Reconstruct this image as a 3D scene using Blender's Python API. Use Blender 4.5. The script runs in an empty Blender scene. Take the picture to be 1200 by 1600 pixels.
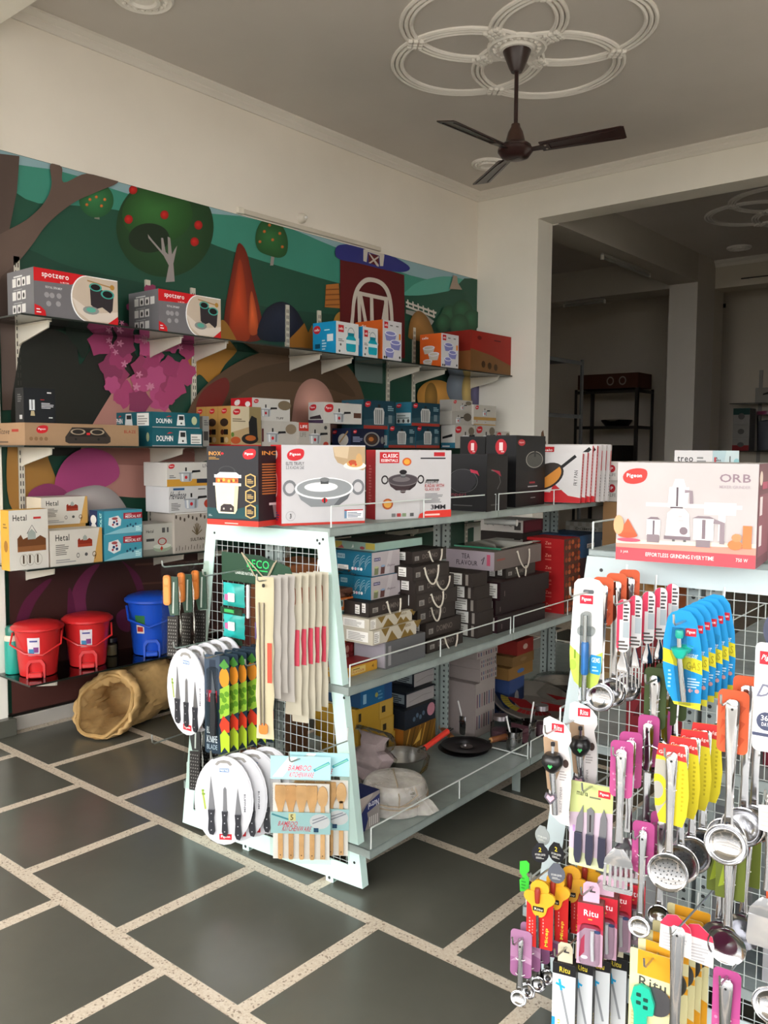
import bpy, bmesh, math, random
from mathutils import Matrix, Vector
from math import sin, cos, pi, radians

sc = bpy.context.scene
COL = sc.collection
random.seed(7)

# ------------------------------------------------------------------ camera, sky, exposure
cam_d = bpy.data.cameras.new('camera'); cam = bpy.data.objects.new('camera', cam_d); COL.objects.link(cam)
cam_d.sensor_fit = 'HORIZONTAL'; cam_d.sensor_width = 36.0; cam_d.lens = 36.0*1348.06/1200.0
cam_d.clip_start = 0.05; cam_d.clip_end = 200
YAW, PITCH, ROLL = 0.69963547, -0.0743090565, 0.00643996499
fw = Vector((-sin(YAW)*cos(PITCH), cos(YAW)*cos(PITCH), sin(PITCH)))
rt = Vector((cos(YAW), sin(YAW), 0)); up = rt.cross(fw)
r2 = cos(ROLL)*rt + sin(ROLL)*up; u2 = -sin(ROLL)*rt + cos(ROLL)*up
mw = Matrix((r2, u2, -fw)).transposed().to_4x4(); mw.translation = Vector((0, 0, 1.5))
cam.matrix_world = mw
sc.camera = cam

world = bpy.data.worlds.new('overcast_sky'); sc.world = world; world.use_nodes = True
wn = world.node_tree; wn.nodes.clear()
wo = wn.nodes.new('ShaderNodeOutputWorld'); wb = wn.nodes.new('ShaderNodeBackground')
wb.inputs['Color'].default_value = (0.985, 0.985, 0.98, 1); wb.inputs['Strength'].default_value = 5.0
wn.links.new(wb.outputs[0], wo.inputs[0])

vs = sc.view_settings
sc.display_settings.display_device = 'sRGB'
vs.view_transform = 'Standard'; vs.look = 'None'; vs.gamma = 1.0; vs.use_curve_mapping = False
vs.exposure = 0.74
cy = sc.cycles
cy.use_denoising = True
cy.max_bounces = 10; cy.diffuse_bounces = 6; cy.glossy_bounces = 4; cy.transmission_bounces = 6; cy.transparent_max_bounces = 24
cy.caustics_reflective = False; cy.caustics_refractive = False
cy.sample_clamp_indirect = 6.0

# ------------------------------------------------------------------ colours and materials
def lin(c):
    c = c/255.0
    return c/12.92 if c <= 0.04045 else ((c+0.055)/1.055)**2.4
_hx = {}
def hexc(h):
    if isinstance(h, tuple): return h
    if h not in _hx:
        s = h.lstrip('#')
        if len(s) == 3: s = ''.join(a*2 for a in s)
        _hx[h] = (lin(int(s[0:2], 16)), lin(int(s[2:4], 16)), lin(int(s[4:6], 16)), 1.0)
    return _hx[h]

MATS = {}
def mat(name, rough=0.5, metal=0.0, col=None, bump=0.0, bscale=60, var=0.0, vscale=4.0, rvar=0.0, spec=0.5, coat=0.0):
    """A procedural material: base colour from the print / paint attribute 'Col' (or COL) with noise in tone, roughness and relief."""
    m = bpy.data.materials.new(name); m.use_nodes = True
    nt = m.node_tree; b = nt.nodes['Principled BSDF']
    b.inputs['Roughness'].default_value = rough; b.inputs['Metallic'].default_value = metal
    b.inputs['Specular IOR Level'].default_value = spec
    b.inputs['Coat Weight'].default_value = coat
    tc = nt.nodes.new('ShaderNodeTexCoord')
    if col is None:
        a = nt.nodes.new('ShaderNodeAttribute'); a.attribute_name = 'Col'; src = a.outputs['Color']
    else:
        a = nt.nodes.new('ShaderNodeRGB'); a.outputs[0].default_value = hexc(col); src = a.outputs[0]
    if var > 0:
        n = nt.nodes.new('ShaderNodeTexNoise'); n.inputs['Scale'].default_value = vscale; n.inputs['Detail'].default_value = 5
        nt.links.new(tc.outputs['Object'], n.inputs['Vector'])
        mr = nt.nodes.new('ShaderNodeMapRange'); mr.inputs[1].default_value = 0.3; mr.inputs[2].default_value = 0.7
        mr.inputs[3].default_value = 1-var; mr.inputs[4].default_value = 1+var*0.5
        nt.links.new(n.outputs[0], mr.inputs[0])
        mx = nt.nodes.new('ShaderNodeVectorMath'); mx.operation = 'SCALE'
        nt.links.new(src, mx.inputs[0]); nt.links.new(mr.outputs[0], mx.inputs['Scale'])
        src = mx.outputs[0]
    nt.links.new(src, b.inputs['Base Color'])
    if bump > 0 or rvar > 0:
        n2 = nt.nodes.new('ShaderNodeTexNoise'); n2.inputs['Scale'].default_value = bscale; n2.inputs['Detail'].default_value = 4
        nt.links.new(tc.outputs['Object'], n2.inputs['Vector'])
        if bump > 0:
            bp = nt.nodes.new('ShaderNodeBump'); bp.inputs['Strength'].default_value = bump; bp.inputs['Distance'].default_value = 0.01
            nt.links.new(n2.outputs[0], bp.inputs['Height']); nt.links.new(bp.outputs[0], b.inputs['Normal'])
        if rvar > 0:
            m2 = nt.nodes.new('ShaderNodeMapRange'); m2.inputs[3].default_value = max(0, rough-rvar); m2.inputs[4].default_value = rough+rvar
            nt.links.new(n2.outputs[0], m2.inputs[0]); nt.links.new(m2.outputs[0], b.inputs['Roughness'])
    MATS[name] = m
    return m

mat('print', 0.46, var=0.05, vscale=9, spec=0.2)
mat('card', 0.66, var=0.10, vscale=7, bump=0.05, bscale=90, spec=0.2)
mat('plaster', 0.85, var=0.05, vscale=1.6, bump=0.06, bscale=35, spec=0.2)
mat('mural', 0.42, var=0.06, vscale=3, spec=0.35)
mat('paint', 0.38, var=0.05, vscale=6, bump=0.02, bscale=140)
mat('worn', 0.45, var=0.16, vscale=14, bump=0.03, bscale=90)
mat('plastic', 0.28, var=0.03, vscale=5)
mat('steel', 0.13, metal=1.0, var=0.06, vscale=12, rvar=0.05, bscale=30)
mat('satin', 0.34, metal=1.0, var=0.08, vscale=12)
mat('wood', 0.5, var=0.18, vscale=22, bump=0.05, bscale=120)
mat('rope', 0.85, var=0.12, vscale=90, bump=0.2, bscale=400)
mat('sack', 0.75, var=0.14, vscale=30, bump=0.12, bscale=160)
mat('terrazzo', 0.4); mat('stone', 0.27)

def glassy(name, tint, rough, fac, bump=0.0, facing=False):
    m = bpy.data.materials.new(name); m.use_nodes = True; nt = m.node_tree; nt.nodes.clear()
    o = nt.nodes.new('ShaderNodeOutputMaterial'); t = nt.nodes.new('ShaderNodeBsdfTransparent'); t.inputs[0].default_value = hexc(tint)
    g = nt.nodes.new('ShaderNodeBsdfGlossy'); g.inputs['Roughness'].default_value = rough; g.inputs['Color'].default_value = (0.95, 0.97, 0.97, 1)
    mx = nt.nodes.new('ShaderNodeMixShader'); lw = nt.nodes.new('ShaderNodeLayerWeight'); lw.inputs[0].default_value = fac
    nt.links.new(lw.outputs['Fresnel'], mx.inputs[0]); nt.links.new(t.outputs[0], mx.inputs[1]); nt.links.new(g.outputs[0], mx.inputs[2])
    nt.links.new(mx.outputs[0], o.inputs[0])
    if bump > 0:
        tc = nt.nodes.new('ShaderNodeTexCoord'); n = nt.nodes.new('ShaderNodeTexNoise'); n.inputs['Scale'].default_value = 28; n.inputs['Detail'].default_value = 3
        bp = nt.nodes.new('ShaderNodeBump'); bp.inputs['Strength'].default_value = bump; bp.inputs['Distance'].default_value = 0.02
        nt.links.new(tc.outputs['Object'], n.inputs['Vector']); nt.links.new(n.outputs[0], bp.inputs['Height'])
        nt.links.new(bp.outputs[0], g.inputs['Normal']); nt.links.new(bp.outputs[0], lw.inputs['Normal'])
    MATS[name] = m
glassy('shelfglass', '#8f9c96', 0.02, 0.45)
glassy('film', '#f1f1ef', 0.14, 0.10, 0.45)
glassy('clear', '#eef0f0', 0.06, 0.14)

def foggy(name, col, fac):
    m = bpy.data.materials.new(name); m.use_nodes = True; nt = m.node_tree; b = nt.nodes['Principled BSDF']; o = nt.nodes['Material Output']
    b.inputs['Base Color'].default_value = hexc(col); b.inputs['Roughness'].default_value = 0.3
    t = nt.nodes.new('ShaderNodeBsdfTransparent'); mx = nt.nodes.new('ShaderNodeMixShader'); tc = nt.nodes.new('ShaderNodeTexCoord'); n = nt.nodes.new('ShaderNodeTexNoise'); n.inputs['Scale'].default_value = 22
    mr = nt.nodes.new('ShaderNodeMapRange'); mr.inputs[3].default_value = fac-.3; mr.inputs[4].default_value = fac+.3
    bp = nt.nodes.new('ShaderNodeBump'); bp.inputs['Strength'].default_value = .6; bp.inputs['Distance'].default_value = .02
    nt.links.new(tc.outputs['Object'], n.inputs['Vector']); nt.links.new(n.outputs[0], mr.inputs[0]); nt.links.new(n.outputs[0], bp.inputs['Height']); nt.links.new(bp.outputs[0], b.inputs['Normal'])
    nt.links.new(mr.outputs[0], mx.inputs[0]); nt.links.new(t.outputs[0], mx.inputs[1]); nt.links.new(b.outputs[0], mx.inputs[2]); nt.links.new(mx.outputs[0], o.inputs[0]); MATS[name] = m
foggy('fog', '#d6d1ca', 0.42)

# kota stone: grey-green, cloudy, polished
def tune_stone():
    m = MATS['stone']; nt = m.node_tree; b = nt.nodes['Principled BSDF']
    tc = nt.nodes.new('ShaderNodeTexCoord')
    n = nt.nodes.new('ShaderNodeTexNoise'); n.inputs['Scale'].default_value = 1.7; n.inputs['Detail'].default_value = 4; n.inputs['Roughness'].default_value = 0.62
    nt.links.new(tc.outputs['Object'], n.inputs['Vector'])
    r = nt.nodes.new('ShaderNodeValToRGB'); e = r.color_ramp.elements
    e[0].position = 0.2; e[0].color = hexc('#4c4c45'); e[1].position = 0.85; e[1].color = hexc('#5b5b52')
    nt.links.new(n.outputs[0], r.inputs[0]); nt.links.new(r.outputs[0], b.inputs['Base Color'])
    b.inputs['Roughness'].default_value = 0.25
    m = MATS['terrazzo']; nt = m.node_tree; b = nt.nodes['Principled BSDF']
    tc = nt.nodes.new('ShaderNodeTexCoord')
    v = nt.nodes.new('ShaderNodeTexVoronoi'); v.inputs['Scale'].default_value = 190
    nt.links.new(tc.outputs['Object'], v.inputs['Vector'])
    sx = nt.nodes.new('ShaderNodeSeparateColor'); nt.links.new(v.outputs['Color'], sx.inputs[0])
    r = nt.nodes.new('ShaderNodeValToRGB'); r.color_ramp.interpolation = 'CONSTANT'
    e = r.color_ramp.elements; e[0].position = 0; e[0].color = hexc('#8d7d6c'); e[1].position = 0.07; e[1].color = hexc('#c9bba8')
    for p_, c_ in ((0.45, '#d0c4b3'), (0.8, '#bfb09c'), (0.94, '#cfc4b3')):
        x = e.new(p_); x.color = hexc(c_)
    nt.links.new(sx.outputs[0], r.inputs[0]); nt.links.new(r.outputs[0], b.inputs['Base Color'])
tune_stone()

# ------------------------------------------------------------------ mesh builder
class MB:
    def __init__(s, mat='paint', col='#fff'):
        s.v = []; s.f = []; s.c = []; s.m = []; s.mat = mat; s.col = col; s.M = Matrix.Identity(4)
    def at(s, loc=(0, 0, 0), rz=0, rx=0, ry=0, sc_=1.0):
        s.M = Matrix.Translation(loc) @ Matrix.Rotation(rz, 4, 'Z') @ Matrix.Rotation(ry, 4, 'Y') @ Matrix.Rotation(rx, 4, 'X') @ Matrix.Scale(sc_, 4)
        return s
    def add(s, vs_, fs, col=None, mat=None):
        k = len(s.v); M = s.M
        s.v += [tuple(M @ Vector(p)) for p in vs_]
        c = col if isinstance(col, list) else hexc(col or s.col); mt = mat or s.mat
        for f in fs:
            s.f.append([i+k for i in f]); s.c.append(c); s.m.append(mt)
        return s
    def box(s, x0, y0, z0, x1, y1, z1, col=None, mat=None, ch=0.0):
        if ch <= 0:
            v = [(x0, y0, z0), (x1, y0, z0), (x1, y1, z0), (x0, y1, z0), (x0, y0, z1), (x1, y0, z1), (x1, y1, z1), (x0, y1, z1)]
            f = [(3, 2, 1, 0), (4, 5, 6, 7), (0, 1, 5, 4), (1, 2, 6, 5), (2, 3, 7, 6), (3, 0, 4, 7)]
            return s.add(v, f, col, mat)
        v = []; f = []
        X = (x0, x1); Y = (y0, y1); Z = (z0, z1); idx = {}
        for i in (0, 1):
            for j in (0, 1):
                for k in (0, 1):
                    dx = ch*(1-2*i); dy = ch*(1-2*j); dz = ch*(1-2*k)
                    idx[i, j, k] = len(v)
                    v += [(X[i], Y[j]+dy, Z[k]+dz), (X[i]+dx, Y[j], Z[k]+dz), (X[i]+dx, Y[j]+dy, Z[k])]
        I = lambda i, j, k, a: idx[i, j, k]+a
        f += [(I(0,0,0,0), I(0,0,1,0), I(0,1,1,0), I(0,1,0,0)), (I(1,0,0,0), I(1,1,0,0), I(1,1,1,0), I(1,0,1,0)),
              (I(0,0,0,1), I(1,0,0,1), I(1,0,1,1), I(0,0,1,1)), (I(0,1,0,1), I(0,1,1,1), I(1,1,1,1), I(1,1,0,1)),
              (I(0,0,0,2), I(0,1,0,2), I(1,1,0,2), I(1,0,0,2)), (I(0,0,1,2), I(1,0,1,2), I(1,1,1,2), I(0,1,1,2))]
        for i in (0, 1):
            for j in (0, 1):
                f.append((I(i,j,0,0), I(i,j,0,1), I(i,j,1,1), I(i,j,1,0)))
                f.append((I(i,0,j,0), I(i,0,j,2), I(i,1,j,2), I(i,1,j,0)))
                f.append((I(0,i,j,1), I(0,i,j,2), I(1,i,j,2), I(1,i,j,1)))
        for key in idx:
            a = idx[key]; f.append((a, a+1, a+2))
        return s.add(v, f, col, mat)
    def prism(s, pts, d0, d1, col=None, mat=None, axis='y'):
        """2-D outline PTS extruded between d0 and d1 along AXIS (y: pts are x,z;  x: pts are y,z;  z: pts are x,y)."""
        g = {'y': lambda p, d: (p[0], d, p[1]), 'x': lambda p, d: (d, p[0], p[1]), 'z': lambda p, d: (p[0], p[1], d)}[axis]
        n = len(pts)
        v = [g(p, d0) for p in pts] + [g(p, d1) for p in pts]
        f = [tuple(range(n)), tuple(range(2*n-1, n-1, -1))] + [(i, i+n, (i+1) % n+n, (i+1) % n) for i in range(n)]
        return s.add(v, f, col, mat)
    def tube(s, pts, r, n=6, col=None, mat=None, closed=False, r1=None):
        P = [Vector(p) for p in pts]; v = []; f = []; m = len(P); ref = None
        for i, p in enumerate(P):
            if closed: d = P[(i+1) % m]-P[i-1]
            else: d = P[min(i+1, m-1)]-P[max(i-1, 0)]
            d.normalize()
            if ref is None:
                ref = Vector((0, 0, 1)) if abs(d.z) < 0.9 else Vector((1, 0, 0))
            a = (ref - d*ref.dot(d))
            if a.length < 1e-4: a = d.orthogonal()
            a.normalize(); ref = a; b = d.cross(a)
            rr = r if r1 is None else r+(r1-r)*i/(m-1)
            v += [tuple(p + a*rr*cos(2*pi*k/n) + b*rr*sin(2*pi*k/n)) for k in range(n)]
        for i in range(m if closed else m-1):
            j = (i+1) % m
            f += [(i*n+k, i*n+(k+1) % n, j*n+(k+1) % n, j*n+k) for k in range(n)]
        if not closed:
            f += [tuple(range(n-1, -1, -1)), tuple(range((m-1)*n, m*n))]
        return s.add(v, f, col, mat)
    def lathe(s, prof, n=20, col=None, mat=None, axis='z', o=(0, 0, 0), sx=1.0):
        v = []; f = []
        for (r, h) in prof:
            for k in range(n):
                a = 2*pi*k/n; x, y = r*cos(a)*sx, r*sin(a)
                if axis == 'z': q = (x, y, h)
                elif axis == 'y': q = (x, h, y)
                else: q = (h, x, y)
                v.append((q[0]+o[0], q[1]+o[1], q[2]+o[2]))
        m = len(prof)
        for i in range(m-1):
            f += [(i*n+k, i*n+(k+1) % n, (i+1)*n+(k+1) % n, (i+1)*n+k) for k in range(n)]
        ring_ = prof[0] == prof[-1]
        if prof[0][0] > 1e-6 and not ring_: f.append(tuple(range(n-1, -1, -1)))
        if prof[-1][0] > 1e-6 and not ring_: f.append(tuple(range((m-1)*n, m*n)))
        return s.add(v, f, col, mat)
    def build(s, name, parent=None, smooth=True):
        me = bpy.data.meshes.new(name)
        me.from_pydata(s.v, [], s.f)
        ks = []
        for k in s.m:
            if k not in ks: ks.append(k)
        for k in ks: me.materials.append(MATS[k])
        if len(ks) > 1: me.polygons.foreach_set('material_index', [ks.index(k) for k in s.m])
        at_ = me.color_attributes.new('Col', 'FLOAT_COLOR', 'CORNER')
        buf = []
        for f, c in zip(s.f, s.c): buf += list(c)*len(f) if not isinstance(c, list) else [q for k in c for q in k]
        at_.data.foreach_set('color', buf)
        me.update()
        if smooth:
            me.polygons.foreach_set('use_smooth', [True]*len(s.f)); me.set_sharp_from_angle(angle=radians(38))
        o = bpy.data.objects.new(name, me); COL.objects.link(o)
        if parent: o.parent = parent
        return o

def tag(o, label=None, cat=None, group=None, kind=None):
    if label: o['label'] = label
    if cat: o['category'] = cat
    if group: o['group'] = group
    if kind: o['kind'] = kind
    return o
def thing(name, label, cat, loc=(0, 0, 0), rz=0, group=None):
    o = bpy.data.objects.new(name, None); COL.objects.link(o); o.empty_display_size = 0.05
    o.location = loc; o.rotation_euler = (0, 0, rz)
    return tag(o, label, cat, group)
KIDS = lambda o: list(o.children)
def dup(o, loc=None, rz=None, label=None, parent=None, rx=None, ry=None):
    c = o.copy(); COL.objects.link(c)
    if parent: c.parent = parent
    if loc is not None: c.location = loc
    if rz is not None: c.rotation_euler[2] = rz
    if rx is not None: c.rotation_euler[0] = rx
    if ry is not None: c.rotation_euler[1] = ry
    if label: c['label'] = label
    for k in KIDS(o):
        dup(k, parent=c)
    return c
def struct(name, mb, parent=None, label=None):
    o = mb.build(name, parent)
    if not parent: o['kind'] = 'structure'
    if label: o['label'] = label
    return o

# ------------------------------------------------------------------ lettering and flat print
GL = {}
def make_glyphs():
    chars = [chr(i) for i in range(33, 127)]
    obs = []
    for ch in chars:
        cu = bpy.data.curves.new('glyph', 'FONT'); cu.body = ch; cu.size = 1.0; cu.resolution_u = 2; cu.offset = 0.012
        o = bpy.data.objects.new('glyph', cu); COL.objects.link(o); obs.append(o)
    dg = bpy.context.evaluated_depsgraph_get()
    for ch, o in zip(chars, obs):
        ev = o.evaluated_get(dg); me = ev.to_mesh()
        v = [(p.co.x, p.co.y) for p in me.vertices]; f = [tuple(p.vertices) for p in me.polygons]
        if v:
            x0 = min(p[0] for p in v); x1 = max(p[0] for p in v)
            GL[ch] = ([(a-x0, b) for a, b in v], f, x1-x0)
        ev.to_mesh_clear()
    for o in obs:
        cu = o.data; bpy.data.objects.remove(o); bpy.data.curves.remove(cu)
make_glyphs()
_tx = {}
def text_mesh(s):
    if s in _tx: return _tx[s]
    v = []; f = []; x = 0.0
    for ch in s:
        if ch == ' ': x += 0.3; continue
        if ch not in GL: continue
        gv, gf, w = GL[ch]; k = len(v)
        v += [(a+x, b) for a, b in gv]; f += [tuple(i+k for i in q) for q in gf]; x += w+0.085
    y0 = min(p[1] for p in v); y1 = max(p[1] for p in v); x1 = max(p[0] for p in v)
    v = [(a/x1, (b-y0)/(y1-y0)) for a, b in v]
    _tx[s] = (v, f); return _tx[s]

class P:
    """Flat print for one face, in fractions of the face (u to the right, v up); each layer a hair in front of the last."""
    STEP = 0.00010
    def __init__(s, w, h): s.w = w; s.h = h; s.el = []
    def poly(s, v, f, c): s.el.append((v, f, c)); return s
    def p(s, pts, c): return s.poly(list(pts), [tuple(range(len(pts)))], c)
    def r(s, u0, v0, u1, v1, c): return s.p([(u0, v0), (u1, v0), (u1, v1), (u0, v1)], c)
    def e(s, cx, cy_, rx, ry, c, n=18, a0=0, a1=360, rot=0):
        pts = []
        m = n if a1-a0 >= 360 else n+1
        for k in range(m):
            a = radians(a0+(a1-a0)*k/n); x, y = rx*s.w*cos(a), ry*s.h*sin(a)
            if rot: x, y = x*cos(rot)-y*sin(rot), x*sin(rot)+y*cos(rot)
            pts.append((cx+x/s.w, cy_+y/s.h))
        return s.p(pts, c)
    def ring(s, cx, cy_, rx, ry, t, c, n=22):
        v = []
        for k in range(n):
            a = 2*pi*k/n
            v += [(cx+rx*cos(a), cy_+ry*sin(a)), (cx+rx*(1-t)*cos(a), cy_+ry*(1-t)*sin(a))]
        f = [(2*k, 2*((k+1) % n), 2*((k+1) % n)+1, 2*k+1) for k in range(n)]
        return s.poly(v, f, c)
    def t(s, txt, u0, v0, u1, v1, c, rot=0, shear=0.0):
        v, f = text_mesh(txt)
        if rot == 0: q = [(u0+(a+shear*(b-.5)*(v1-v0)*s.h/((u1-u0)*s.w))*(u1-u0), v0+b*(v1-v0)) for a, b in v]
        elif rot == 1: q = [(u0+(1-b)*(u1-u0), v0+a*(v1-v0)) for a, b in v]
        elif rot == 2: q = [(u1-a*(u1-u0), v1-b*(v1-v0)) for a, b in v]
        else: q = [(u0+b*(u1-u0), v1-a*(v1-v0)) for a, b in v]
        return s.poly(q, f, c)
    def bars(s, u0, v0, u1, v1, n, c, seed=1, fill=0.5):
        rn = random.Random(seed); h = (v1-v0)/n; v = []; f = []
        for i in range(n):
            x1 = u0+(u1-u0)*rn.uniform(0.6, 1.0); y = v1-(i+1)*h; k = len(v)
            v += [(u0, y), (x1, y), (x1, y+h*fill), (u0, y+h*fill)]; f.append((k, k+1, k+2, k+3))
        return s.poly(v, f, c)
    def line(s, pts, wd, c):
        """A stroke of width WD (fraction of the height) along PTS."""
        v = []; f = []
        for i, (a, b) in enumerate(pts):
            x, y = a*s.w, b*s.h
            j0 = pts[max(0, i-1)]; j1 = pts[min(len(pts)-1, i+1)]
            dx, dy = (j1[0]-j0[0])*s.w, (j1[1]-j0[1])*s.h; l = math.hypot(dx, dy) or 1
            nx, ny = -dy/l*wd*s.h/2, dx/l*wd*s.h/2
            v += [((x+nx)/s.w, (y+ny)/s.h), ((x-nx)/s.w, (y-ny)/s.h)]
        for i in range(len(pts)-1): f.append((2*i+1, 2*i+3, 2*i+2, 2*i))
        return s.poly(v, f, c)
    def emit(s, mb, face, sx, sy, d0=0.0004, mat='print'):
        """face F: -y side, R: +x side, L: -x side, T: top, of a box centred on its base."""
        d = d0
        for v, f, c in s.el:
            if face == 'F': q = [((a-.5)*s.w, -sy/2-d, b*s.h) for a, b in v]
            elif face == 'R': q = [(sx/2+d, (a-.5)*s.w, b*s.h) for a, b in v]
            elif face == 'L': q = [(-sx/2-d, (.5-a)*s.w, b*s.h) for a, b in v]
            else: q = [((a-.5)*s.w, (b-.5)*s.h, sy+d) for a, b in v]
            mb.add(q, f, c, mat); d += s.STEP
        return mb
    def panel(s, mb, y, x0, z0, mat='print', out=None):
        """on a hanging card: face -y at depth Y, lower left corner at x0, z0; trimmed to the hull of OUT."""
        d = 0.0003; H = hull(out) if out else None
        for v, f, c in s.el:
            q = [(x0+a*s.w, z0+b*s.h) for a, b in v]
            if H:
                full = len(q) == 4 and min(a for a, b in v) <= 0.001 and max(a for a, b in v) >= .999 and min(b for a, b in v) <= .001 and max(b for a, b in v) >= .999
                for face in f:
                    w = list(out) if full else trim([q[i] for i in face], H)
                    if len(w) > 2: mb.add([(a, y-d, b) for a, b in w], [tuple(range(len(w)))], c, mat)
            else: mb.add([(a, y-d, b) for a, b in q], f, c, mat)
            d += s.STEP
        return mb
def hull(pts):
    P_ = sorted(set((round(a, 6), round(b, 6)) for a, b in pts))
    def half(P_):
        h = []
        for p in P_:
            while len(h) > 1 and (h[-1][0]-h[-2][0])*(p[1]-h[-2][1])-(h[-1][1]-h[-2][1])*(p[0]-h[-2][0]) <= 0: h.pop()
            h.append(p)
        return h
    a, b = half(P_), half(P_[::-1]); return a[:-1]+b[:-1]
def trim(poly, H):
    out = poly
    for i in range(len(H)):
        (ax, ay), (bx_, by_) = H[i], H[(i+1) % len(H)]
        ins = lambda p: (bx_-ax)*(p[1]-ay)-(by_-ay)*(p[0]-ax) >= -1e-9
        res = []
        for k in range(len(out)):
            p, q = out[k-1], out[k]
            ip, iq = ins(p), ins(q)
            if ip != iq:
                d1 = (bx_-ax)*(p[1]-ay)-(by_-ay)*(p[0]-ax); d2 = (bx_-ax)*(q[1]-ay)-(by_-ay)*(q[0]-ax); t = d1/(d1-d2)
                res.append((p[0]+(q[0]-p[0])*t, p[1]+(q[1]-p[1])*t))
            if iq: res.append(q)
        out = res
        if not out: break
    return out
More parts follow.
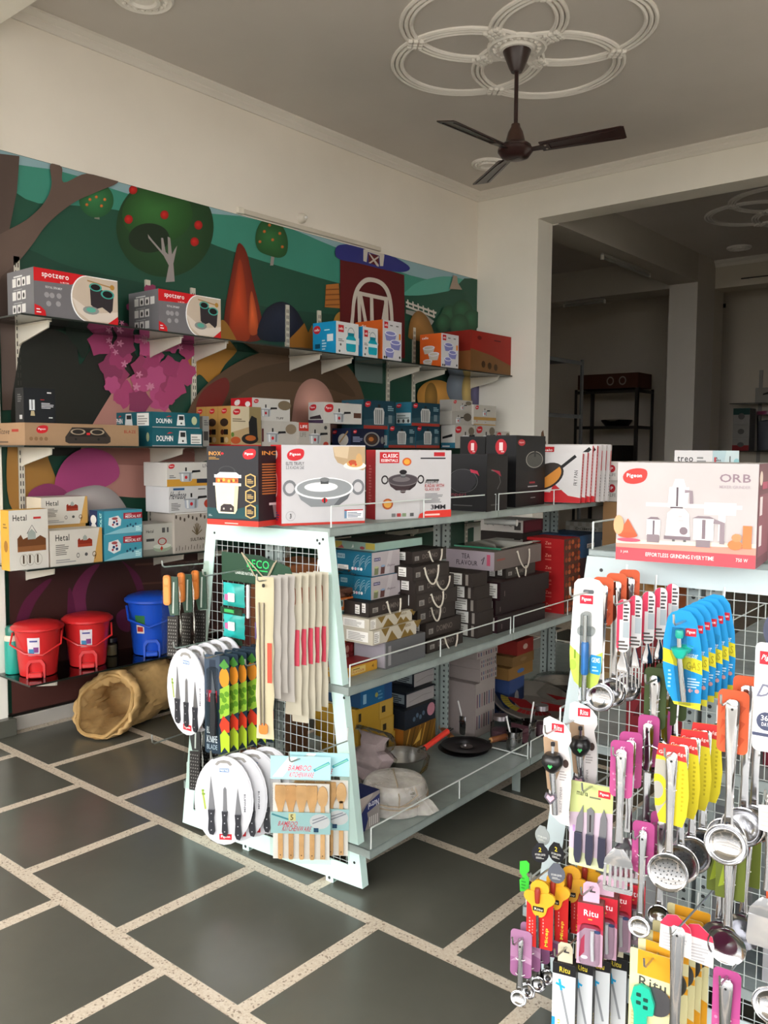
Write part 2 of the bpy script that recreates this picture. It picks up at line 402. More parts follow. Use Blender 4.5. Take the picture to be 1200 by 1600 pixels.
MURAL = [
('sky','#8fb0b8',0,[(2.131,3.002),(6.427,3.019),(6.587,2.762),(5.478,2.873),(4.59,2.872),(3.862,2.953),(2.817,2.852),(2.124,2.766)]),
('hills','#3f8d7b',1,[(2.095,2.878),(2.365,2.944),(2.584,2.954),(2.86,2.932),(3.348,2.928),(3.975,2.996),(4.59,2.94),(5.478,2.873),(6.382,2.847),(6.446,2.296),(3.86,2.624),(2.897,2.727),(2.088,2.618)]),
('hills','#57a493',1,[(5.48,2.773),(5.688,2.87),(5.998,2.943),(6.33,2.95),(6.582,2.931),(6.59,2.649),(5.481,2.673)]),
('meadow','#22503f',1,[(2.09,2.703),(2.36,2.761),(2.816,2.824),(3.16,2.814),(3.543,2.753),(4.148,2.711),(4.867,2.685),(5.48,2.713),(6,2.821),(6.581,2.987),(7.06,1.506),(2.056,1.486)]),
('meadow','#1d4436',1,[(2.083,2.445),(2.573,2.46),(3.155,2.44),(3.972,2.431),(5.165,2.485),(6.593,2.536),(6.625,1.388),(2.054,1.421)]),
('small_tree','#8b857c',0,[(2.683,2.748),(2.692,2.818),(2.708,2.822),(2.715,2.75)]),
('small_tree','#2f6a3f',1,[(2.805,2.874),(2.794,2.83),(2.763,2.791),(2.719,2.764),(2.671,2.754),(2.63,2.764),(2.602,2.79),(2.592,2.828),(2.603,2.87),(2.633,2.908),(2.675,2.936),(2.723,2.947),(2.765,2.939),(2.795,2.913)]),
('small_tree','#b5672f',1,[(2.668,2.847),(2.663,2.839),(2.653,2.837),(2.648,2.843),(2.653,2.852),(2.663,2.854)]),
('small_tree','#b5672f',1,[(2.707,2.87),(2.702,2.861),(2.692,2.859),(2.687,2.866),(2.693,2.874),(2.702,2.876)]),
('small_tree','#b5672f',1,[(2.759,2.867),(2.754,2.859),(2.744,2.857),(2.739,2.863),(2.744,2.872),(2.754,2.874)]),
('small_tree','#b5672f',1,[(2.738,2.828),(2.733,2.82),(2.723,2.817),(2.718,2.824),(2.723,2.833),(2.733,2.835)]),
('small_tree','#b5672f',1,[(2.648,2.816),(2.643,2.807),(2.633,2.805),(2.628,2.812),(2.633,2.82),(2.643,2.822)]),
('apple_tree','#274a2b',1,[(3.509,2.864),(3.47,2.724),(3.365,2.602),(3.22,2.521),(3.066,2.498),(2.935,2.532),(2.848,2.615),(2.819,2.729),(2.852,2.855),(2.942,2.972),(3.075,3.057),(3.228,3.093),(3.371,3.069),(3.473,2.988)]),
('apple_tree','#31602f',1,[(3.348,2.909),(3.321,2.829),(3.248,2.756),(3.146,2.704),(3.037,2.685),(2.942,2.699),(2.879,2.742),(2.857,2.808),(2.881,2.882),(2.946,2.952),(3.042,3.005),(3.151,3.03),(3.252,3.021),(3.323,2.977)]),
('apple_trunk','#1f2f20',1,[(3.177,2.736),(3.162,2.696),(3.122,2.659),(3.064,2.632),(3.002,2.621),(2.947,2.628),(2.909,2.65),(2.897,2.684),(2.911,2.722),(2.949,2.758),(3.004,2.785),(3.067,2.797),(3.124,2.792),(3.163,2.77)]),
('apple_trunk','#9c9392',0,[(3.146,2.473),(3.17,2.574),(3.135,2.624),(3.03,2.708),(3.026,2.729),(3.06,2.699),(3.122,2.651),(3.118,2.725),(3.132,2.727),(3.149,2.649),(3.167,2.637),(3.164,2.741),(3.182,2.737),(3.194,2.642),(3.213,2.675),(3.232,2.701),(3.203,2.59),(3.211,2.486)]),
('apple','#b3221f',1,[(2.959,2.965),(2.953,2.949),(2.939,2.937),(2.922,2.933),(2.908,2.939),(2.904,2.952),(2.909,2.968),(2.923,2.98),(2.94,2.984),(2.954,2.978)]),
('apple','#b3221f',1,[(2.926,2.793),(2.92,2.777),(2.907,2.765),(2.89,2.762),(2.876,2.768),(2.871,2.782),(2.877,2.798),(2.89,2.81),(2.907,2.813),(2.921,2.807)]),
('apple','#b3221f',1,[(3.172,2.869),(3.167,2.852),(3.152,2.84),(3.134,2.836),(3.119,2.843),(3.114,2.857),(3.12,2.873),(3.134,2.885),(3.152,2.889),(3.167,2.883)]),
('apple','#b3221f',1,[(3.422,2.858),(3.416,2.841),(3.4,2.828),(3.381,2.825),(3.365,2.831),(3.359,2.846),(3.365,2.863),(3.381,2.876),(3.401,2.88),(3.416,2.873)]),
('apple','#b3221f',1,[(3.392,2.752),(3.386,2.735),(3.37,2.723),(3.35,2.719),(3.335,2.726),(3.329,2.741),(3.335,2.758),(3.351,2.77),(3.37,2.774),(3.386,2.767)]),
('orange_tree','#9a9390',0,[(3.979,2.705),(3.991,2.786),(3.962,2.815),(3.997,2.804),(4.025,2.809),(4.008,2.71)]),
('orange_tree','#2c5f33',1,[(3.862,2.912),(3.907,2.978),(3.997,3.009),(4.078,2.996),(4.137,2.914),(4.131,2.815),(4.066,2.77),(3.962,2.769),(3.883,2.784),(3.851,2.836)]),
('orange_tree','#b5672f',1,[(3.989,2.97),(3.982,2.959),(3.967,2.957),(3.96,2.964),(3.967,2.975),(3.982,2.977)]),
('orange_tree','#b5672f',1,[(3.943,2.919),(3.936,2.909),(3.922,2.906),(3.915,2.914),(3.922,2.924),(3.936,2.927)]),
('orange_tree','#b5672f',1,[(4.017,2.879),(4.01,2.869),(3.995,2.866),(3.988,2.874),(3.995,2.884),(4.01,2.887)]),
('orange_tree','#b5672f',1,[(4.081,2.933),(4.074,2.923),(4.059,2.92),(4.052,2.928),(4.059,2.938),(4.074,2.941)]),
('orange_tree','#b5672f',1,[(4.104,2.849),(4.097,2.838),(4.082,2.835),(4.075,2.843),(4.082,2.854),(4.097,2.856)]),
('orange_tree','#b5672f',1,[(3.903,2.846),(3.896,2.836),(3.882,2.833),(3.875,2.841),(3.882,2.851),(3.896,2.853)]),
('autumn_bush','#7d2a1a',1,[(3.599,2.183),(3.59,2.343),(3.634,2.549),(3.677,2.716),(3.71,2.802),(3.774,2.753),(3.827,2.578),(3.892,2.379),(3.903,2.213)]),
('autumn_bush','#b0401f',1,[(3.641,2.187),(3.632,2.348),(3.676,2.555),(3.714,2.702),(3.751,2.607),(3.782,2.366),(3.791,2.202)]),
('autumn_bush','#c4562a',1,[(3.792,2.243),(3.793,2.408),(3.815,2.514),(3.859,2.375),(3.864,2.251)]),
('mound','#1c2233',1,[(3.886,2.211),(3.915,2.382),(4.03,2.468),(4.148,2.475),(4.257,2.402),(4.301,2.253)]),
('hay_bale','#b06f33',0,[(4.512,2.657),(4.645,2.685),(4.659,2.509),(4.499,2.498)]),
('hay_bale','#7d4a22',0,[(4.505,2.625),(4.652,2.65),(4.652,2.641),(4.505,2.616)]),
('hay_bale','#7d4a22',0,[(4.505,2.589),(4.652,2.613),(4.652,2.604),(4.505,2.58)]),
('hay_bale','#7d4a22',0,[(4.505,2.553),(4.652,2.577),(4.652,2.568),(4.505,2.544)]),
('hay_bale','#7d4a22',0,[(4.505,2.517),(4.652,2.54),(4.652,2.531),(4.505,2.508)]),
('wheat','#a8762f',1,[(3.265,1.996),(3.338,2.099),(3.487,2.172),(3.564,2.3),(3.652,2.229),(3.694,2.131),(3.587,2.021),(3.484,1.893),(3.385,1.946),(3.311,1.883)]),
('wheat','#a06a2c',0,[(4.087,2.102),(4.147,2.237),(4.239,2.312),(4.294,2.362),(4.332,2.3),(4.37,2.357),(4.408,2.286),(4.408,2.084)]),
('wheat','#a87c35',1,[(4.592,2.418),(4.646,2.48),(4.728,2.48),(4.784,2.417),(4.728,2.341),(4.605,2.329)]),
('barn','#5e1a1d',0,[(4.658,2.883),(5.397,2.861),(5.414,2.211),(4.653,2.218)]),
('barn','#31357f',1,[(4.604,2.91),(4.657,2.961),(4.865,2.993),(5.16,2.993),(5.445,2.943),(5.429,2.895),(5.239,2.866),(4.866,2.863),(4.644,2.858)]),
('barn','#cfc8bd',0,[(4.909,2.973),(4.937,3.006),(5.137,3.008),(5.153,2.977),(5.138,2.888),(5.101,2.882),(5.093,2.958),(4.959,2.963),(4.945,2.885),(4.909,2.889)]),
('barn','#5e1a1d',0,[(4.967,2.955),(5.085,2.956),(5.086,2.88),(4.967,2.884)]),
('barn','#cfc8bd',0,[(4.967,2.955),(4.981,2.957),(5.086,2.889),(5.086,2.875),(5.063,2.876)]),
('barn','#cfc8bd',0,[(5.085,2.956),(5.085,2.942),(4.989,2.883),(4.967,2.884)]),
('barn','#cfc8bd',1,[(4.778,2.159),(4.777,2.486),(4.811,2.654),(4.903,2.752),(5.012,2.782),(5.147,2.764),(5.233,2.679),(5.266,2.496),(5.27,2.2)]),
('barn','#571518',1,[(4.821,2.163),(4.812,2.491),(4.846,2.636),(4.918,2.721),(5.012,2.749),(5.125,2.732),(5.194,2.654),(5.227,2.492),(5.23,2.196)]),
('barn','#cfc8bd',0,[(4.846,2.659),(5.194,2.659),(5.195,2.63),(4.846,2.631)]),
('barn','#cfc8bd',0,[(4.984,2.654),(5.021,2.655),(5.039,2.277),(4.994,2.273)]),
('barn','#cfc8bd',0,[(4.853,2.66),(4.889,2.66),(4.978,2.367),(4.942,2.364)]),
('barn','#cfc8bd',0,[(5.164,2.66),(5.202,2.66),(5.128,2.359),(5.09,2.355)]),
('barn','#cfc8bd',0,[(4.839,2.658),(4.875,2.658),(4.891,2.311),(4.855,2.307)]),
('barn','#cfc8bd',0,[(5.148,2.658),(5.194,2.659),(5.213,2.343),(5.167,2.338)]),
('white_fence','#d2cec6',0,[(5.432,2.676),(5.448,2.676),(5.457,2.614),(5.441,2.612)]),
('white_fence','#d2cec6',0,[(5.498,2.669),(5.514,2.668),(5.523,2.606),(5.507,2.604)]),
('white_fence','#d2cec6',0,[(5.564,2.661),(5.581,2.661),(5.59,2.598),(5.574,2.596)]),
('white_fence','#d2cec6',0,[(5.632,2.654),(5.649,2.653),(5.658,2.59),(5.641,2.588)]),
('white_fence','#d2cec6',0,[(5.701,2.646),(5.718,2.645),(5.728,2.582),(5.71,2.58)]),
('white_fence','#d2cec6',0,[(5.77,2.638),(5.788,2.638),(5.798,2.573),(5.78,2.571)]),
('white_fence','#d2cec6',0,[(5.416,2.659),(5.823,2.624),(5.815,2.607),(5.416,2.644)]),
('white_fence','#d2cec6',0,[(5.416,2.629),(5.806,2.59),(5.798,2.573),(5.416,2.614)]),
('white_fence','#9a9a94',0,[(5.417,2.594),(5.65,2.592),(5.789,2.546),(5.755,2.511),(5.608,2.546),(5.417,2.564)]),
('haystack','#8f6836',1,[(5.452,2.417),(5.483,2.532),(5.565,2.602),(5.667,2.584),(5.755,2.501),(5.793,2.374),(5.485,2.37)]),
('hill_trunk','#a08f80',0,[(6,2.837),(6.035,2.906),(6.053,2.962),(6.109,2.96),(6.119,2.907),(6.187,2.858)]),
('round_bush','#235237',1,[(6.125,2.639),(6.114,2.602),(6.081,2.571),(6.032,2.55),(5.979,2.544),(5.931,2.554),(5.898,2.577),(5.886,2.61),(5.897,2.646),(5.929,2.677),(5.976,2.698),(6.029,2.705),(6.078,2.696),(6.112,2.672)]),
('round_bush','#235237',1,[(6.346,2.693),(6.331,2.647),(6.289,2.607),(6.227,2.58),(6.159,2.573),(6.098,2.585),(6.056,2.615),(6.04,2.655),(6.054,2.7),(6.095,2.74),(6.155,2.767),(6.223,2.776),(6.285,2.764),(6.329,2.735)]),
('round_bush','#235237',1,[(6.478,2.636),(6.465,2.596),(6.426,2.56),(6.371,2.537),(6.309,2.53),(6.254,2.542),(6.216,2.568),(6.202,2.604),(6.214,2.644),(6.251,2.679),(6.305,2.703),(6.366,2.71),(6.423,2.7),(6.463,2.674)]),
('round_bush','#235237',1,[(6.024,2.557),(6.014,2.524),(5.984,2.495),(5.94,2.476),(5.892,2.471),(5.848,2.481),(5.818,2.503),(5.807,2.533),(5.817,2.565),(5.846,2.594),(5.889,2.613),(5.937,2.619),(5.981,2.61),(6.012,2.588)]),
('round_bush','#235237',1,[(6.29,2.571),(6.276,2.528),(6.237,2.491),(6.18,2.467),(6.116,2.46),(6.06,2.472),(6.02,2.501),(6.006,2.539),(6.019,2.581),(6.057,2.617),(6.112,2.642),(6.176,2.649),(6.234,2.638),(6.275,2.61)]),
('big_trunk','#564741',0,[(2.065,2.954),(2.255,2.972),(2.237,2.792),(2.192,2.591),(2.213,2.402),(2.253,2.083),(2.229,1.686),(2.029,1.678)]),
('big_trunk','#66544c',1,[(2.051,2.439),(2.118,2.539),(2.281,2.657),(2.382,2.765),(2.427,2.867),(2.422,2.971),(2.487,2.974),(2.497,2.897),(2.637,2.977),(2.828,2.981),(2.698,2.895),(2.55,2.802),(2.401,2.664),(2.306,2.531),(2.214,2.419),(2.046,2.282)]),
('dark_shrub','#1b1d19',1,[(2.217,1.487),(2.222,1.949),(2.291,2.07),(2.416,2.117),(2.545,2.062),(2.569,1.943),(2.641,2.036),(2.742,2.134),(2.886,2.076),(3.012,1.865),(2.922,1.712),(2.791,1.489)]),
('dark_shrub','#14241c',1,[(2.49,2.118),(2.605,2.189),(2.642,2.088),(2.593,1.979),(2.556,2.028)]),
('flower_pot','#b07d72',1,[(2.735,1.759),(2.84,1.869),(2.947,1.916),(3.056,1.867),(3.153,1.721),(3.33,1.491),(3.278,1.215),(2.664,1.237),(2.55,1.435)]),
('flower_pot','#8f5f55',1,[(2.551,1.47),(2.669,1.488),(3.258,1.475),(3.33,1.428),(3.257,1.381),(2.667,1.402),(2.543,1.432)]),
('pink_bush','#93395f',0,[(3.14,1.936),(3.113,1.908),(3.096,1.885),(3.076,1.853),(3.042,1.866),(3.015,1.872),(2.978,1.877),(2.983,1.912),(2.984,1.938),(2.979,1.973),(3.017,1.982),(3.044,1.992),(3.079,2.01),(3.097,1.98),(3.114,1.96)]),
('pink_bush','#a8426e',0,[(3.355,1.952),(3.324,1.924),(3.321,1.887),(3.287,1.866),(3.25,1.882),(3.211,1.87),(3.182,1.891),(3.19,1.927),(3.169,1.956),(3.183,1.989),(3.224,1.998),(3.25,2.028),(3.289,2.028),(3.307,1.996),(3.345,1.986)]),
('pink_bush','#9c3a66',0,[(2.766,2.081),(2.758,2.054),(2.755,2.016),(2.717,2.013),(2.689,2.01),(2.653,1.997),(2.642,2.03),(2.633,2.055),(2.614,2.084),(2.644,2.108),(2.666,2.126),(2.69,2.157),(2.72,2.14),(2.743,2.127),(2.778,2.117)]),
('pink_bush','#b34d7c',0,[(3.102,1.829),(3.109,1.811),(3.098,1.794),(3.076,1.795),(3.059,1.782),(3.039,1.786),(3.035,1.805),(3.018,1.815),(3.016,1.834),(3.035,1.846),(3.041,1.865),(3.06,1.873),(3.077,1.861),(3.098,1.862),(3.112,1.849)]),
('pink_bush','#853458',0,[(3.015,2.245),(3.027,2.218),(2.998,2.202),(2.976,2.191),(2.951,2.169),(2.929,2.188),(2.915,2.203),(2.888,2.216),(2.903,2.243),(2.916,2.263),(2.924,2.293),(2.954,2.292),(2.977,2.289),(3.01,2.295),(3.014,2.267)]),
('pink_bush','#93395f',0,[(3.079,2.402),(3.077,2.381),(3.054,2.371),(3.042,2.352),(3.02,2.344),(3.006,2.36),(2.985,2.362),(2.973,2.377),(2.988,2.398),(2.986,2.417),(3,2.435),(3.023,2.432),(3.043,2.443),(3.065,2.438),(3.064,2.416)]),
('pink_bush','#a8426e',0,[(2.92,1.81),(2.899,1.782),(2.878,1.764),(2.861,1.732),(2.829,1.741),(2.806,1.753),(2.771,1.756),(2.773,1.789),(2.779,1.814),(2.773,1.847),(2.805,1.858),(2.832,1.862),(2.864,1.881),(2.883,1.855),(2.894,1.832)]),
('pink_bush','#9c3a66',0,[(2.817,1.879),(2.801,1.864),(2.797,1.846),(2.782,1.832),(2.764,1.842),(2.746,1.838),(2.729,1.846),(2.734,1.866),(2.726,1.882),(2.73,1.9),(2.751,1.904),(2.765,1.918),(2.784,1.921),(2.793,1.903),(2.809,1.896)]),
('pink_bush','#b34d7c',0,[(3.092,2.331),(3.084,2.317),(3.084,2.298),(3.064,2.294),(3.049,2.294),(3.029,2.286),(3.021,2.301),(3.019,2.315),(3.008,2.329),(3.022,2.343),(3.036,2.351),(3.049,2.368),(3.065,2.362),(3.076,2.353),(3.096,2.349)]),
('pink_bush','#853458',0,[(3.26,2.298),(3.264,2.279),(3.255,2.258),(3.229,2.257),(3.21,2.245),(3.186,2.243),(3.181,2.266),(3.164,2.277),(3.158,2.297),(3.181,2.311),(3.19,2.331),(3.21,2.345),(3.23,2.332),(3.252,2.333),(3.271,2.321)]),
('pink_bush','#a8426e',0,[(2.904,1.78),(2.907,1.753),(2.876,1.742),(2.86,1.723),(2.834,1.71),(2.817,1.734),(2.794,1.741),(2.775,1.76),(2.794,1.785),(2.795,1.808),(2.809,1.833),(2.838,1.825),(2.862,1.833),(2.891,1.829),(2.89,1.799)]),
('pink_bush','#9c3a66',0,[(3.187,2.292),(3.167,2.259),(3.136,2.239),(3.119,2.201),(3.08,2.204),(3.055,2.222),(3.013,2.221),(3.01,2.255),(3.023,2.286),(3.015,2.322),(3.05,2.341),(3.084,2.343),(3.121,2.367),(3.147,2.345),(3.155,2.314)]),
('pink_bush','#b34d7c',0,[(3.187,1.79),(3.154,1.762),(3.144,1.733),(3.119,1.704),(3.083,1.722),(3.05,1.72),(3.015,1.731),(3.024,1.769),(3.014,1.797),(3.016,1.832),(3.057,1.839),(3.084,1.858),(3.121,1.87),(3.138,1.835),(3.165,1.819)]),
('pink_bush','#853458',0,[(2.901,2.16),(2.889,2.144),(2.889,2.122),(2.869,2.115),(2.851,2.119),(2.829,2.11),(2.818,2.125),(2.819,2.144),(2.806,2.159),(2.819,2.176),(2.837,2.183),(2.851,2.202),(2.87,2.198),(2.881,2.184),(2.903,2.18)]),
('pink_bush','#a8426e',0,[(2.886,2.006),(2.893,1.99),(2.88,1.977),(2.863,1.975),(2.849,1.962),(2.834,1.969),(2.828,1.984),(2.812,1.991),(2.816,2.008),(2.829,2.019),(2.833,2.037),(2.851,2.04),(2.864,2.032),(2.883,2.036),(2.891,2.021)]),
('pink_bush','#9c3a66',0,[(3.141,2.2),(3.148,2.177),(3.121,2.165),(3.104,2.151),(3.082,2.136),(3.065,2.154),(3.047,2.162),(3.027,2.176),(3.043,2.199),(3.048,2.218),(3.058,2.242),(3.085,2.237),(3.106,2.241),(3.133,2.243),(3.133,2.217)]),
('pink_bush','#b34d7c',0,[(3.242,2.116),(3.233,2.094),(3.209,2.082),(3.197,2.058),(3.172,2.056),(3.155,2.072),(3.128,2.072),(3.121,2.094),(3.134,2.115),(3.129,2.139),(3.15,2.154),(3.174,2.152),(3.199,2.167),(3.219,2.154),(3.221,2.132)]),
('pink_bush','#853458',0,[(3.011,1.951),(2.996,1.936),(2.988,1.922),(2.976,1.905),(2.957,1.913),(2.942,1.914),(2.922,1.918),(2.926,1.937),(2.924,1.952),(2.923,1.971),(2.944,1.976),(2.958,1.983),(2.978,1.992),(2.987,1.975),(2.998,1.965)]),
('pink_bush','#a8426e',0,[(3.168,1.87),(3.165,1.855),(3.163,1.836),(3.142,1.835),(3.126,1.832),(3.105,1.827),(3.1,1.845),(3.093,1.858),(3.082,1.874),(3.1,1.886),(3.112,1.897),(3.126,1.912),(3.142,1.901),(3.157,1.895),(3.176,1.889)]),
('pink_bush','#9c3a66',0,[(3.216,2.19),(3.228,2.163),(3.209,2.139),(3.176,2.137),(3.151,2.116),(3.122,2.122),(3.114,2.149),(3.088,2.162),(3.088,2.19),(3.115,2.208),(3.124,2.238),(3.153,2.249),(3.178,2.234),(3.21,2.239),(3.228,2.218)]),
('pink_bush','#93395f',0,[(2.88,1.909),(2.855,1.88),(2.835,1.858),(2.816,1.823),(2.782,1.835),(2.756,1.845),(2.718,1.848),(2.722,1.884),(2.726,1.912),(2.72,1.948),(2.757,1.959),(2.785,1.967),(2.819,1.986),(2.839,1.957),(2.853,1.934)]),
('pink_bush','#a8426e',0,[(3.329,2.216),(3.306,2.196),(3.304,2.171),(3.282,2.155),(3.256,2.165),(3.23,2.157),(3.208,2.169),(3.214,2.195),(3.201,2.214),(3.209,2.238),(3.238,2.244),(3.256,2.264),(3.283,2.267),(3.295,2.245),(3.32,2.238)]),
('pink_bush','#9c3a66',0,[(3.03,1.906),(3.023,1.891),(3.022,1.87),(3,1.867),(2.983,1.867),(2.962,1.86),(2.954,1.879),(2.95,1.894),(2.938,1.91),(2.955,1.924),(2.969,1.934),(2.983,1.951),(3.002,1.942),(3.015,1.932),(3.036,1.927)]),
('pink_bush','#b34d7c',0,[(3.197,1.903),(3.207,1.872),(3.19,1.84),(3.15,1.842),(3.12,1.822),(3.084,1.824),(3.076,1.86),(3.048,1.878),(3.043,1.91),(3.077,1.931),(3.089,1.962),(3.122,1.98),(3.151,1.958),(3.187,1.96),(3.214,1.938)]),
('pink_bush','#93395f',0,[(2.798,2.161),(2.798,2.134),(2.768,2.121),(2.753,2.099),(2.726,2.087),(2.708,2.109),(2.683,2.114),(2.667,2.133),(2.685,2.159),(2.685,2.184),(2.701,2.209),(2.73,2.203),(2.755,2.214),(2.782,2.21),(2.781,2.18)]),
('pink_bush','#a8426e',0,[(3.347,2.221),(3.323,2.187),(3.295,2.166),(3.276,2.128),(3.236,2.134),(3.209,2.15),(3.165,2.149),(3.164,2.186),(3.175,2.216),(3.167,2.253),(3.205,2.27),(3.239,2.274),(3.278,2.299),(3.303,2.273),(3.314,2.244)]),
('pink_bush','#9c3a66',0,[(3.068,2.209),(3.047,2.189),(3.041,2.168),(3.024,2.15),(3,2.16),(2.978,2.156),(2.956,2.163),(2.962,2.188),(2.954,2.206),(2.957,2.23),(2.984,2.235),(3.001,2.251),(3.026,2.258),(3.036,2.236),(3.056,2.228)]),
('pink_bush','#853458',0,[(2.83,1.947),(2.834,1.917),(2.823,1.882),(2.783,1.883),(2.754,1.868),(2.717,1.864),(2.71,1.901),(2.689,1.922),(2.677,1.954),(2.712,1.975),(2.726,2.003),(2.756,2.028),(2.785,2.004),(2.816,2.002),(2.847,1.984)]),
('pink_bush','#a8426e',0,[(3.352,2.091),(3.357,2.065),(3.326,2.053),(3.308,2.036),(3.282,2.021),(3.263,2.042),(3.241,2.05),(3.22,2.066),(3.239,2.091),(3.242,2.113),(3.255,2.138),(3.285,2.133),(3.31,2.139),(3.34,2.139),(3.34,2.11)]),
('pink_bush','#9c3a66',0,[(2.899,2.013),(2.884,1.982),(2.856,1.966),(2.84,1.933),(2.807,1.935),(2.786,1.954),(2.75,1.955),(2.745,1.985),(2.759,2.013),(2.752,2.046),(2.781,2.063),(2.811,2.062),(2.843,2.082),(2.867,2.063),(2.871,2.034)]),
('pink_bush','#b34d7c',0,[(2.998,2.131),(2.982,2.116),(2.975,2.101),(2.964,2.085),(2.945,2.093),(2.929,2.092),(2.91,2.096),(2.914,2.116),(2.911,2.13),(2.911,2.149),(2.932,2.153),(2.946,2.163),(2.965,2.171),(2.974,2.154),(2.986,2.145)]),
('pink_bush','#93395f',0,[(3.008,1.864),(3.007,1.848),(3.003,1.827),(2.98,1.827),(2.963,1.822),(2.941,1.818),(2.936,1.838),(2.927,1.851),(2.917,1.869),(2.937,1.882),(2.948,1.895),(2.963,1.911),(2.981,1.898),(2.997,1.893),(3.017,1.885)]),
('pink_bush','#a8426e',0,[(3.175,1.801),(3.189,1.772),(3.167,1.749),(3.135,1.749),(3.108,1.727),(3.08,1.737),(3.071,1.765),(3.042,1.78),(3.046,1.808),(3.072,1.826),(3.08,1.857),(3.111,1.865),(3.136,1.849),(3.171,1.854),(3.186,1.829)]),
('pink_bush','#9c3a66',0,[(3.219,2.361),(3.228,2.335),(3.198,2.321),(3.179,2.307),(3.154,2.287),(3.134,2.307),(3.116,2.317),(3.092,2.331),(3.109,2.357),(3.117,2.377),(3.127,2.405),(3.157,2.402),(3.181,2.405),(3.211,2.408),(3.213,2.38)]),
('pink_bush','#b34d7c',0,[(2.816,1.849),(2.81,1.828),(2.788,1.818),(2.777,1.797),(2.755,1.795),(2.741,1.811),(2.718,1.813),(2.71,1.832),(2.723,1.851),(2.719,1.873),(2.736,1.888),(2.758,1.884),(2.779,1.896),(2.798,1.886),(2.799,1.864)]),
('pink_bush','#853458',0,[(3.032,1.762),(3.004,1.734),(2.987,1.711),(2.968,1.678),(2.933,1.693),(2.906,1.7),(2.869,1.705),(2.875,1.741),(2.875,1.768),(2.871,1.803),(2.908,1.812),(2.935,1.822),(2.971,1.839),(2.989,1.808),(3.006,1.787)]),
('pink_bush','#93395f',0,[(3.357,2.146),(3.333,2.124),(3.331,2.095),(3.305,2.079),(3.277,2.09),(3.247,2.08),(3.225,2.095),(3.231,2.123),(3.214,2.145),(3.226,2.17),(3.257,2.178),(3.277,2.201),(3.307,2.202),(3.321,2.178),(3.35,2.171)]),
('pink_bush','#a8426e',0,[(3.171,2.111),(3.165,2.092),(3.163,2.067),(3.136,2.064),(3.115,2.061),(3.088,2.053),(3.08,2.076),(3.073,2.092),(3.059,2.112),(3.081,2.129),(3.097,2.142),(3.115,2.163),(3.137,2.151),(3.154,2.142),(3.18,2.136)]),
('pink_bush','#9c3a66',0,[(2.966,2.302),(2.974,2.281),(2.961,2.26),(2.934,2.259),(2.914,2.242),(2.89,2.244),(2.884,2.268),(2.864,2.278),(2.862,2.301),(2.885,2.317),(2.893,2.34),(2.915,2.352),(2.935,2.339),(2.961,2.343),(2.977,2.327)]),
('pink_bush','#853458',0,[(3.114,2.092),(3.112,2.069),(3.085,2.058),(3.072,2.037),(3.048,2.029),(3.032,2.048),(3.008,2.051),(2.995,2.069),(3.011,2.091),(3.009,2.114),(3.025,2.133),(3.051,2.128),(3.074,2.14),(3.097,2.133),(3.097,2.108)]),
('pink_bush','#93395f',0,[(2.815,2.206),(2.793,2.177),(2.773,2.158),(2.757,2.126),(2.726,2.133),(2.704,2.144),(2.669,2.144),(2.671,2.176),(2.677,2.202),(2.671,2.234),(2.703,2.247),(2.729,2.252),(2.76,2.273),(2.779,2.248),(2.789,2.226)]),
('pink_bush','#a8426e',0,[(3.302,2.202),(3.272,2.175),(3.266,2.143),(3.238,2.119),(3.204,2.133),(3.17,2.125),(3.14,2.138),(3.149,2.174),(3.133,2.199),(3.141,2.231),(3.18,2.239),(3.204,2.264),(3.241,2.272),(3.256,2.241),(3.288,2.23)]),
('pink_bush','#9c3a66',0,[(3.218,1.973),(3.205,1.949),(3.204,1.914),(3.169,1.908),(3.141,1.911),(3.105,1.899),(3.092,1.926),(3.088,1.951),(3.067,1.977),(3.093,2),(3.118,2.014),(3.14,2.043),(3.171,2.03),(3.19,2.013),(3.226,2.005)]),
('pink_bush','#b34d7c',0,[(3.203,2.19),(3.21,2.163),(3.197,2.132),(3.16,2.132),(3.133,2.115),(3.099,2.113),(3.092,2.146),(3.069,2.162),(3.061,2.191),(3.093,2.211),(3.105,2.238),(3.134,2.258),(3.161,2.239),(3.192,2.24),(3.219,2.223)]),
('pink_bush','#853458',0,[(2.903,2.081),(2.918,2.051),(2.889,2.031),(2.861,2.023),(2.833,1.998),(2.808,2.016),(2.795,2.038),(2.765,2.052),(2.777,2.083),(2.796,2.104),(2.804,2.138),(2.837,2.14),(2.863,2.131),(2.899,2.139),(2.907,2.109)]),
('pink_bush','#93395f',0,[(3.182,2.233),(3.186,2.198),(3.144,2.181),(3.123,2.154),(3.086,2.136),(3.062,2.165),(3.03,2.172),(3.005,2.196),(3.03,2.23),(3.032,2.261),(3.051,2.294),(3.091,2.287),(3.125,2.3),(3.164,2.297),(3.163,2.258)]),
('pink_bush','#a8426e',0,[(3.116,2.039),(3.106,2.023),(3.091,2.014),(3.083,1.995),(3.064,1.998),(3.051,2.007),(3.03,2.007),(3.029,2.024),(3.035,2.039),(3.031,2.058),(3.049,2.066),(3.066,2.067),(3.084,2.078),(3.097,2.066),(3.1,2.051)]),
('pink_bush','#9c3a66',0,[(3.088,2.251),(3.061,2.225),(3.053,2.2),(3.031,2.173),(3,2.187),(2.973,2.183),(2.943,2.191),(2.95,2.224),(2.942,2.247),(2.944,2.277),(2.979,2.285),(3.001,2.303),(3.033,2.315),(3.048,2.287),(3.071,2.275)]),
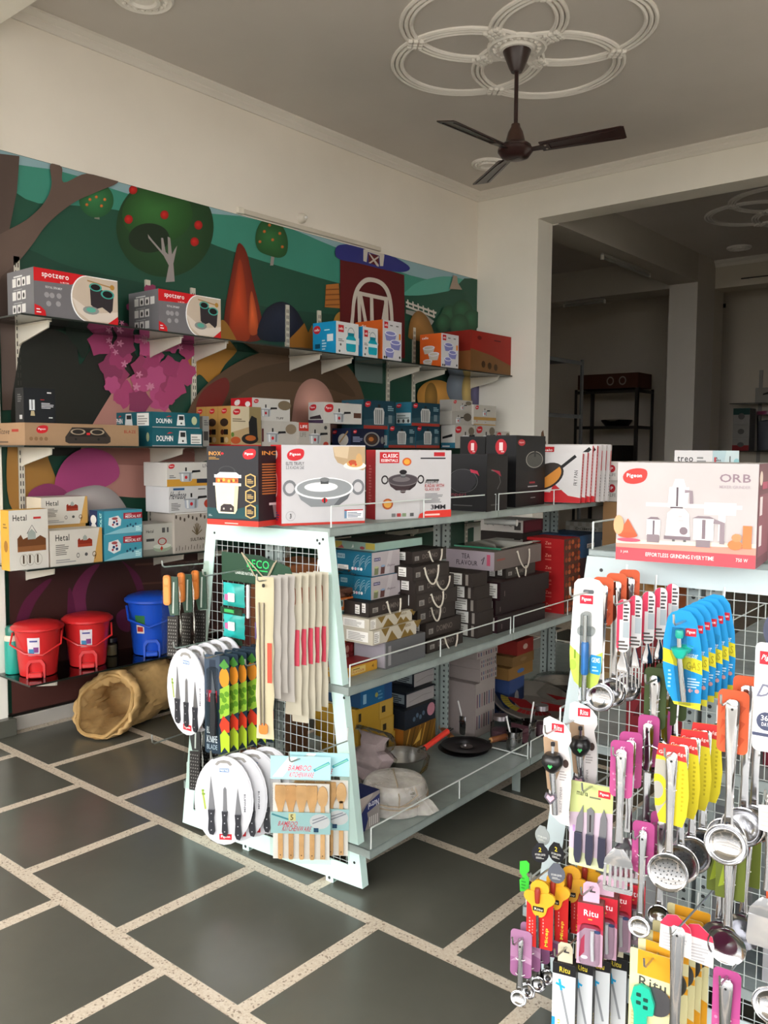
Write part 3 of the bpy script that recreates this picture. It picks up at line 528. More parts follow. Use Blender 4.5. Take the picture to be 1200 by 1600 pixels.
('pink_bush','#b34d7c',0,[(3.019,1.879),(3.001,1.856),(3,1.824),(2.97,1.815),(2.943,1.822),(2.91,1.81),(2.894,1.834),(2.895,1.861),(2.876,1.885),(2.895,1.909),(2.922,1.918),(2.943,1.946),(2.972,1.937),(2.988,1.916),(3.021,1.909)]),
('pink_bush','#853458',0,[(3.228,2.203),(3.229,2.177),(3.221,2.146),(3.184,2.145),(3.158,2.134),(3.124,2.127),(3.117,2.159),(3.099,2.176),(3.086,2.203),(3.118,2.223),(3.133,2.246),(3.159,2.27),(3.186,2.251),(3.213,2.248),(3.243,2.235)]),
('pink_bush','#93395f',0,[(3.17,1.881),(3.182,1.857),(3.162,1.84),(3.137,1.838),(3.115,1.819),(3.093,1.829),(3.084,1.85),(3.06,1.862),(3.066,1.886),(3.085,1.901),(3.091,1.927),(3.117,1.931),(3.138,1.92),(3.167,1.925),(3.177,1.904)]),
('pink_bush','#a8426e',0,[(3.262,1.859),(3.271,1.827),(3.234,1.813),(3.212,1.795),(3.181,1.776),(3.158,1.802),(3.134,1.814),(3.107,1.834),(3.129,1.863),(3.135,1.889),(3.149,1.92),(3.185,1.912),(3.214,1.917),(3.25,1.917),(3.251,1.882)]),
('pink_bush','#b34d7c',0,[(3.042,2.066),(3.024,2.049),(3.015,2.034),(3.003,2.014),(2.982,2.023),(2.964,2.024),(2.942,2.027),(2.946,2.05),(2.944,2.066),(2.943,2.087),(2.967,2.093),(2.983,2.101),(3.004,2.112),(3.015,2.092),(3.027,2.082)]),
('pink_bush','#93395f',0,[(3.023,1.96),(3.019,1.935),(3.015,1.901),(2.978,1.9),(2.952,1.895),(2.917,1.886),(2.908,1.917),(2.897,1.938),(2.88,1.966),(2.91,1.986),(2.928,2.005),(2.952,2.032),(2.98,2.013),(3.004,2.004),(3.037,1.993)]),
('pink_bush','#a8426e',0,[(3.187,2.314),(3.201,2.284),(3.179,2.257),(3.143,2.254),(3.114,2.23),(3.082,2.236),(3.074,2.267),(3.044,2.281),(3.045,2.312),(3.075,2.333),(3.084,2.366),(3.117,2.38),(3.144,2.363),(3.181,2.37),(3.201,2.347)]),
('pink_bush','#9c3a66',0,[(3.078,1.981),(3.087,1.956),(3.06,1.943),(3.04,1.931),(3.016,1.913),(2.997,1.932),(2.981,1.945),(2.957,1.959),(2.973,1.983),(2.982,2.002),(2.991,2.029),(3.02,2.026),(3.041,2.025),(3.071,2.028),(3.074,2.001)]),
('pink_bush','#b34d7c',0,[(3.125,1.913),(3.119,1.884),(3.087,1.872),(3.072,1.844),(3.041,1.838),(3.021,1.862),(2.99,1.864),(2.977,1.889),(2.996,1.915),(2.992,1.944),(3.014,1.966),(3.045,1.96),(3.074,1.975),(3.102,1.964),(3.102,1.933)]),
('pink_bush','#c87f9c',0,[(2.842,2.082),(2.832,2.076),(2.822,2.075),(2.825,2.068),(2.823,2.058),(2.815,2.064),(2.812,2.071),(2.804,2.066),(2.793,2.063),(2.798,2.073),(2.806,2.078),(2.798,2.082),(2.794,2.091),(2.805,2.091),(2.812,2.086),(2.815,2.095),(2.824,2.102),(2.826,2.093),(2.822,2.084),(2.832,2.086)]),
('pink_bush','#c87f9c',0,[(2.863,1.968),(2.85,1.964),(2.851,1.961),(2.855,1.95),(2.847,1.948),(2.841,1.957),(2.836,1.955),(2.826,1.948),(2.822,1.953),(2.831,1.963),(2.828,1.965),(2.817,1.971),(2.823,1.977),(2.835,1.973),(2.837,1.977),(2.841,1.988),(2.848,1.986),(2.847,1.974),(2.851,1.974),(2.865,1.975)]),
('pink_bush','#c87f9c',0,[(2.771,2.061),(2.767,2.058),(2.774,2.052),(2.772,2.046),(2.763,2.051),(2.76,2.053),(2.754,2.045),(2.748,2.044),(2.751,2.053),(2.753,2.057),(2.743,2.058),(2.741,2.063),(2.751,2.065),(2.756,2.065),(2.755,2.073),(2.76,2.078),(2.764,2.069),(2.765,2.066),(2.774,2.07),(2.78,2.067)]),
('pink_bush','#c87f9c',0,[(2.776,2.218),(2.782,2.215),(2.786,2.208),(2.778,2.207),(2.771,2.211),(2.768,2.205),(2.761,2.198),(2.759,2.205),(2.763,2.213),(2.756,2.212),(2.747,2.215),(2.754,2.22),(2.763,2.22),(2.761,2.226),(2.762,2.235),(2.769,2.231),(2.771,2.224),(2.777,2.228),(2.787,2.231),(2.784,2.223)]),
('pink_bush','#c87f9c',0,[(2.836,2.197),(2.844,2.193),(2.841,2.189),(2.832,2.191),(2.83,2.189),(2.827,2.181),(2.822,2.182),(2.823,2.19),(2.82,2.191),(2.811,2.19),(2.81,2.194),(2.82,2.197),(2.82,2.2),(2.817,2.207),(2.822,2.209),(2.827,2.203),(2.83,2.203),(2.838,2.21),(2.841,2.206),(2.835,2.199)]),
('pink_bush','#c87f9c',0,[(2.983,2.124),(2.987,2.117),(2.974,2.115),(2.967,2.116),(2.968,2.106),(2.961,2.099),(2.957,2.109),(2.956,2.115),(2.945,2.11),(2.936,2.112),(2.946,2.121),(2.953,2.124),(2.945,2.131),(2.946,2.139),(2.957,2.134),(2.962,2.13),(2.968,2.14),(2.978,2.142),(2.974,2.131),(2.971,2.125)]),
('pink_bush','#c87f9c',0,[(3.056,2.2),(3.047,2.193),(3.033,2.192),(3.035,2.186),(3.034,2.173),(3.024,2.177),(3.021,2.188),(3.013,2.183),(2.999,2.179),(3.001,2.188),(3.013,2.196),(3.007,2.2),(2.999,2.21),(3.01,2.212),(3.021,2.205),(3.025,2.212),(3.034,2.223),(3.039,2.215),(3.033,2.203),(3.042,2.204)]),
('pink_bush','#c87f9c',0,[(2.762,2.091),(2.751,2.087),(2.749,2.085),(2.753,2.076),(2.747,2.073),(2.742,2.08),(2.739,2.081),(2.73,2.074),(2.725,2.077),(2.732,2.085),(2.733,2.088),(2.724,2.092),(2.726,2.097),(2.736,2.095),(2.739,2.096),(2.742,2.105),(2.748,2.106),(2.748,2.096),(2.749,2.094),(2.76,2.096)]),
('pink_bush','#c87f9c',0,[(2.955,2.248),(2.946,2.244),(2.954,2.237),(2.954,2.227),(2.942,2.231),(2.937,2.237),(2.93,2.227),(2.919,2.223),(2.922,2.235),(2.927,2.242),(2.916,2.243),(2.909,2.25),(2.922,2.253),(2.931,2.252),(2.931,2.262),(2.937,2.271),(2.943,2.261),(2.943,2.253),(2.954,2.258),(2.966,2.257)]),
('pink_bush','#c87f9c',0,[(2.93,2.282),(2.934,2.279),(2.941,2.27),(2.933,2.267),(2.923,2.273),(2.92,2.269),(2.912,2.259),(2.907,2.264),(2.912,2.275),(2.906,2.275),(2.894,2.278),(2.9,2.284),(2.912,2.285),(2.912,2.29),(2.912,2.301),(2.92,2.3),(2.923,2.289),(2.929,2.292),(2.942,2.297),(2.941,2.289)]),
('pink_bush','#c87f9c',0,[(2.793,2.028),(2.802,2.024),(2.801,2.018),(2.79,2.02),(2.786,2.021),(2.783,2.011),(2.777,2.009),(2.777,2.019),(2.777,2.023),(2.765,2.021),(2.762,2.026),(2.773,2.03),(2.777,2.032),(2.773,2.04),(2.778,2.045),(2.784,2.037),(2.787,2.035),(2.795,2.042),(2.801,2.04),(2.794,2.032)]),
('pink_bush','#c87f9c',0,[(3.035,1.849),(3.043,1.841),(3.03,1.839),(3.02,1.841),(3.02,1.832),(3.014,1.822),(3.008,1.831),(3.008,1.841),(2.997,1.837),(2.985,1.838),(2.994,1.847),(3.004,1.85),(2.998,1.857),(2.996,1.868),(3.008,1.864),(3.014,1.857),(3.021,1.865),(3.033,1.87),(3.031,1.859),(3.024,1.851)]),
('pink_bush','#c87f9c',0,[(2.962,1.915),(2.958,1.908),(2.944,1.908),(2.943,1.904),(2.943,1.892),(2.935,1.893),(2.932,1.904),(2.927,1.903),(2.914,1.898),(2.913,1.905),(2.925,1.912),(2.923,1.916),(2.915,1.925),(2.922,1.928),(2.932,1.921),(2.936,1.925),(2.944,1.935),(2.95,1.93),(2.944,1.919),(2.948,1.917)]),
('pink_bush','#c87f9c',0,[(2.943,2.233),(2.93,2.228),(2.925,2.226),(2.93,2.217),(2.925,2.21),(2.917,2.218),(2.914,2.222),(2.904,2.214),(2.896,2.215),(2.904,2.225),(2.907,2.229),(2.897,2.234),(2.896,2.241),(2.909,2.239),(2.914,2.238),(2.917,2.249),(2.925,2.253),(2.926,2.241),(2.925,2.236),(2.938,2.239)]),
('pink_bush','#c87f9c',0,[(3.029,1.849),(3.016,1.846),(3.022,1.839),(3.024,1.827),(3.012,1.83),(3.005,1.839),(2.999,1.831),(2.986,1.825),(2.987,1.835),(2.995,1.844),(2.985,1.847),(2.975,1.855),(2.987,1.858),(2.999,1.855),(3,1.864),(3.006,1.875),(3.013,1.867),(3.012,1.856),(3.022,1.859),(3.037,1.858)]),
('pink_bush','#c87f9c',0,[(3.046,2.145),(3.046,2.141),(3.056,2.131),(3.049,2.126),(3.037,2.133),(3.032,2.131),(3.023,2.119),(3.016,2.122),(3.022,2.136),(3.019,2.138),(3.004,2.14),(3.006,2.148),(3.022,2.149),(3.024,2.152),(3.024,2.166),(3.033,2.167),(3.037,2.154),(3.041,2.154),(3.057,2.16),(3.06,2.153)]),
('pink_bush','#c87f9c',0,[(2.753,2.227),(2.763,2.223),(2.764,2.216),(2.753,2.217),(2.747,2.219),(2.744,2.209),(2.737,2.205),(2.736,2.215),(2.737,2.221),(2.726,2.219),(2.72,2.223),(2.731,2.228),(2.738,2.23),(2.734,2.238),(2.737,2.246),(2.745,2.239),(2.747,2.234),(2.756,2.241),(2.765,2.241),(2.758,2.232)]),
('pink_bush','#c87f9c',0,[(3.054,2.247),(3.064,2.241),(3.055,2.237),(3.043,2.239),(3.042,2.233),(3.037,2.222),(3.031,2.227),(3.032,2.238),(3.024,2.236),(3.011,2.235),(3.016,2.243),(3.028,2.247),(3.025,2.252),(3.022,2.262),(3.031,2.261),(3.038,2.253),(3.043,2.259),(3.054,2.266),(3.055,2.258),(3.047,2.249)]),
('pink_bush','#c87f9c',0,[(3.201,2.148),(3.2,2.142),(3.186,2.141),(3.183,2.139),(3.184,2.128),(3.176,2.125),(3.173,2.136),(3.17,2.138),(3.157,2.132),(3.153,2.137),(3.165,2.144),(3.166,2.147),(3.158,2.155),(3.163,2.16),(3.173,2.155),(3.177,2.155),(3.184,2.165),(3.191,2.163),(3.186,2.152),(3.187,2.15)]),
('pink_bush','#c87f9c',0,[(2.879,2.156),(2.866,2.149),(2.856,2.148),(2.86,2.138),(2.857,2.128),(2.847,2.136),(2.844,2.143),(2.834,2.136),(2.822,2.134),(2.829,2.145),(2.837,2.151),(2.827,2.156),(2.823,2.165),(2.837,2.165),(2.844,2.161),(2.848,2.172),(2.858,2.179),(2.859,2.167),(2.856,2.159),(2.869,2.161)]),
('pink_bush','#c87f9c',0,[(2.94,1.842),(2.926,1.838),(2.928,1.833),(2.933,1.821),(2.923,1.821),(2.915,1.831),(2.91,1.827),(2.897,1.819),(2.895,1.827),(2.904,1.837),(2.899,1.84),(2.887,1.847),(2.895,1.852),(2.909,1.848),(2.91,1.854),(2.916,1.867),(2.923,1.862),(2.922,1.849),(2.929,1.85),(2.944,1.85)]),
('pink_bush','#c87f9c',0,[(3.043,2.188),(3.039,2.185),(3.049,2.175),(3.045,2.167),(3.032,2.174),(3.027,2.176),(3.018,2.163),(3.008,2.164),(3.014,2.177),(3.015,2.182),(2.999,2.184),(2.998,2.191),(3.014,2.193),(3.02,2.194),(3.019,2.208),(3.027,2.213),(3.032,2.2),(3.035,2.196),(3.05,2.203),(3.057,2.198)]),
('pink_bush','#c87f9c',0,[(2.984,2.107),(2.992,2.104),(2.996,2.097),(2.986,2.097),(2.979,2.101),(2.976,2.093),(2.969,2.087),(2.967,2.095),(2.97,2.102),(2.961,2.101),(2.953,2.104),(2.962,2.109),(2.97,2.11),(2.967,2.117),(2.97,2.125),(2.977,2.12),(2.979,2.113),(2.986,2.119),(2.996,2.12),(2.992,2.112)]),
('pink_bush','#c87f9c',0,[(3.237,2.094),(3.247,2.089),(3.242,2.084),(3.23,2.087),(3.228,2.084),(3.225,2.073),(3.218,2.076),(3.219,2.086),(3.215,2.086),(3.202,2.085),(3.204,2.091),(3.216,2.094),(3.215,2.098),(3.211,2.107),(3.218,2.109),(3.225,2.101),(3.229,2.103),(3.239,2.11),(3.242,2.105),(3.234,2.096)]),
('pink_bush','#c87f9c',0,[(2.992,2.249),(2.995,2.242),(2.981,2.24),(2.975,2.24),(2.976,2.229),(2.969,2.224),(2.965,2.234),(2.963,2.239),(2.951,2.233),(2.944,2.236),(2.955,2.244),(2.96,2.248),(2.952,2.255),(2.954,2.263),(2.965,2.257),(2.97,2.255),(2.977,2.265),(2.985,2.266),(2.981,2.255),(2.979,2.25)]),
('pink_bush','#c87f9c',0,[(2.981,2.166),(2.972,2.159),(2.96,2.159),(2.962,2.151),(2.96,2.14),(2.951,2.145),(2.948,2.154),(2.941,2.149),(2.928,2.145),(2.932,2.155),(2.942,2.162),(2.934,2.166),(2.928,2.175),(2.94,2.176),(2.949,2.17),(2.952,2.178),(2.961,2.187),(2.964,2.178),(2.96,2.168),(2.969,2.169)]),
('pink_bush','#a03f70',1,[(2.397,1.281),(2.455,1.418),(2.59,1.488),(2.749,1.445),(2.788,1.324),(2.624,1.238),(2.468,1.174)]),
('pink_bush','#83355c',1,[(2.252,1.252),(2.361,1.299),(2.47,1.244),(2.449,1.14),(2.267,1.15)]),
('pale_rock','#a39a98',1,[(2.432,1.211),(2.508,1.26),(2.665,1.28),(2.786,1.214),(2.825,1.083),(2.448,1.105)]),
('wheat','#9c7137',1,[(2.229,1.686),(2.336,1.75),(2.406,1.692),(2.365,1.487),(2.45,1.175),(2.181,1.154),(2.156,1.486)]),
('thatch','#5b4634',1,[(3.285,1.726),(3.484,1.933),(3.857,2.117),(4.332,2.189),(4.73,2.085),(4.909,1.835),(4.874,1.593),(3.331,1.53)]),
('thatch','#4b3929',1,[(3.333,1.668),(3.586,1.899),(3.97,2.05),(4.46,2.088),(4.801,1.878),(4.332,1.944),(3.856,1.916),(3.533,1.735)]),
('thatch','#6b2320',1,[(3.333,1.727),(3.393,1.848),(3.561,1.938),(3.596,1.859),(3.482,1.693),(3.381,1.67)]),
('pumpkin_patch','#b98a7d',1,[(4.176,1.539),(4.158,1.758),(4.22,1.915),(4.345,1.981),(4.493,1.931),(4.58,1.774),(4.561,1.542)]),
('pumpkin_patch','#c08a3c',1,[(6.074,1.94),(6.048,1.877),(5.971,1.825),(5.862,1.794),(5.744,1.79),(5.639,1.813),(5.567,1.857),(5.542,1.914),(5.566,1.973),(5.636,2.024),(5.739,2.057),(5.857,2.064),(5.967,2.044),(6.045,2)]),
('pumpkin_patch','#8f6a2c',1,[(5.818,1.917),(5.811,1.861),(5.787,1.816),(5.752,1.79),(5.713,1.789),(5.678,1.812),(5.653,1.854),(5.644,1.908),(5.651,1.963),(5.674,2.008),(5.709,2.034),(5.748,2.036),(5.783,2.014),(5.809,1.971)]),
('pumpkin_patch','#6d7886',1,[(6.322,2.036),(6.305,1.967),(6.252,1.91),(6.175,1.877),(6.09,1.873),(6.015,1.9),(5.962,1.95),(5.943,2.014),(5.96,2.08),(6.01,2.136),(6.084,2.171),(6.168,2.177),(6.246,2.152),(6.301,2.102)]),
('pumpkin_patch','#b0985c',1,[(6.323,1.997),(6.317,1.933),(6.296,1.882),(6.266,1.853),(6.231,1.851),(6.199,1.878),(6.177,1.927),(6.168,1.988),(6.174,2.051),(6.194,2.102),(6.225,2.131),(6.259,2.134),(6.291,2.108),(6.314,2.059)]),
('pumpkin_patch','#555070',1,[(6.464,1.987),(6.457,1.928),(6.436,1.88),(6.404,1.852),(6.369,1.851),(6.336,1.875),(6.313,1.921),(6.304,1.979),(6.31,2.037),(6.331,2.085),(6.362,2.113),(6.398,2.115),(6.431,2.091),(6.454,2.046)]),
('pale_rock','#5d6b66',0,[(4.785,2.136),(5.108,2.137),(5.109,1.991),(4.8,1.996)]),
('wood_fence','#3c2220',0,[(2.042,0.965),(3.85,0.851),(4.6,-0.413),(2.016,0.038)]),
('wood_fence','#4d2c28',0,[(2.023,0.305),(3.847,0.374),(3.959,-0.268),(2.016,0.038)]),
('wood_fence','#5a3a32',0,[(2.885,0.817),(3.472,0.787),(3.472,0.775),(2.884,0.805)]),
('wood_fence','#5a3a32',0,[(2.883,0.703),(3.471,0.664),(3.471,0.652),(2.882,0.692)]),
('dark_shrub','#121014',1,[(2.163,0.482),(2.187,0.75),(2.385,0.796),(2.538,0.851),(2.864,0.856),(2.969,0.655),(2.944,0.428),(2.642,0.18),(2.299,0.249)]),
('magenta_bed','#5a1f3c',1,[(2.147,0.519),(2.203,0.68),(2.312,0.77),(2.366,0.781),(2.273,0.671),(2.199,0.527)]),
('magenta_bed','#6d2a4a',1,[(2.474,0.573),(2.488,0.713),(2.568,0.812),(2.656,0.839),(2.594,0.755),(2.565,0.65),(2.589,0.501),(2.628,0.459),(2.509,0.442)]),
('magenta_bed','#5a2040',1,[(2.779,0.857),(2.841,0.783),(2.903,0.625),(2.879,0.514),(2.946,0.581),(2.914,0.738)]),
('magenta_bed','#6a2c4c',1,[(2.756,0.532),(2.816,0.561),(2.866,0.497),(2.839,0.425),(2.772,0.455)]),
('magenta_bed','#5a1f3c',1,[(2.458,0.699),(2.488,0.678),(2.51,0.478),(2.487,0.319),(2.449,0.326)]),
('dark_shrub','#151112',1,[(2.847,0.632),(2.832,0.56),(2.793,0.507),(2.739,0.483),(2.681,0.492),(2.63,0.531),(2.596,0.593),(2.585,0.666),(2.599,0.735),(2.635,0.787),(2.687,0.814),(2.746,0.808),(2.798,0.77),(2.835,0.707)]),
('dark_shrub','#120f12',1,[(2.428,0.562),(2.416,0.502),(2.386,0.458),(2.344,0.437),(2.299,0.445),(2.26,0.479),(2.233,0.531),(2.225,0.592),(2.236,0.65),(2.265,0.693),(2.306,0.715),(2.351,0.709),(2.391,0.677),(2.419,0.624)]),
]
BX = {
'spot1': (-4.13, 2.361, 2.125, 0.2602, 0.4568, 0.2295, 0),
'spot2': (-4.139, 3.055, 2.125, 0.2782, 0.4279, 0.2277, 0),
'jug1': (-4.108, 4.356, 2.125, 0.2161, 0.2243, 0.217, 0),
'jug2': (-4.13, 4.592, 2.125, 0.26, 0.16, 0.2086, 0),
'bowl1': (-4.13, 4.831, 2.125, 0.26, 0.2131, 0.2812, 0),
'bowl2': (-4.103, 5.539, 2.125, 0.206, 0.2306, 0.2604, 0),
'carton1': (-4.15, 6.135, 2.125, 0.3, 0.622, 0.3276, 0),
'stove': (-4.185, 2.387, 1.5, 0.37, 0.636, 0.1103, 0),
'blackbox': (-4.073, 2.165, 1.611, 0.0851, 0.1622, 0.1686, 0),
'dol1': (-4.17, 2.959, 1.5, 0.34, 0.3376, 0.1017, 0),
'dol2': (-4.208, 2.951, 1.603, 0.416, 0.319, 0.0855, 0),
'grey1': (-4.12, 3.171, 1.5, 0.2, 0.0463, 0.1758, 0),
'grill': (-4.173, 3.458, 1.5, 0.3469, 0.2369, 0.2418, 0),
'cooklow': (-4.145, 3.751, 1.5, 0.25, 0.3014, 0.1628, 0),
'cookup': (-4.16, 3.718, 1.664, 0.1997, 0.3194, 0.1392, 0),
'life': (-4.125, 4.045, 1.5, 0.25, 0.2913, 0.1587, 0),
'cookhi': (-4.069, 4.314, 1.66, 0.1373, 0.3822, 0.1394, 0),
'darkset': (-4.088, 4.571, 1.5, 0.1754, 0.3545, 0.1325, 0),
'tealA': (-4.145, 4.98, 1.5, 0.25, 0.3164, 0.1649, 0),
'tealB': (-4.145, 5.296, 1.5, 0.25, 0.3002, 0.1728, 0),
'tealC': (-4.134, 4.732, 1.633, 0.2083, 0.3469, 0.2036, 0),
'tealD': (-4.077, 5.24, 1.666, 0.154, 0.3521, 0.1749, 0),
'white1': (-4.069, 5.764, 1.5, 0.1387, 0.2797, 0.1841, 0),
'white2': (-4.125, 6.067, 1.5, 0.25, 0.289, 0.1914, 0),
'white3': (-4.145, 5.748, 1.685, 0.25, 0.2869, 0.1098, 0),
'white4': (-4.125, 6.044, 1.692, 0.25, 0.3254, 0.0396, 0),
'white5': (-4.08, 5.746, 1.796, 0.1195, 0.2865, 0.0895, 0),
'white6': (-4.125, 6.048, 1.733, 0.25, 0.3351, 0.1235, 0),
'white7': (-4.125, 6.339, 1.5, 0.25, 0.2141, 0.1448, 0),
'hetL': (-4.04, 2.078, 0.9, 0.0802, 0.198, 0.2901, 0),
'hetF': (-4.065, 2.33, 0.9, 0.13, 0.2879, 0.1778, 0),
'hetB0': (-4.235, 2.346, 0.9, 0.15, 0.2629, 0.1912, 0),
'hetB': (-4.225, 2.354, 1.092, 0.1502, 0.2588, 0.1426, 0),
'med1': (-4.071, 2.6, 0.9, 0.141, 0.23, 0.1368, 0),
'med2': (-4.07, 2.603, 1.038, 0.1407, 0.2295, 0.1227, 0),
'casser': (-4.12, 2.836, 0.9, 0.2, 0.1979, 0.173, 0),
'sultan': (-4.11, 3.057, 0.9, 0.22, 0.2572, 0.2267, 0),
'hawk': (-4.11, 3.041, 1.128, 0.22, 0.2951, 0.1471, 0),
'pigc': (-4.11, 3.036, 1.276, 0.22, 0.3072, 0.134, 0),
'inox': (-2.32, 2.022, 1.23, 0.2199, 0.2, 0.2729, 12),
'kadai': (-2.153, 2.195, 1.23, 0.1028, 0.319, 0.2778, -22),
'classic': (-2.084, 2.627, 1.23, 0.0737, 0.3409, 0.2618, -20),
'blk1': (-2.129, 3.177, 1.23, 0.1782, 0.2121, 0.2448, 8),
'blk2': (-2.18, 3.569, 1.23, 0.1548, 0.3247, 0.3311, 6),
'blk3': (-2.441, 3.608, 1.23, 0.1411, 0.06, 0.3287, 6),
'wr1': (-1.901, 4.329, 1.23, 0.2156, 0.3, 0.11, 2),
'wr2': (-1.891, 4.3, 1.341, 0.2138, 0.3, 0.0961, 2),
'orb': (-0.7664, 2.07, 1.235, 0.3135, 0.2, 0.2345, 9),
'treo': (-1.031, 2.897, 1.235, 0.12, 0.3, 0.2629, 3),
'yel1': (-2.049, 2.245, 0.7, 0.1014, 0.195, 0.0337, 2),
'greyb': (-2.05, 2.476, 0.7, 0.15, 0.2456, 0.0963, 2),
'gold2': (-2.053, 2.419, 0.7973, 0.145, 0.2613, 0.0514, 2),
'gold1': (-2.065, 2.41, 0.8498, 0.145, 0.2557, 0.0415, 2),
'domS': (-2.084, 2.437, 0.8922, 0.14, 0.268, 0.051, 2),
'glw1': (-2.122, 2.441, 0.9443, 0.1532, 0.1764, 0.0825, 2),
'glw2': (-2.147, 2.457, 1.028, 0.175, 0.1695, 0.0866, 2),
'mint': (-2.18, 2.56, 1.115, 0.2023, 0.3018, 0.031, 2),
'redp': (-2.201, 2.349, 0.7, 0.1086, 0.1513, 0.0716, 2),
'or4': (-2.222, 2.364, 0.7726, 0.119, 0.1631, 0.0455, 2),
'or3': (-2.211, 2.364, 0.8191, 0.1183, 0.1853, 0.0499, 2),
'or2': (-2.182, 2.306, 0.87, 0.1104, 0.1334, 0.0421, 2),
'or1': (-2.179, 2.295, 0.9132, 0.1069, 0.1218, 0.0373, 2),
'dom7': (-2.155, 2.764, 0.7, 0.3, 0.2558, 0.0531, 2),
'dom6': (-2.17, 2.773, 0.7541, 0.3, 0.2514, 0.0608, 2),
'dom5': (-2.177, 2.734, 0.8159, 0.3, 0.2644, 0.0676, 2),
'dom4': (-2.139, 2.683, 0.8845, 0.3, 0.2856, 0.0611, 2),
'dom3': (-2.136, 2.666, 0.9466, 0.3, 0.2614, 0.0535, 2),
'dom2': (-2.13, 2.632, 1.001, 0.3, 0.2421, 0.053, 2),
'dom1': (-2.183, 2.689, 1.055, 0.3, 0.2333, 0.0468, 2),
'lab5': (-2.118, 3.058, 0.7, 0.22, 0.1249, 0.0574, 2),
'lab4': (-2.106, 3.044, 0.7584, 0.22, 0.1243, 0.0569, 2),
'lab3': (-2.1, 3.024, 0.8163, 0.22, 0.1232, 0.0565, 2),
'lab2': (-2.097, 2.998, 0.8738, 0.22, 0.1218, 0.056, 2),
'lab1': (-2.092, 2.971, 0.9309, 0.22, 0.1203, 0.0556, 2),
'mar3': (-2.106, 3.356, 0.7, 0.2, 0.4375, 0.073, 2),
'mar2': (-2.122, 3.376, 0.774, 0.2, 0.4611, 0.0689, 2),
'mar1': (-2.096, 3.364, 0.8438, 0.2, 0.449, 0.078, 2),
'tean': (-2.123, 3.38, 0.9229, 0.1838, 0.2718, 0.0486, 2),
'tea': (-2.147, 3.345, 0.9724, 0.2431, 0.4542, 0.0813, 4),
'red6': (-2.096, 3.808, 0.7, 0.2, 0.1694, 0.0611, 2),
'red5': (-2.094, 3.802, 0.7621, 0.2, 0.169, 0.0609, 2),
'red4': (-2.092, 3.795, 0.8241, 0.2, 0.1685, 0.0607, 2),
'red3': (-2.09, 3.788, 0.8858, 0.2, 0.1681, 0.0605, 2),
'red2': (-2.087, 3.78, 0.9473, 0.2, 0.1676, 0.0602, 2),
'red1': (-2.084, 3.772, 1.008, 0.2, 0.1671, 0.06, 2),
'blu': (-2.266, 4.368, 0.92, 0.25, 0.4579, 0.1194, 2),
'blu0': (-2.266, 4.368, 0.7, 0.25, 0.4579, 0.219, 2),
'birds': (-2.496, 4.054, 1.055, 0.261, 0.2219, 0.0645, 2),
'domL': (-2.246, 4.552, 1.04, 0.2474, 0.25, 0.0498, 2),
'sup': (-2.496, 4.054, 0.7, 0.261, 0.2219, 0.3537, 2),
'nut': (-1.972, 2.219, 0.165, 0.088, 0.1176, 0.123, 2),
'yb3': (-2.466, 2.764, 0.165, 0.25, 0.2042, 0.0993, 2),
'yb2': (-2.446, 2.713, 0.2653, 0.25, 0.2388, 0.081, 2),
'yb1': (-2.445, 2.703, 0.3473, 0.25, 0.2461, 0.0778, 2),
'blue4': (-2.417, 2.708, 0.4261, 0.2, 0.2116, 0.0725, 2),
'gift': (-2.418, 2.997, 0.165, 0.22, 0.2453, 0.103, 2),
'flor': (-2.412, 2.992, 0.269, 0.22, 0.2348, 0.0855, 2),
'dkw2': (-2.439, 3.027, 0.3555, 0.22, 0.2125, 0.0633, 2),
'dkw1': (-2.474, 3.104, 0.4198, 0.22, 0.1675, 0.0648, 2),
'ww2': (-2.517, 3.385, 0.165, 0.25, 0.1244, 0.215, 2),
'pat4': (-2.283, 3.334, 0.165, 0.2, 0.1713, 0.2525, 2),
'pat3': (-2.283, 3.358, 0.4185, 0.2, 0.1494, 0.0607, 2),
'pat2': (-2.282, 3.354, 0.4802, 0.2, 0.1433, 0.0503, 2),
'pat1': (-2.283, 3.346, 0.5315, 0.2, 0.1827, 0.0696, 2),
'cart4': (-2.303, 3.647, 0.165, 0.2, 0.1476, 0.1999, 2),
'cart3': (-2.304, 3.684, 0.3659, 0.2, 0.2465, 0.0588, 2),
'cart2': (-2.304, 3.708, 0.4257, 0.2, 0.2159, 0.0489, 2),
'cart1': (-2.303, 3.723, 0.4755, 0.2, 0.1644, 0.0719, 2),
}
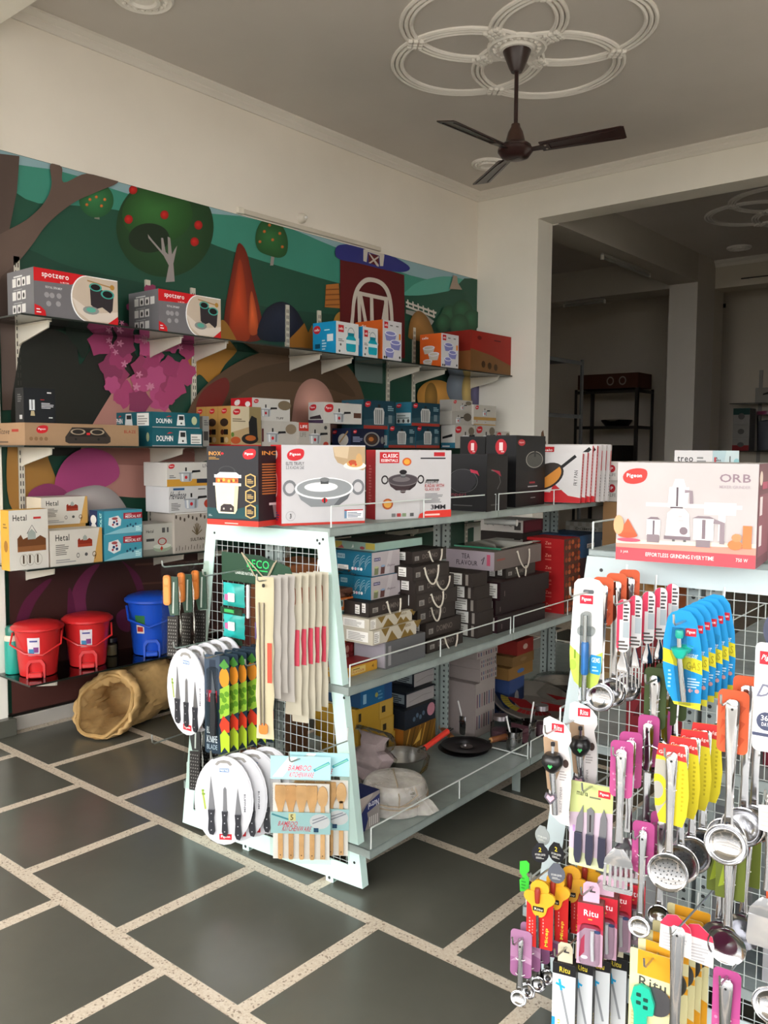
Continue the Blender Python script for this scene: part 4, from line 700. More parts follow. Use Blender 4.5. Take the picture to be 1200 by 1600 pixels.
HG = {
'grater': (-2.592, 1.9, 1.061, 0.1312, 0.3438),
'grater2': (-2.537, 1.96, 0.4378, 0.1604, 0.237),
'beco': (-2.299, 2.015, 1.118, 0.3573, 0.3297),
'slim': (-2.049, 1.86, 1.071, 0.0915, 0.542),
'ovalU': (-2.457, 1.84, 0.7922, 0.2224, 0.3246),
'ovalL': (-2.258, 1.84, 0.4526, 0.3012, 0.3121),
'kpack': (-2.313, 1.86, 0.7778, 0.1038, 0.3416),
'bamboo': (-1.921, 1.88, 0.5161, 0.2799, 0.3491),
'hooklow': (-2.606, 1.81, 0.489, 0.0039, 0.0618),
'wlight': (-0.9544, 1.9, 1.179, 0.1069, 0.2791),
'oladle': (-0.9344, 1.97, 1.165, 0.0675, 0.363),
'fork': (-0.8799, 1.98, 1.138, 0.033, 0.2016),
'blight': (-0.7124, 1.9, 1.142, 0.0924, 0.2194),
'olive': (-0.8231, 2, 0.9614, 0.0722, 0.3357),
'cork': (-1.026, 1.9, 0.8269, 0.0856, 0.2806),
'cork2': (-1.012, 2.02, 0.84, 0.1143, 0.2133),
'maria': (-0.9444, 1.93, 0.6747, 0.1082, 0.2168),
'turner': (-0.8371, 1.86, 0.8231, 0.0743, 0.3627),
'turner2': (-0.8384, 1.98, 0.8408, 0.0686, 0.3264),
'skim': (-0.7192, 1.86, 0.8427, 0.0892, 0.3398),
'skim2': (-0.7099, 1.95, 0.8483, 0.0773, 0.3675),
'ladle': (-0.5959, 1.84, 0.9955, 0.0815, 0.3621),
'ladle2': (-0.5881, 1.93, 1.013, 0.0608, 0.3579),
'drin': (-0.5089, 1.78, 1.144, 0.0813, 0.247),
'spoon': (-0.6089, 1.93, 0.6345, 0.0885, 0.3061),
'spoon2': (-0.6355, 1.97, 0.6048, 0.0755, 0.2986),
'small': (-0.7897, 1.9, 0.6333, 0.0712, 0.2935),
'small2': (-0.7951, 1.97, 0.6146, 0.0747, 0.2759),
'bigl': (-0.6816, 1.84, 0.4605, 0.0644, 0.3675),
'pizza': (-0.7485, 1.86, 0.3476, 0.0985, 0.2682),
'mag3': (-0.5803, 1.86, 0.3664, 0.0512, 0.2643),
'turn3': (-0.5039, 1.8, 0.6855, 0.0699, 0.1764),
'ritu': (-0.9146, 1.9, 0.4417, 0.0876, 0.241),
'rituB': (-0.98, 1.9, 0.2744, 0.0812, 0.2962),
'micep': (-1.054, 1.88, 0.4241, 0.0915, 0.2033),
'micep2': (-1.04, 1.97, 0.4288, 0.0428, 0.1998),
'meas': (-1.095, 1.86, 0.2567, 0.0716, 0.2066),
'lad4': (-0.4736, 1.84, 0.4062, 0.0682, 0.1255),
'tagw': (-0.5017, 1.8, 0.7933, 0.0366, 0.0628),
}
# ================================================================== the room
WX, BY, CZ = -4.36, 6.433, 3.72          # mural wall, back wall, ceiling
PL = '#ebe4d9'                            # cream plaster
PW = '#eeeae0'

m = MB('terrazzo'); m.box(-7.2, -.8, -0.08, 3.8, 11.8, 0.0)
floor = struct('floor', m)
tile0 = None
def stone(x0, y0, x1, y1):
    global tile0
    if abs(x1-x0-.526) < .001 and abs(y1-y0-.526) < .001:
        if tile0 is None:
            mm = MB('stone'); mm.box(-.263, -.263, -.004, .263, .263, .0012, ch=.0008); tile0 = mm.build('stone_tile', floor); o = tile0
        else:
            o = tile0.copy(); COL.objects.link(o)
        o.location = ((x0+x1)/2, (y0+y1)/2, 0); return
    mm = MB('stone'); mm.box(x0, y0, -.004, x1, y1, .0012, ch=.0008); mm.build('stone_tile', floor)
for j in range(-3, 9):
    y0 = 1.449+j*.5725; y1 = min(y0+.526, BY)
    off = -2.25 if j % 2 == 0 else -1.985
    for i in range(-5, 8):
        x0 = off+i*.575; x1 = x0+.526
        xa, xb = max(x0, -4.34), min(x1, 2.4)
        if xb-xa < .04 or y1-y0 < .04: continue
        if y0 < .2 and xa > -.6: continue
        stone(xa, y0, xb, y1)
m = MB('stone'); m.box(-.6, -.6, -.004, 2.4, .25, .0010); o = m.build('stone_strip', floor)

m = MB('card', '#8a867e'); m.box(-40, -40, -.2, 40, -.8, -0.02); m.box(3.8, -.8, -.2, 40, 20, -.02); struct('ground', m)
m = MB('plaster', '#6b6054'); m.box(-40, -27, 0, 40, -25, 2.6); struct('added_street_wall', m)  # unseen low wall across the street, added to vary the steel reflections
m = MB('plaster', '#cfc6b6'); m.box(-7.2, -2.8, 3.4, 3.8, -.8, 3.6); struct('added_porch_slab', m)  # unseen porch slab, added to hold back high sky light at the front

m = MB('plaster', '#d2ccc6'); m.box(-7.2, -.8, CZ, 3.8, 11.8, CZ+.12); ceil = struct('ceiling', m)
m = MB('plaster', PL); m.box(WX-.2, -.8, 0, WX, BY, CZ); struct('wall_left', m)
m = MB('plaster', PW); m.box(WX-.2, BY, 0, -3.757, BY+.24, CZ); m.box(-3.757, BY, 3.41, 3.8, BY+.24, CZ); m.box(-1.7, BY, 0, 3.8, BY+.24, 3.41)  # unseen right stretch narrows the opening to cut bounce light in the rear hall
struct('wall_back', m)
m = MB('plaster', PW); m.box(3.6, -.8, 0, 3.8, .3, CZ); m.box(3.6, 3.0, 0, 3.8, 11.8, CZ); m.box(3.6, .3, 3.4, 3.8, 3.0, CZ); struct('wall_right', m)  # gap in this unseen wall added to let in fill daylight
m = MB('plaster', '#c9c0b1'); m.box(-7.2, 11.4, 0, 3.8, 11.6, CZ); struct('wall_rear', m)
m = MB('plaster', '#b9b0a1'); m.box(-7.2, BY+.24, 0, -7.0, 11.4, CZ); m.box(-7.0, BY+.04, 0, WX-.2, BY+.24, CZ); struct('wall_side', m)
m = MB('plaster', PW); m.box(-7.2, -.8, 3.4, 3.8, -.6, CZ); m.box(-4.56, -.8, 0, -4.3, -.6, 3.4); struct('wall_front', m)
# beam and pilaster that divide the shop front from the sales floor
m = MB('plaster', PW); m.box(WX, 1.72, 3.54, 3.6, 2.12, CZ); m.box(WX, 1.72, 0, -4.315, 2.105, 3.54); struct('beam_front', m)
m = MB('stone', '#666'); m.box(WX, 1.70, 0, -4.27, 2.13, .09, ch=.004); struct('trim_1', m)
# cornices
def cornice(name, pts):
    m = MB('plaster', '#e0dbd2'); pr = [(0, 0), (.055, 0), (.055, -.014), (.045, -.022), (.038, -.03), (.03, -.034), (.03, -.046), (.018, -.056), (.012, -.066), (.012, -.074), (0, -.074)]
    pts(m, pr); struct(name, m)
cornice('trim_2', lambda m, pr: m.prism([(WX+a, CZ+b) for a, b in pr], 2.12, BY, axis='y'))
cornice('trim_3', lambda m, pr: m.prism([(BY-a, CZ+b) for a, b in pr][::-1], WX, 3.6, axis='x'))
cornice('trim_4', lambda m, pr: m.prism([(10.45-a, CZ+b) for a, b in pr][::-1], -3.70, 3.6, axis='x'))
# skirting below the mural
m = MB('paint', '#aaa59d'); m.box(WX, 2.13, 0, WX+.02, BY, .075, ch=.003); m.box(WX, 2.13, .075, WX+.008, BY, .098, '#1b1614'); struct('baseboard_left', m)
# rear hall: beam, pillar, lintels
m = MB('plaster', '#c2bcb1'); m.box(-4.03, BY+.24, 3.40, -3.70, 9.9, CZ); struct('beam_rear', m)
m = MB('plaster', '#cfc9c0'); m.box(-4.03, 9.9, 0, -3.70, 10.45, CZ); struct('pillar', m)
m = MB('plaster', '#cbc3b4'); m.box(-3.70, 10.45, 3.40, 3.6, 10.75, CZ); m.box(-3.75, 10.45, 0, -3.70, 10.75, 3.4); struct('beam_lintel', m)
m = MB('plaster', '#c2bcb1'); m.box(-7.0, 9.95, 3.37, -4.03, 10.4, CZ); struct('beam_store', m)
m = MB('paint', '#15110e'); m.box(-3.40, 10.438, 3.475, -2.7, 10.452, 3.487); m.box(-3.94, 11.392, 3.32, -3.89, 11.402, 3.37); struct('trim_5', m, label='dark cable slot and wire hole in the rear wall')

# ceiling roundels of moulded plaster
def rose(m, x, y, r, z=CZ):
    m.lathe([(r, z), (r, z-.012), (r*.93, z-.022), (r*.85, z-.014), (r*.6, z-.012), (r*.56, z-.028), (r*.45, z-.03), (r*.38, z-.018), (0, z-.018)], 28, o=(x, y, 0))
    for k in range(20):
        a = 2*pi*k/20
        m.lathe([(0, z-.026), (r*.07, z-.02), (r*.09, z-.008)], 6, o=(x+r*.74*cos(a), y+r*.74*sin(a), 0))
def medallion(x, y, label):
    t = thing('ceiling_medallion', label, 'ceiling moulding', (x, y, 0))
    for k in range(4):
        a = k*pi/2
        m = MB('plaster', '#efebe5')
        for dr in (-.027, 0, .027):
            m.tube([(.334*cos(a)+(.405+dr)*cos(2*pi*i/48), .334*sin(a)+(.405+dr)*sin(2*pi*i/48), CZ-.004) for i in range(48)], .0115, 6, closed=True)
        m.build('ring_moulding', t)
    js = [(.40*sx, .40*sy) for sx in (-1, 1) for sy in (-1, 1)]+[(.23, 0), (-.23, 0), (0, .23), (0, -.23)]
    for (a, b) in js:
        m = MB('plaster', '#efebe5'); rz = math.atan2(b, a)
        m.at((a, b, CZ), rz)
        for i in (-1, 0, 1):
            for q in (-1, 0, 1):
                m.box(i*.03-.013, q*.032-.0145, -.028, i*.03+.013, q*.032+.0145, 0, ch=.005)
        m.build('beaded_joint', t)
    m = MB('plaster', '#f1ede7'); rose(m, 0, 0, .165); m.build('rose', t)
    return t
medallion(-2.637, 4.25, 'large plaster ceiling medallion of four interlaced rings around the fan mount')
medallion(-2.36, 8.57, 'dim plaster ring medallion on the ceiling of the dark rear hall')
for x, y, r, lb in ((-3.785, 2.62, .15, 'small round plaster ceiling rose above the mural wall near the front beam'),
                    (-3.842, 5.80, .13, 'small round plaster ceiling rose in the back corner behind the fan blades'),
                    (-3.25, 9.88, .13, 'small round plaster rose on the dark rear hall ceiling')):
    m = MB('plaster', '#efebe5'); rose(m, x, y, r); tag(m.build('ceiling_rose'), lb, 'ceiling moulding')

# ceiling fan
FB = '#2c1816'
fan = thing('ceiling_fan', 'brown three-bladed ceiling fan hanging from the ringed plaster medallion', 'fan', (-2.637, 4.25, 0))
m = MB('plastic', FB); m.lathe([(.03, 3.58), (.042, 3.60), (.078, 3.69), (.08, 3.705)], 20); m.build('canopy', fan)
m = MB('plastic', FB); m.lathe([(.0115, 3.24), (.0115, 3.60)], 10); m.build('down_rod', fan)
m = MB('plastic', '#3f2a22'); m.lathe([(.05, 3.19), (.056, 3.2), (.042, 3.255), (.026, 3.285), (.024, 3.30)], 18); m.build('lower_cover', fan)
m = MB('plastic', FB); m.lathe([(0, 3.112), (.05, 3.112), (.075, 3.12), (.09, 3.14), (.098, 3.15), (.098, 3.165), (.088, 3.172), (.088, 3.182), (.07, 3.196), (.03, 3.2)], 28); m.build('motor_housing', fan)
m = MB('satin', '#4a4444'); m.box(-.03, -.012, 3.1105, .03, .012, 3.112); m.build('badge', fan)
for k in range(3):
    a = radians(-102+120*k+(8 if k == 0 else -8 if k == 1 else 4))
    m = MB('plastic', FB); M0 = Matrix.Rotation(a, 4, 'Z') @ Matrix.Translation((0, 0, 3.155)) @ Matrix.Rotation(radians(-12), 4, 'X')
    m.M = M0
    m.prism([(.15, -.045), (.60, -.058), (.615, -.05), (.605, .055), (.59, .06), (.15, .045)], -.0025, .0025, axis='z')
    m.prism([(.17, -.03), (.58, -.042), (.58, -.034), (.17, -.022)], -.006, -.0025, axis='z'); m.prism([(.17, .03), (.58, .042), (.58, .034), (.17, .022)], -.006, -.0025, axis='z')
    b = m.build('blade', fan)
    m = MB('plastic', '#2a1715'); m.M = M0; m.prism([(.085, -.018), (.14, -.02), (.2, -.03), (.2, .03), (.14, .02), (.085, .018)], -.008, -.003, axis='z')
    for q in (-.018, .018): m.lathe([(0, -.0105), (.006, -.010), (.007, -.008)], 8, '#8d8478', o=(.18, q, 0))
    m.build('blade_iron', b)

# mural, flat print on the wall (generic farm scene)
m = MB('mural', '#223a30')
t_mural = thing('wall_mural', 'printed farm mural with apple trees, hills and red barn covering the left wall', 'mural', (WX, 0, 0))
m.box(0, 2.13, .098, .002, BY, 2.982, '#1e4536'); m.build('backing_sheet', t_mural)
def smooth_pts(pts, n=5):
    out = []; k = len(pts)
    for i in range(k):
        p0, p1, p2, p3 = pts[i-1], pts[i], pts[(i+1) % k], pts[(i+2) % k]
        for j in range(n):
            t = j/n
            out.append(tuple(.5*(2*p1[a]+(p2[a]-p0[a])*t+(2*p0[a]-5*p1[a]+4*p2[a]-p3[a])*t*t+(3*p1[a]-p0[a]-3*p2[a]+p3[a])*t**3) for a in (0, 1)))
    return out
def clip(pts, lo=.10, hi=2.98, ylo=2.131, yhi=BY-.001):
    return [(min(max(a, ylo), yhi), min(max(b, lo), hi)) for a, b in pts]
mur_layers = {}
def MU(part, col, pts, sm=True, lo=.10):
    mur_layers.setdefault(part, []).append((col, clip(smooth_pts(pts) if sm and len(pts) > 2 else pts, lo)))
for part, col, sm, pts in MURAL: MU(part, col, pts, sm)
ROUND = ('small_tree', 'apple_tree', 'apple', 'orange_tree', 'round_bush', 'haystack', 'pumpkin_patch', 'mound', 'pale_rock', 'autumn_bush')
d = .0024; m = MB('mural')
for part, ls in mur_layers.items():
    for col, pts in ls:
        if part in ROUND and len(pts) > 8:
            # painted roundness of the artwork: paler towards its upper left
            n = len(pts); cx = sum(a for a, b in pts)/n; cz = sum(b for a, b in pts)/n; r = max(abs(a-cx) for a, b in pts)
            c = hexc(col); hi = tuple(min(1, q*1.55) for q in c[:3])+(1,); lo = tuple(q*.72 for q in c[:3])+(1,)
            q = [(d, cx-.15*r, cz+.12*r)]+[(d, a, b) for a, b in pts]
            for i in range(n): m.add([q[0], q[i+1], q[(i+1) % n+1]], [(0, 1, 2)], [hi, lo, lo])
        else: m.add([(d, a, b) for a, b in pts], [tuple(range(len(pts)))], col)
        d += .0002
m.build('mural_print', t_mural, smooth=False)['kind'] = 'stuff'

# tube lights, wall screw, batten
def tube_light(label, a, b, z, name='tube_light'):
    t = thing(name, label, 'light', (0, 0, 0))
    A, B = Vector(a), Vector(b); D = (B-A).normalized()
    m = MB('paint', '#8d8a82'); m.tube([A, B], .016, 8); m.build('tube', t)
    m = MB('paint', '#b9b3a6')
    for p, s in ((A, 1), (B, -1)):
        m.tube([p+Vector((0, 0, .025)), p-Vector((0, 0, .02))], .02, 8)
    m.build('lamp_holder', t); 
    m = MB('paint', '#9a968c'); m.tube([A+Vector((0, 0, .03)), B+Vector((0, 0, .03))], .02, 6); m.build('batten', t)
tube_light('unlit tube light under the rear hall beam', (-3.87, 7.85, 3.345), (-3.87, 8.95, 3.345), 0)
tube_light('unlit tube light at the lintel over the dark store', (-5.4, 9.93, 3.30), (-4.85, 9.93, 3.30), 0)
t = thing('wall_batten', 'slim white batten along the top edge of the mural', 'batten', (WX, 0, 0))
m = MB('paint', '#cfc7b8'); m.box(0, 3.74, 2.99, .025, 5.1, 3.02, ch=.003); m.build('channel', t)
m = MB('paint', '#e6dfd0'); m.box(0, 3.69, 2.985, .03, 3.74, 3.025, ch=.004); m.build('end_cap', t)
m = MB('plastic', '#d8d2c6'); m.M = Matrix.Translation((WX, 4.27, 3.07)) @ Matrix.Rotation(pi/2, 4, 'Y')
m.lathe([(0, .05), (.02, .045), (.034, .02), (.036, 0)], 16); m.lathe([(0, .062), (.008, .06), (.01, .045)], 8, '#eee'); tag(m.build('wall_fitting'), 'small white round wall fitting just above the mural', 'fitting')

# ------------------------------------------------------------------ glass wall shelves on slotted uprights
ords = ['first', 'second', 'third', 'fourth', 'fifth', 'sixth', 'seventh', 'eighth', 'ninth', 'tenth']
SHZ = [.330, .900, 1.500, 2.125]
def upright(y, lab):
    t = thing('shelf_upright', lab, 'shelf upright', (WX+.003, y, 0))
    m = MB('paint', '#cfc9ba'); m.box(0, -.016, .10, .012, -.012, 2.465); m.box(0, .012, .10, .012, .016, 2.465); m.box(.010, -.016, .10, .014, .016, 2.465); m.build('channel', t)
    m = MB('paint', '#2a2622')
    for i in range(58):
        z = .13+i*.04
        for s in (-.007, .007): m.box(.0138, s-.0025, z, .0146, s+.0025, z+.024)
    tag(m.build('slots', t), kind='stuff')
    for z in SHZ:
        m = MB('paint', '#d6d0c2'); m.prism([(.012, z-.012), (.012, z-.115), (.05, z-.10), (.315, z-.045), (.32, z-.012)], -.004, .004, axis='y')
        m.box(.012, -.012, z-.016, .325, .012, z-.0095); m.build('bracket', t)
UY = [2.226, 3.016, 3.340, 4.130, 4.440, 5.205, 5.528, 6.300]
for i, y in enumerate(UY): upright(y, 'white slotted shelf upright on the mural wall, %s from the left' % ords[i])
lev = ['lowest', 'second from the floor', 'third from the floor', 'topmost']
for i, z in enumerate(SHZ):
    for k, (a, b) in enumerate(((2.055, 3.172), (3.178, 4.282), (4.288, 5.364), (5.370, 6.428))):
        t = thing('glass_shelf', '%s glass shelf in %s bay from the left, mural wall' % (lev[i], ords[k]), 'shelf', (WX, a, z))
        m = MB('shelfglass'); m.box(.004, 0, -.008, .38, b-a, 0, ch=.001); m.build('pane', t)
        m = MB('plastic', '#16201c'); m.box(.38, 0, -.0085, .3812, b-a, .0005); m.box(.004, -.0008, -.008, .38, .0006, 0); m.build('front_edge', t)

# ------------------------------------------------------------------ dim racks in the rear hall
def rack(x0, y0, x1, y1, zs, col, label, H):
    t = thing('storage_rack', label, 'rack', (0, 0, 0))
    for x in (x0, x1):
        for y in (y0, y1):
            m = MB('worn', col); sx = 1 if x == x0 else -1; sy = 1 if y == y0 else -1
            m.box(min(x, x+sx*.04), min(y, y+sy*.004), 0, max(x, x+sx*.04), max(y, y+sy*.004), H); m.box(min(x, x+sx*.004), min(y, y+sy*.04), 0, max(x, x+sx*.004), max(y, y+sy*.04), H); m.build('post', t)
    for z in zs:
        m = MB('worn', col); m.box(x0+.004, y0+.004, z-.004, x1-.004, y1-.004, z); m.box(x0+.004, y0+.004, z-.04, x1-.004, y0+.008, z); m.box(x1-.008, y0+.004, z-.04, x1-.004, y1-.004, z); m.build('shelf', t)
rack(-5.5, 10.45, -4.62, 10.95, (.3, .8, 1.27, 1.80, 2.26), '#2a2622', 'black steel rack in the dark store behind the opening', 2.28)
rack(-5.3, 7.4, -4.32, 8.4, (.4, 1.0, 1.86, 2.42), '#6a6c6c', 'grey steel rack just inside the dark store opening', 2.44)
# ================================================================== cartons
RED = '#c4252d'
def logo(p, cx, cy_, s, txt='Pigeon', c=RED):
    """red pebble-shaped maker's mark with white lettering, S high (fraction of the face height)"""
    k = s*p.h/p.w
    p.p(smooth_pts([(cx-.75*k, cy_-.05*s), (cx-.5*k, cy_+.32*s), (cx+.1*k, cy_+.5*s), (cx+.68*k, cy_+.42*s), (cx+.78*k, cy_+.05*s), (cx+.55*k, cy_-.33*s), (cx-.05*k, cy_-.5*s), (cx-.58*k, cy_-.4*s)], 3), c)
    p.t(txt, cx-.5*k, cy_-.14*s, cx+.45*k, cy_+.16*s, '#fff')
def redtag(p, u0, v0, u1, v1, txt='Pigeon'):
    p.r(u0, v0, u1, v1, RED); p.t(txt, u0+(u1-u0)*.15, v0+(v1-v0)*.3, u0+(u1-u0)*.85, v0+(v1-v0)*.72, '#fff')
def cooker(p, cx, cy_, s, body='#b9bcc0'):
    k = s*p.h/p.w
    p.p([(cx-.42*k, cy_-.3*s), (cx-.46*k, cy_+.12*s), (cx+.46*k, cy_+.12*s), (cx+.42*k, cy_-.3*s), (cx+.3*k, cy_-.38*s), (cx-.3*k, cy_-.38*s)], body)
    p.p([(cx-.3*k, cy_-.34*s), (cx-.33*k, cy_+.1*s), (cx-.2*k, cy_+.1*s), (cx-.18*k, cy_-.34*s)], '#e9ebec')
    p.p([(cx+.2*k, cy_-.34*s), (cx+.22*k, cy_+.1*s), (cx+.36*k, cy_+.1*s), (cx+.33*k, cy_-.34*s)], '#85898d')
    p.r(cx-.5*k, cy_+.1*s, cx+.5*k, cy_+.16*s, '#90949a'); p.p([(cx-.44*k, cy_+.16*s), (cx-.2*k, cy_+.25*s), (cx+.2*k, cy_+.25*s), (cx+.44*k, cy_+.16*s)], '#cfd2d4')
    p.r(cx-.06*k, cy_+.24*s, cx+.06*k, cy_+.46*s, '#222'); p.p([(cx+.4*k, cy_+.14*s), (cx+.45*k, cy_+.28*s), (cx+1.02*k, cy_+.3*s), (cx+1.05*k, cy_+.18*s)], '#1c1c1e')
    p.e(cx, cy_-.12*s, .1*k, .1*s, RED, 10)
def kadai(p, cx, cy_, s, c1='#c7c9cb', c2='#8f9396', rim='#dfe1e2', lid='#b4b7b9', hd='#b9bcbf'):
    k = s*p.h/p.w
    for q in (-1, 1): p.ring(cx+q*1.02*k, cy_+.1*s, .2*k, .22*s, .35, hd, 16)
    p.p([(cx-.85*k, cy_+.06*s), (cx-.7*k, cy_-.22*s), (cx-.4*k, cy_-.42*s), (cx+.4*k, cy_-.42*s), (cx+.7*k, cy_-.22*s), (cx+.85*k, cy_+.06*s)], c1)
    p.p([(cx+.25*k, cy_-.42*s), (cx+.4*k, cy_-.42*s), (cx+.7*k, cy_-.22*s), (cx+.85*k, cy_+.06*s), (cx+.55*k, cy_-.1*s)], c2)
    p.e(cx, cy_+.08*s, .88*k, .3*s, rim, 26); p.e(cx, cy_+.09*s, .82*k, .26*s, lid, 26); p.e(cx-.1*k, cy_+.12*s, .5*k, .13*s, rim, 20)
    p.r(cx-.12*k, cy_+.2*s, cx+.12*k, cy_+.3*s, '#4a4c4e'); p.e(cx, cy_+.32*s, .15*k, .06*s, '#77797b', 12)
def pan(p, cx, cy_, s, food='#d98f3c'):
    k = s*p.h/p.w
    p.line([(cx+.5*k, cy_+.3*s), (cx+1.15*k, cy_+.85*s)], .13*s, '#1d1d1f')
    p.e(cx, cy_, .75*k, .5*s, '#2a2422', 24, rot=.5); p.e(cx, cy_+.03*s, .68*k, .44*s, '#3a332f', 24, rot=.5); p.e(cx, cy_, .66*k, .42*s, food, 14, 190, 370, rot=.55)
def jar(p, cx, cy_, s, c='#1aa3b8'):
    k = s*p.h/p.w
    p.ring(cx, cy_+.42*s, .26*k, .3*s, .15, '#8f9aa0', 16); p.p([(cx-.3*k, cy_-.5*s), (cx-.36*k, cy_-.4*s), (cx-.36*k, cy_+.15*s), (cx-.22*k, cy_+.3*s), (cx+.22*k, cy_+.3*s), (cx+.36*k, cy_+.15*s), (cx+.36*k, cy_-.4*s), (cx+.3*k, cy_-.5*s)], c)
    p.r(cx-.36*k, cy_-.1*s, cx+.36*k, cy_+.08*s, '#d8f0f4'); p.r(cx-.22*k, cy_+.28*s, cx+.22*k, cy_+.44*s, '#0f7f92')
def bowls(p, cx, cy_, s, c='#8487c4'):
    k = s*p.h/p.w
    for dx, dy, r in ((-.1, .34, .36), (.2, .02, .33), (-.16, -.3, .28)):
        x, y = cx+dx*k, cy_+dy*s
        p.p([(x-r*k, y+.02*s), (x-r*.7*k, y-.26*s), (x+r*.7*k, y-.26*s), (x+r*k, y+.02*s)], c); p.e(x, y+.03*s, r*k, .1*s, '#e6e6f2', 16); p.e(x, y+.03*s, r*.8*k, .07*s, c, 14)
def stripes(p, u0, v0, u1, v1, n, c):
    for i in range(n): p.r(u0+(u1-u0)*i/n, v0, u0+(u1-u0)*(i+.5)/n, v1, c)
def dots(p, pts, r, c):
    for u, v in pts: p.e(u, v, r*p.h/p.w, r, c, 8)
def whitelabel(p, u0, v0, u1, v1, n=4, seed=1):
    p.r(u0, v0, u1, v1, '#e8e6e1'); w, h = u1-u0, v1-v0; p.bars(u0+.08*w, v0+.1*h, u1-.08*w, v1-.1*h, n, '#a19e99', seed)

BOXROOT = {}
def cbox(key, name, label, cat, base, F=None, R=None, T=None, faces=None, group=None, mat='print', flap=None, dims=None, rzoff=0):
    """A closed carton: chamfered body, two tuck flaps with a seam, and the print of each face as a part."""
    x, y, z, sx, sy, sz, rot = dims or BX[key]
    m = MB(mat, base); e = .0012
    m.box(-sx/2, -sy/2, 0, sx/2, sy/2, sz-.0012, ch=.0014)
    root = m.build(name, smooth=False); root.location = (x, y, z); root.rotation_euler[2] = radians(rot)+rzoff
    tag(root, label, cat, group)
    m = MB(mat, flap or base)
    a = .0006
    if sx > sy: m.box(-sx/2+.001, -sy/2+.001, sz-.0012, sx/2-.001, -a, sz); m.box(-sx/2+.001, a, sz-.0012, sx/2-.001, sy/2-.001, sz)
    else: m.box(-sx/2+.001, -sy/2+.001, sz-.0012, -a, sy/2-.001, sz); m.box(a, -sy/2+.001, sz-.0012, sx/2-.001, sy/2-.001, sz)
    m.build('lid_flap', root, smooth=False)
    for face, fn, w, h, nm in (('F', F, sx, sz, 'end_print'), ('R', R, sy, sz, 'front_print'), ('T', T, sx, sy, 'top_print')):
        if fn is None: continue
        p = P(w, h); fn(p)
        if not p.el: continue
        mm = MB('print'); p.emit(mm, face, sx, sz if face == 'T' else sy); mm.build(nm, root, smooth=False)
    BOXROOT[key] = root
    return root

# ---- mural wall, top shelf
def spotF(p):
    p.r(0, 0, 1, 1, '#77767a'); p.bars(.25, .86, .75, .92, 1, '#ddd')
    for r_, n in ((.66, 4), (.38, 3), (.1, 3)):
        for i in range(n):
            u = .2+i*.18; p.r(u, r_, u+.14, r_+.18, '#e4e2e0')
            if (i+int(r_*10)) % 3: p.e(u+.07, r_+.08, .035, .06, '#333', 8)
    p.bars(.25, .59, .75, .61, 1, '#ccc'); p.bars(.25, .31, .75, .33, 1, '#ccc')
def spotR(p):
    p.r(0, 0, 1, 1, '#747276'); p.p([(0, .72), (.42, .75), (.62, .9), (.7, 1), (0, 1)], '#d12027'); p.t('spotzero', .09, .8, .4, .93, '#fff'); p.t('by MILTON', .3, .74, .4, .78, '#fff')
    p.t('ROYAL SPIN MOP', .13, .6, .32, .65, '#ddd')
    pts = [(.6+.19*cos(radians(a))-.0, .48+.52*sin(radians(a))) for a in range(110, 251, 10)]
    p.p([(1, 0), (1, 1), (.75, 1)]+[(.62+.2*cos(radians(a)), .5+.5*sin(radians(a))) for a in range(95, 266, 10)], '#fff')
    p.p([(1, 0), (1, .98), (.77, .98)]+[(.635+.2*cos(radians(a)), .5+.49*sin(radians(a))) for a in range(95, 266, 10)], '#cdbcaa')
    p.p([(.43, .5), (.5, .2), (.64, .03), (1, .05), (1, .3), (.7, .2)], '#ded2c6'); p.p([(.86, 0), (1, 0), (1, .2)], '#d12027')
    p.line([(.62, .9), (.95, .82)], .03, '#a88455'); p.e(.93, .83, .03, .06, '#b98a3c', 10)
    p.p([(.65, .78), (.66, .38), (.72, .3), (.8, .36), (.9, .25), (.93, .32), (.95, .7)], '#352f33'); p.ring(.72, .78, .08, .09, .25, '#49a89b'); p.ring(.87, .66, .085, .1, .25, '#49a89b'); p.e(.72, .78, .06, .065, '#1c1a1c', 16); p.e(.87, .66, .064, .075, '#1c1a1c', 16)
    p.e(.66, .26, .1, .09, '#8f9390', 14); p.e(.66, .27, .06, .055, '#5fae9c', 12)
    dots(p, [(.14, .46), (.2, .46), (.28, .47), (.16, .28), (.27, .3)], .06, '#9d9b9e'); p.p([(0, 0), (.13, 0), (.12, .12), (.07, .2), (0, .24)], '#d12027'); p.bars(.02, .13, .08, .17, 1, '#fff'); p.bars(.02, .07, .1, .11, 1, '#fff')
for k, lb in (('spot1', 'grey and red spin mop box at the left end of the top glass shelf'), ('spot2', 'grey and red spin mop box, second on the top glass shelf, further right')):
    cbox(k, 'mop_box', lb, 'box', '#77767a', spotF, spotR, group='mop boxes on the top glass shelf')
def jugF(p):
    p.r(0, 0, 1, 1, '#1f9bd0'); p.e(.18, .78, .16, .13, RED, 14); p.t('cello', .07, .74, .29, .82, '#fff'); p.bars(.5, .74, .85, .79, 1, '#dff'); p.r(.62, .4, .88, .62, '#e9f6fb'); p.r(.1, .2, .32, .34, '#16506e'); p.bars(.4, .15, .6, .5, 4, '#bfe6f5')
def jugR(p):
    p.r(0, 0, 1, 1, '#d9dbdc'); p.r(.1, .68, .34, .9, RED); p.t('cello', .13, .75, .31, .83, '#fff'); p.bars(.4, .82, .5, .87, 1, '#777'); p.bars(.1, .4, .36, .5, 2, '#777'); jar(p, .66, .42, .62); dots(p, [(.2, .3), (.15, .1)], .04, '#555')
cbox('jug1', 'jug_box', 'blue and white box showing a turquoise insulated jug, left of its pair', 'box', '#1f9bd0', jugF, jugR)
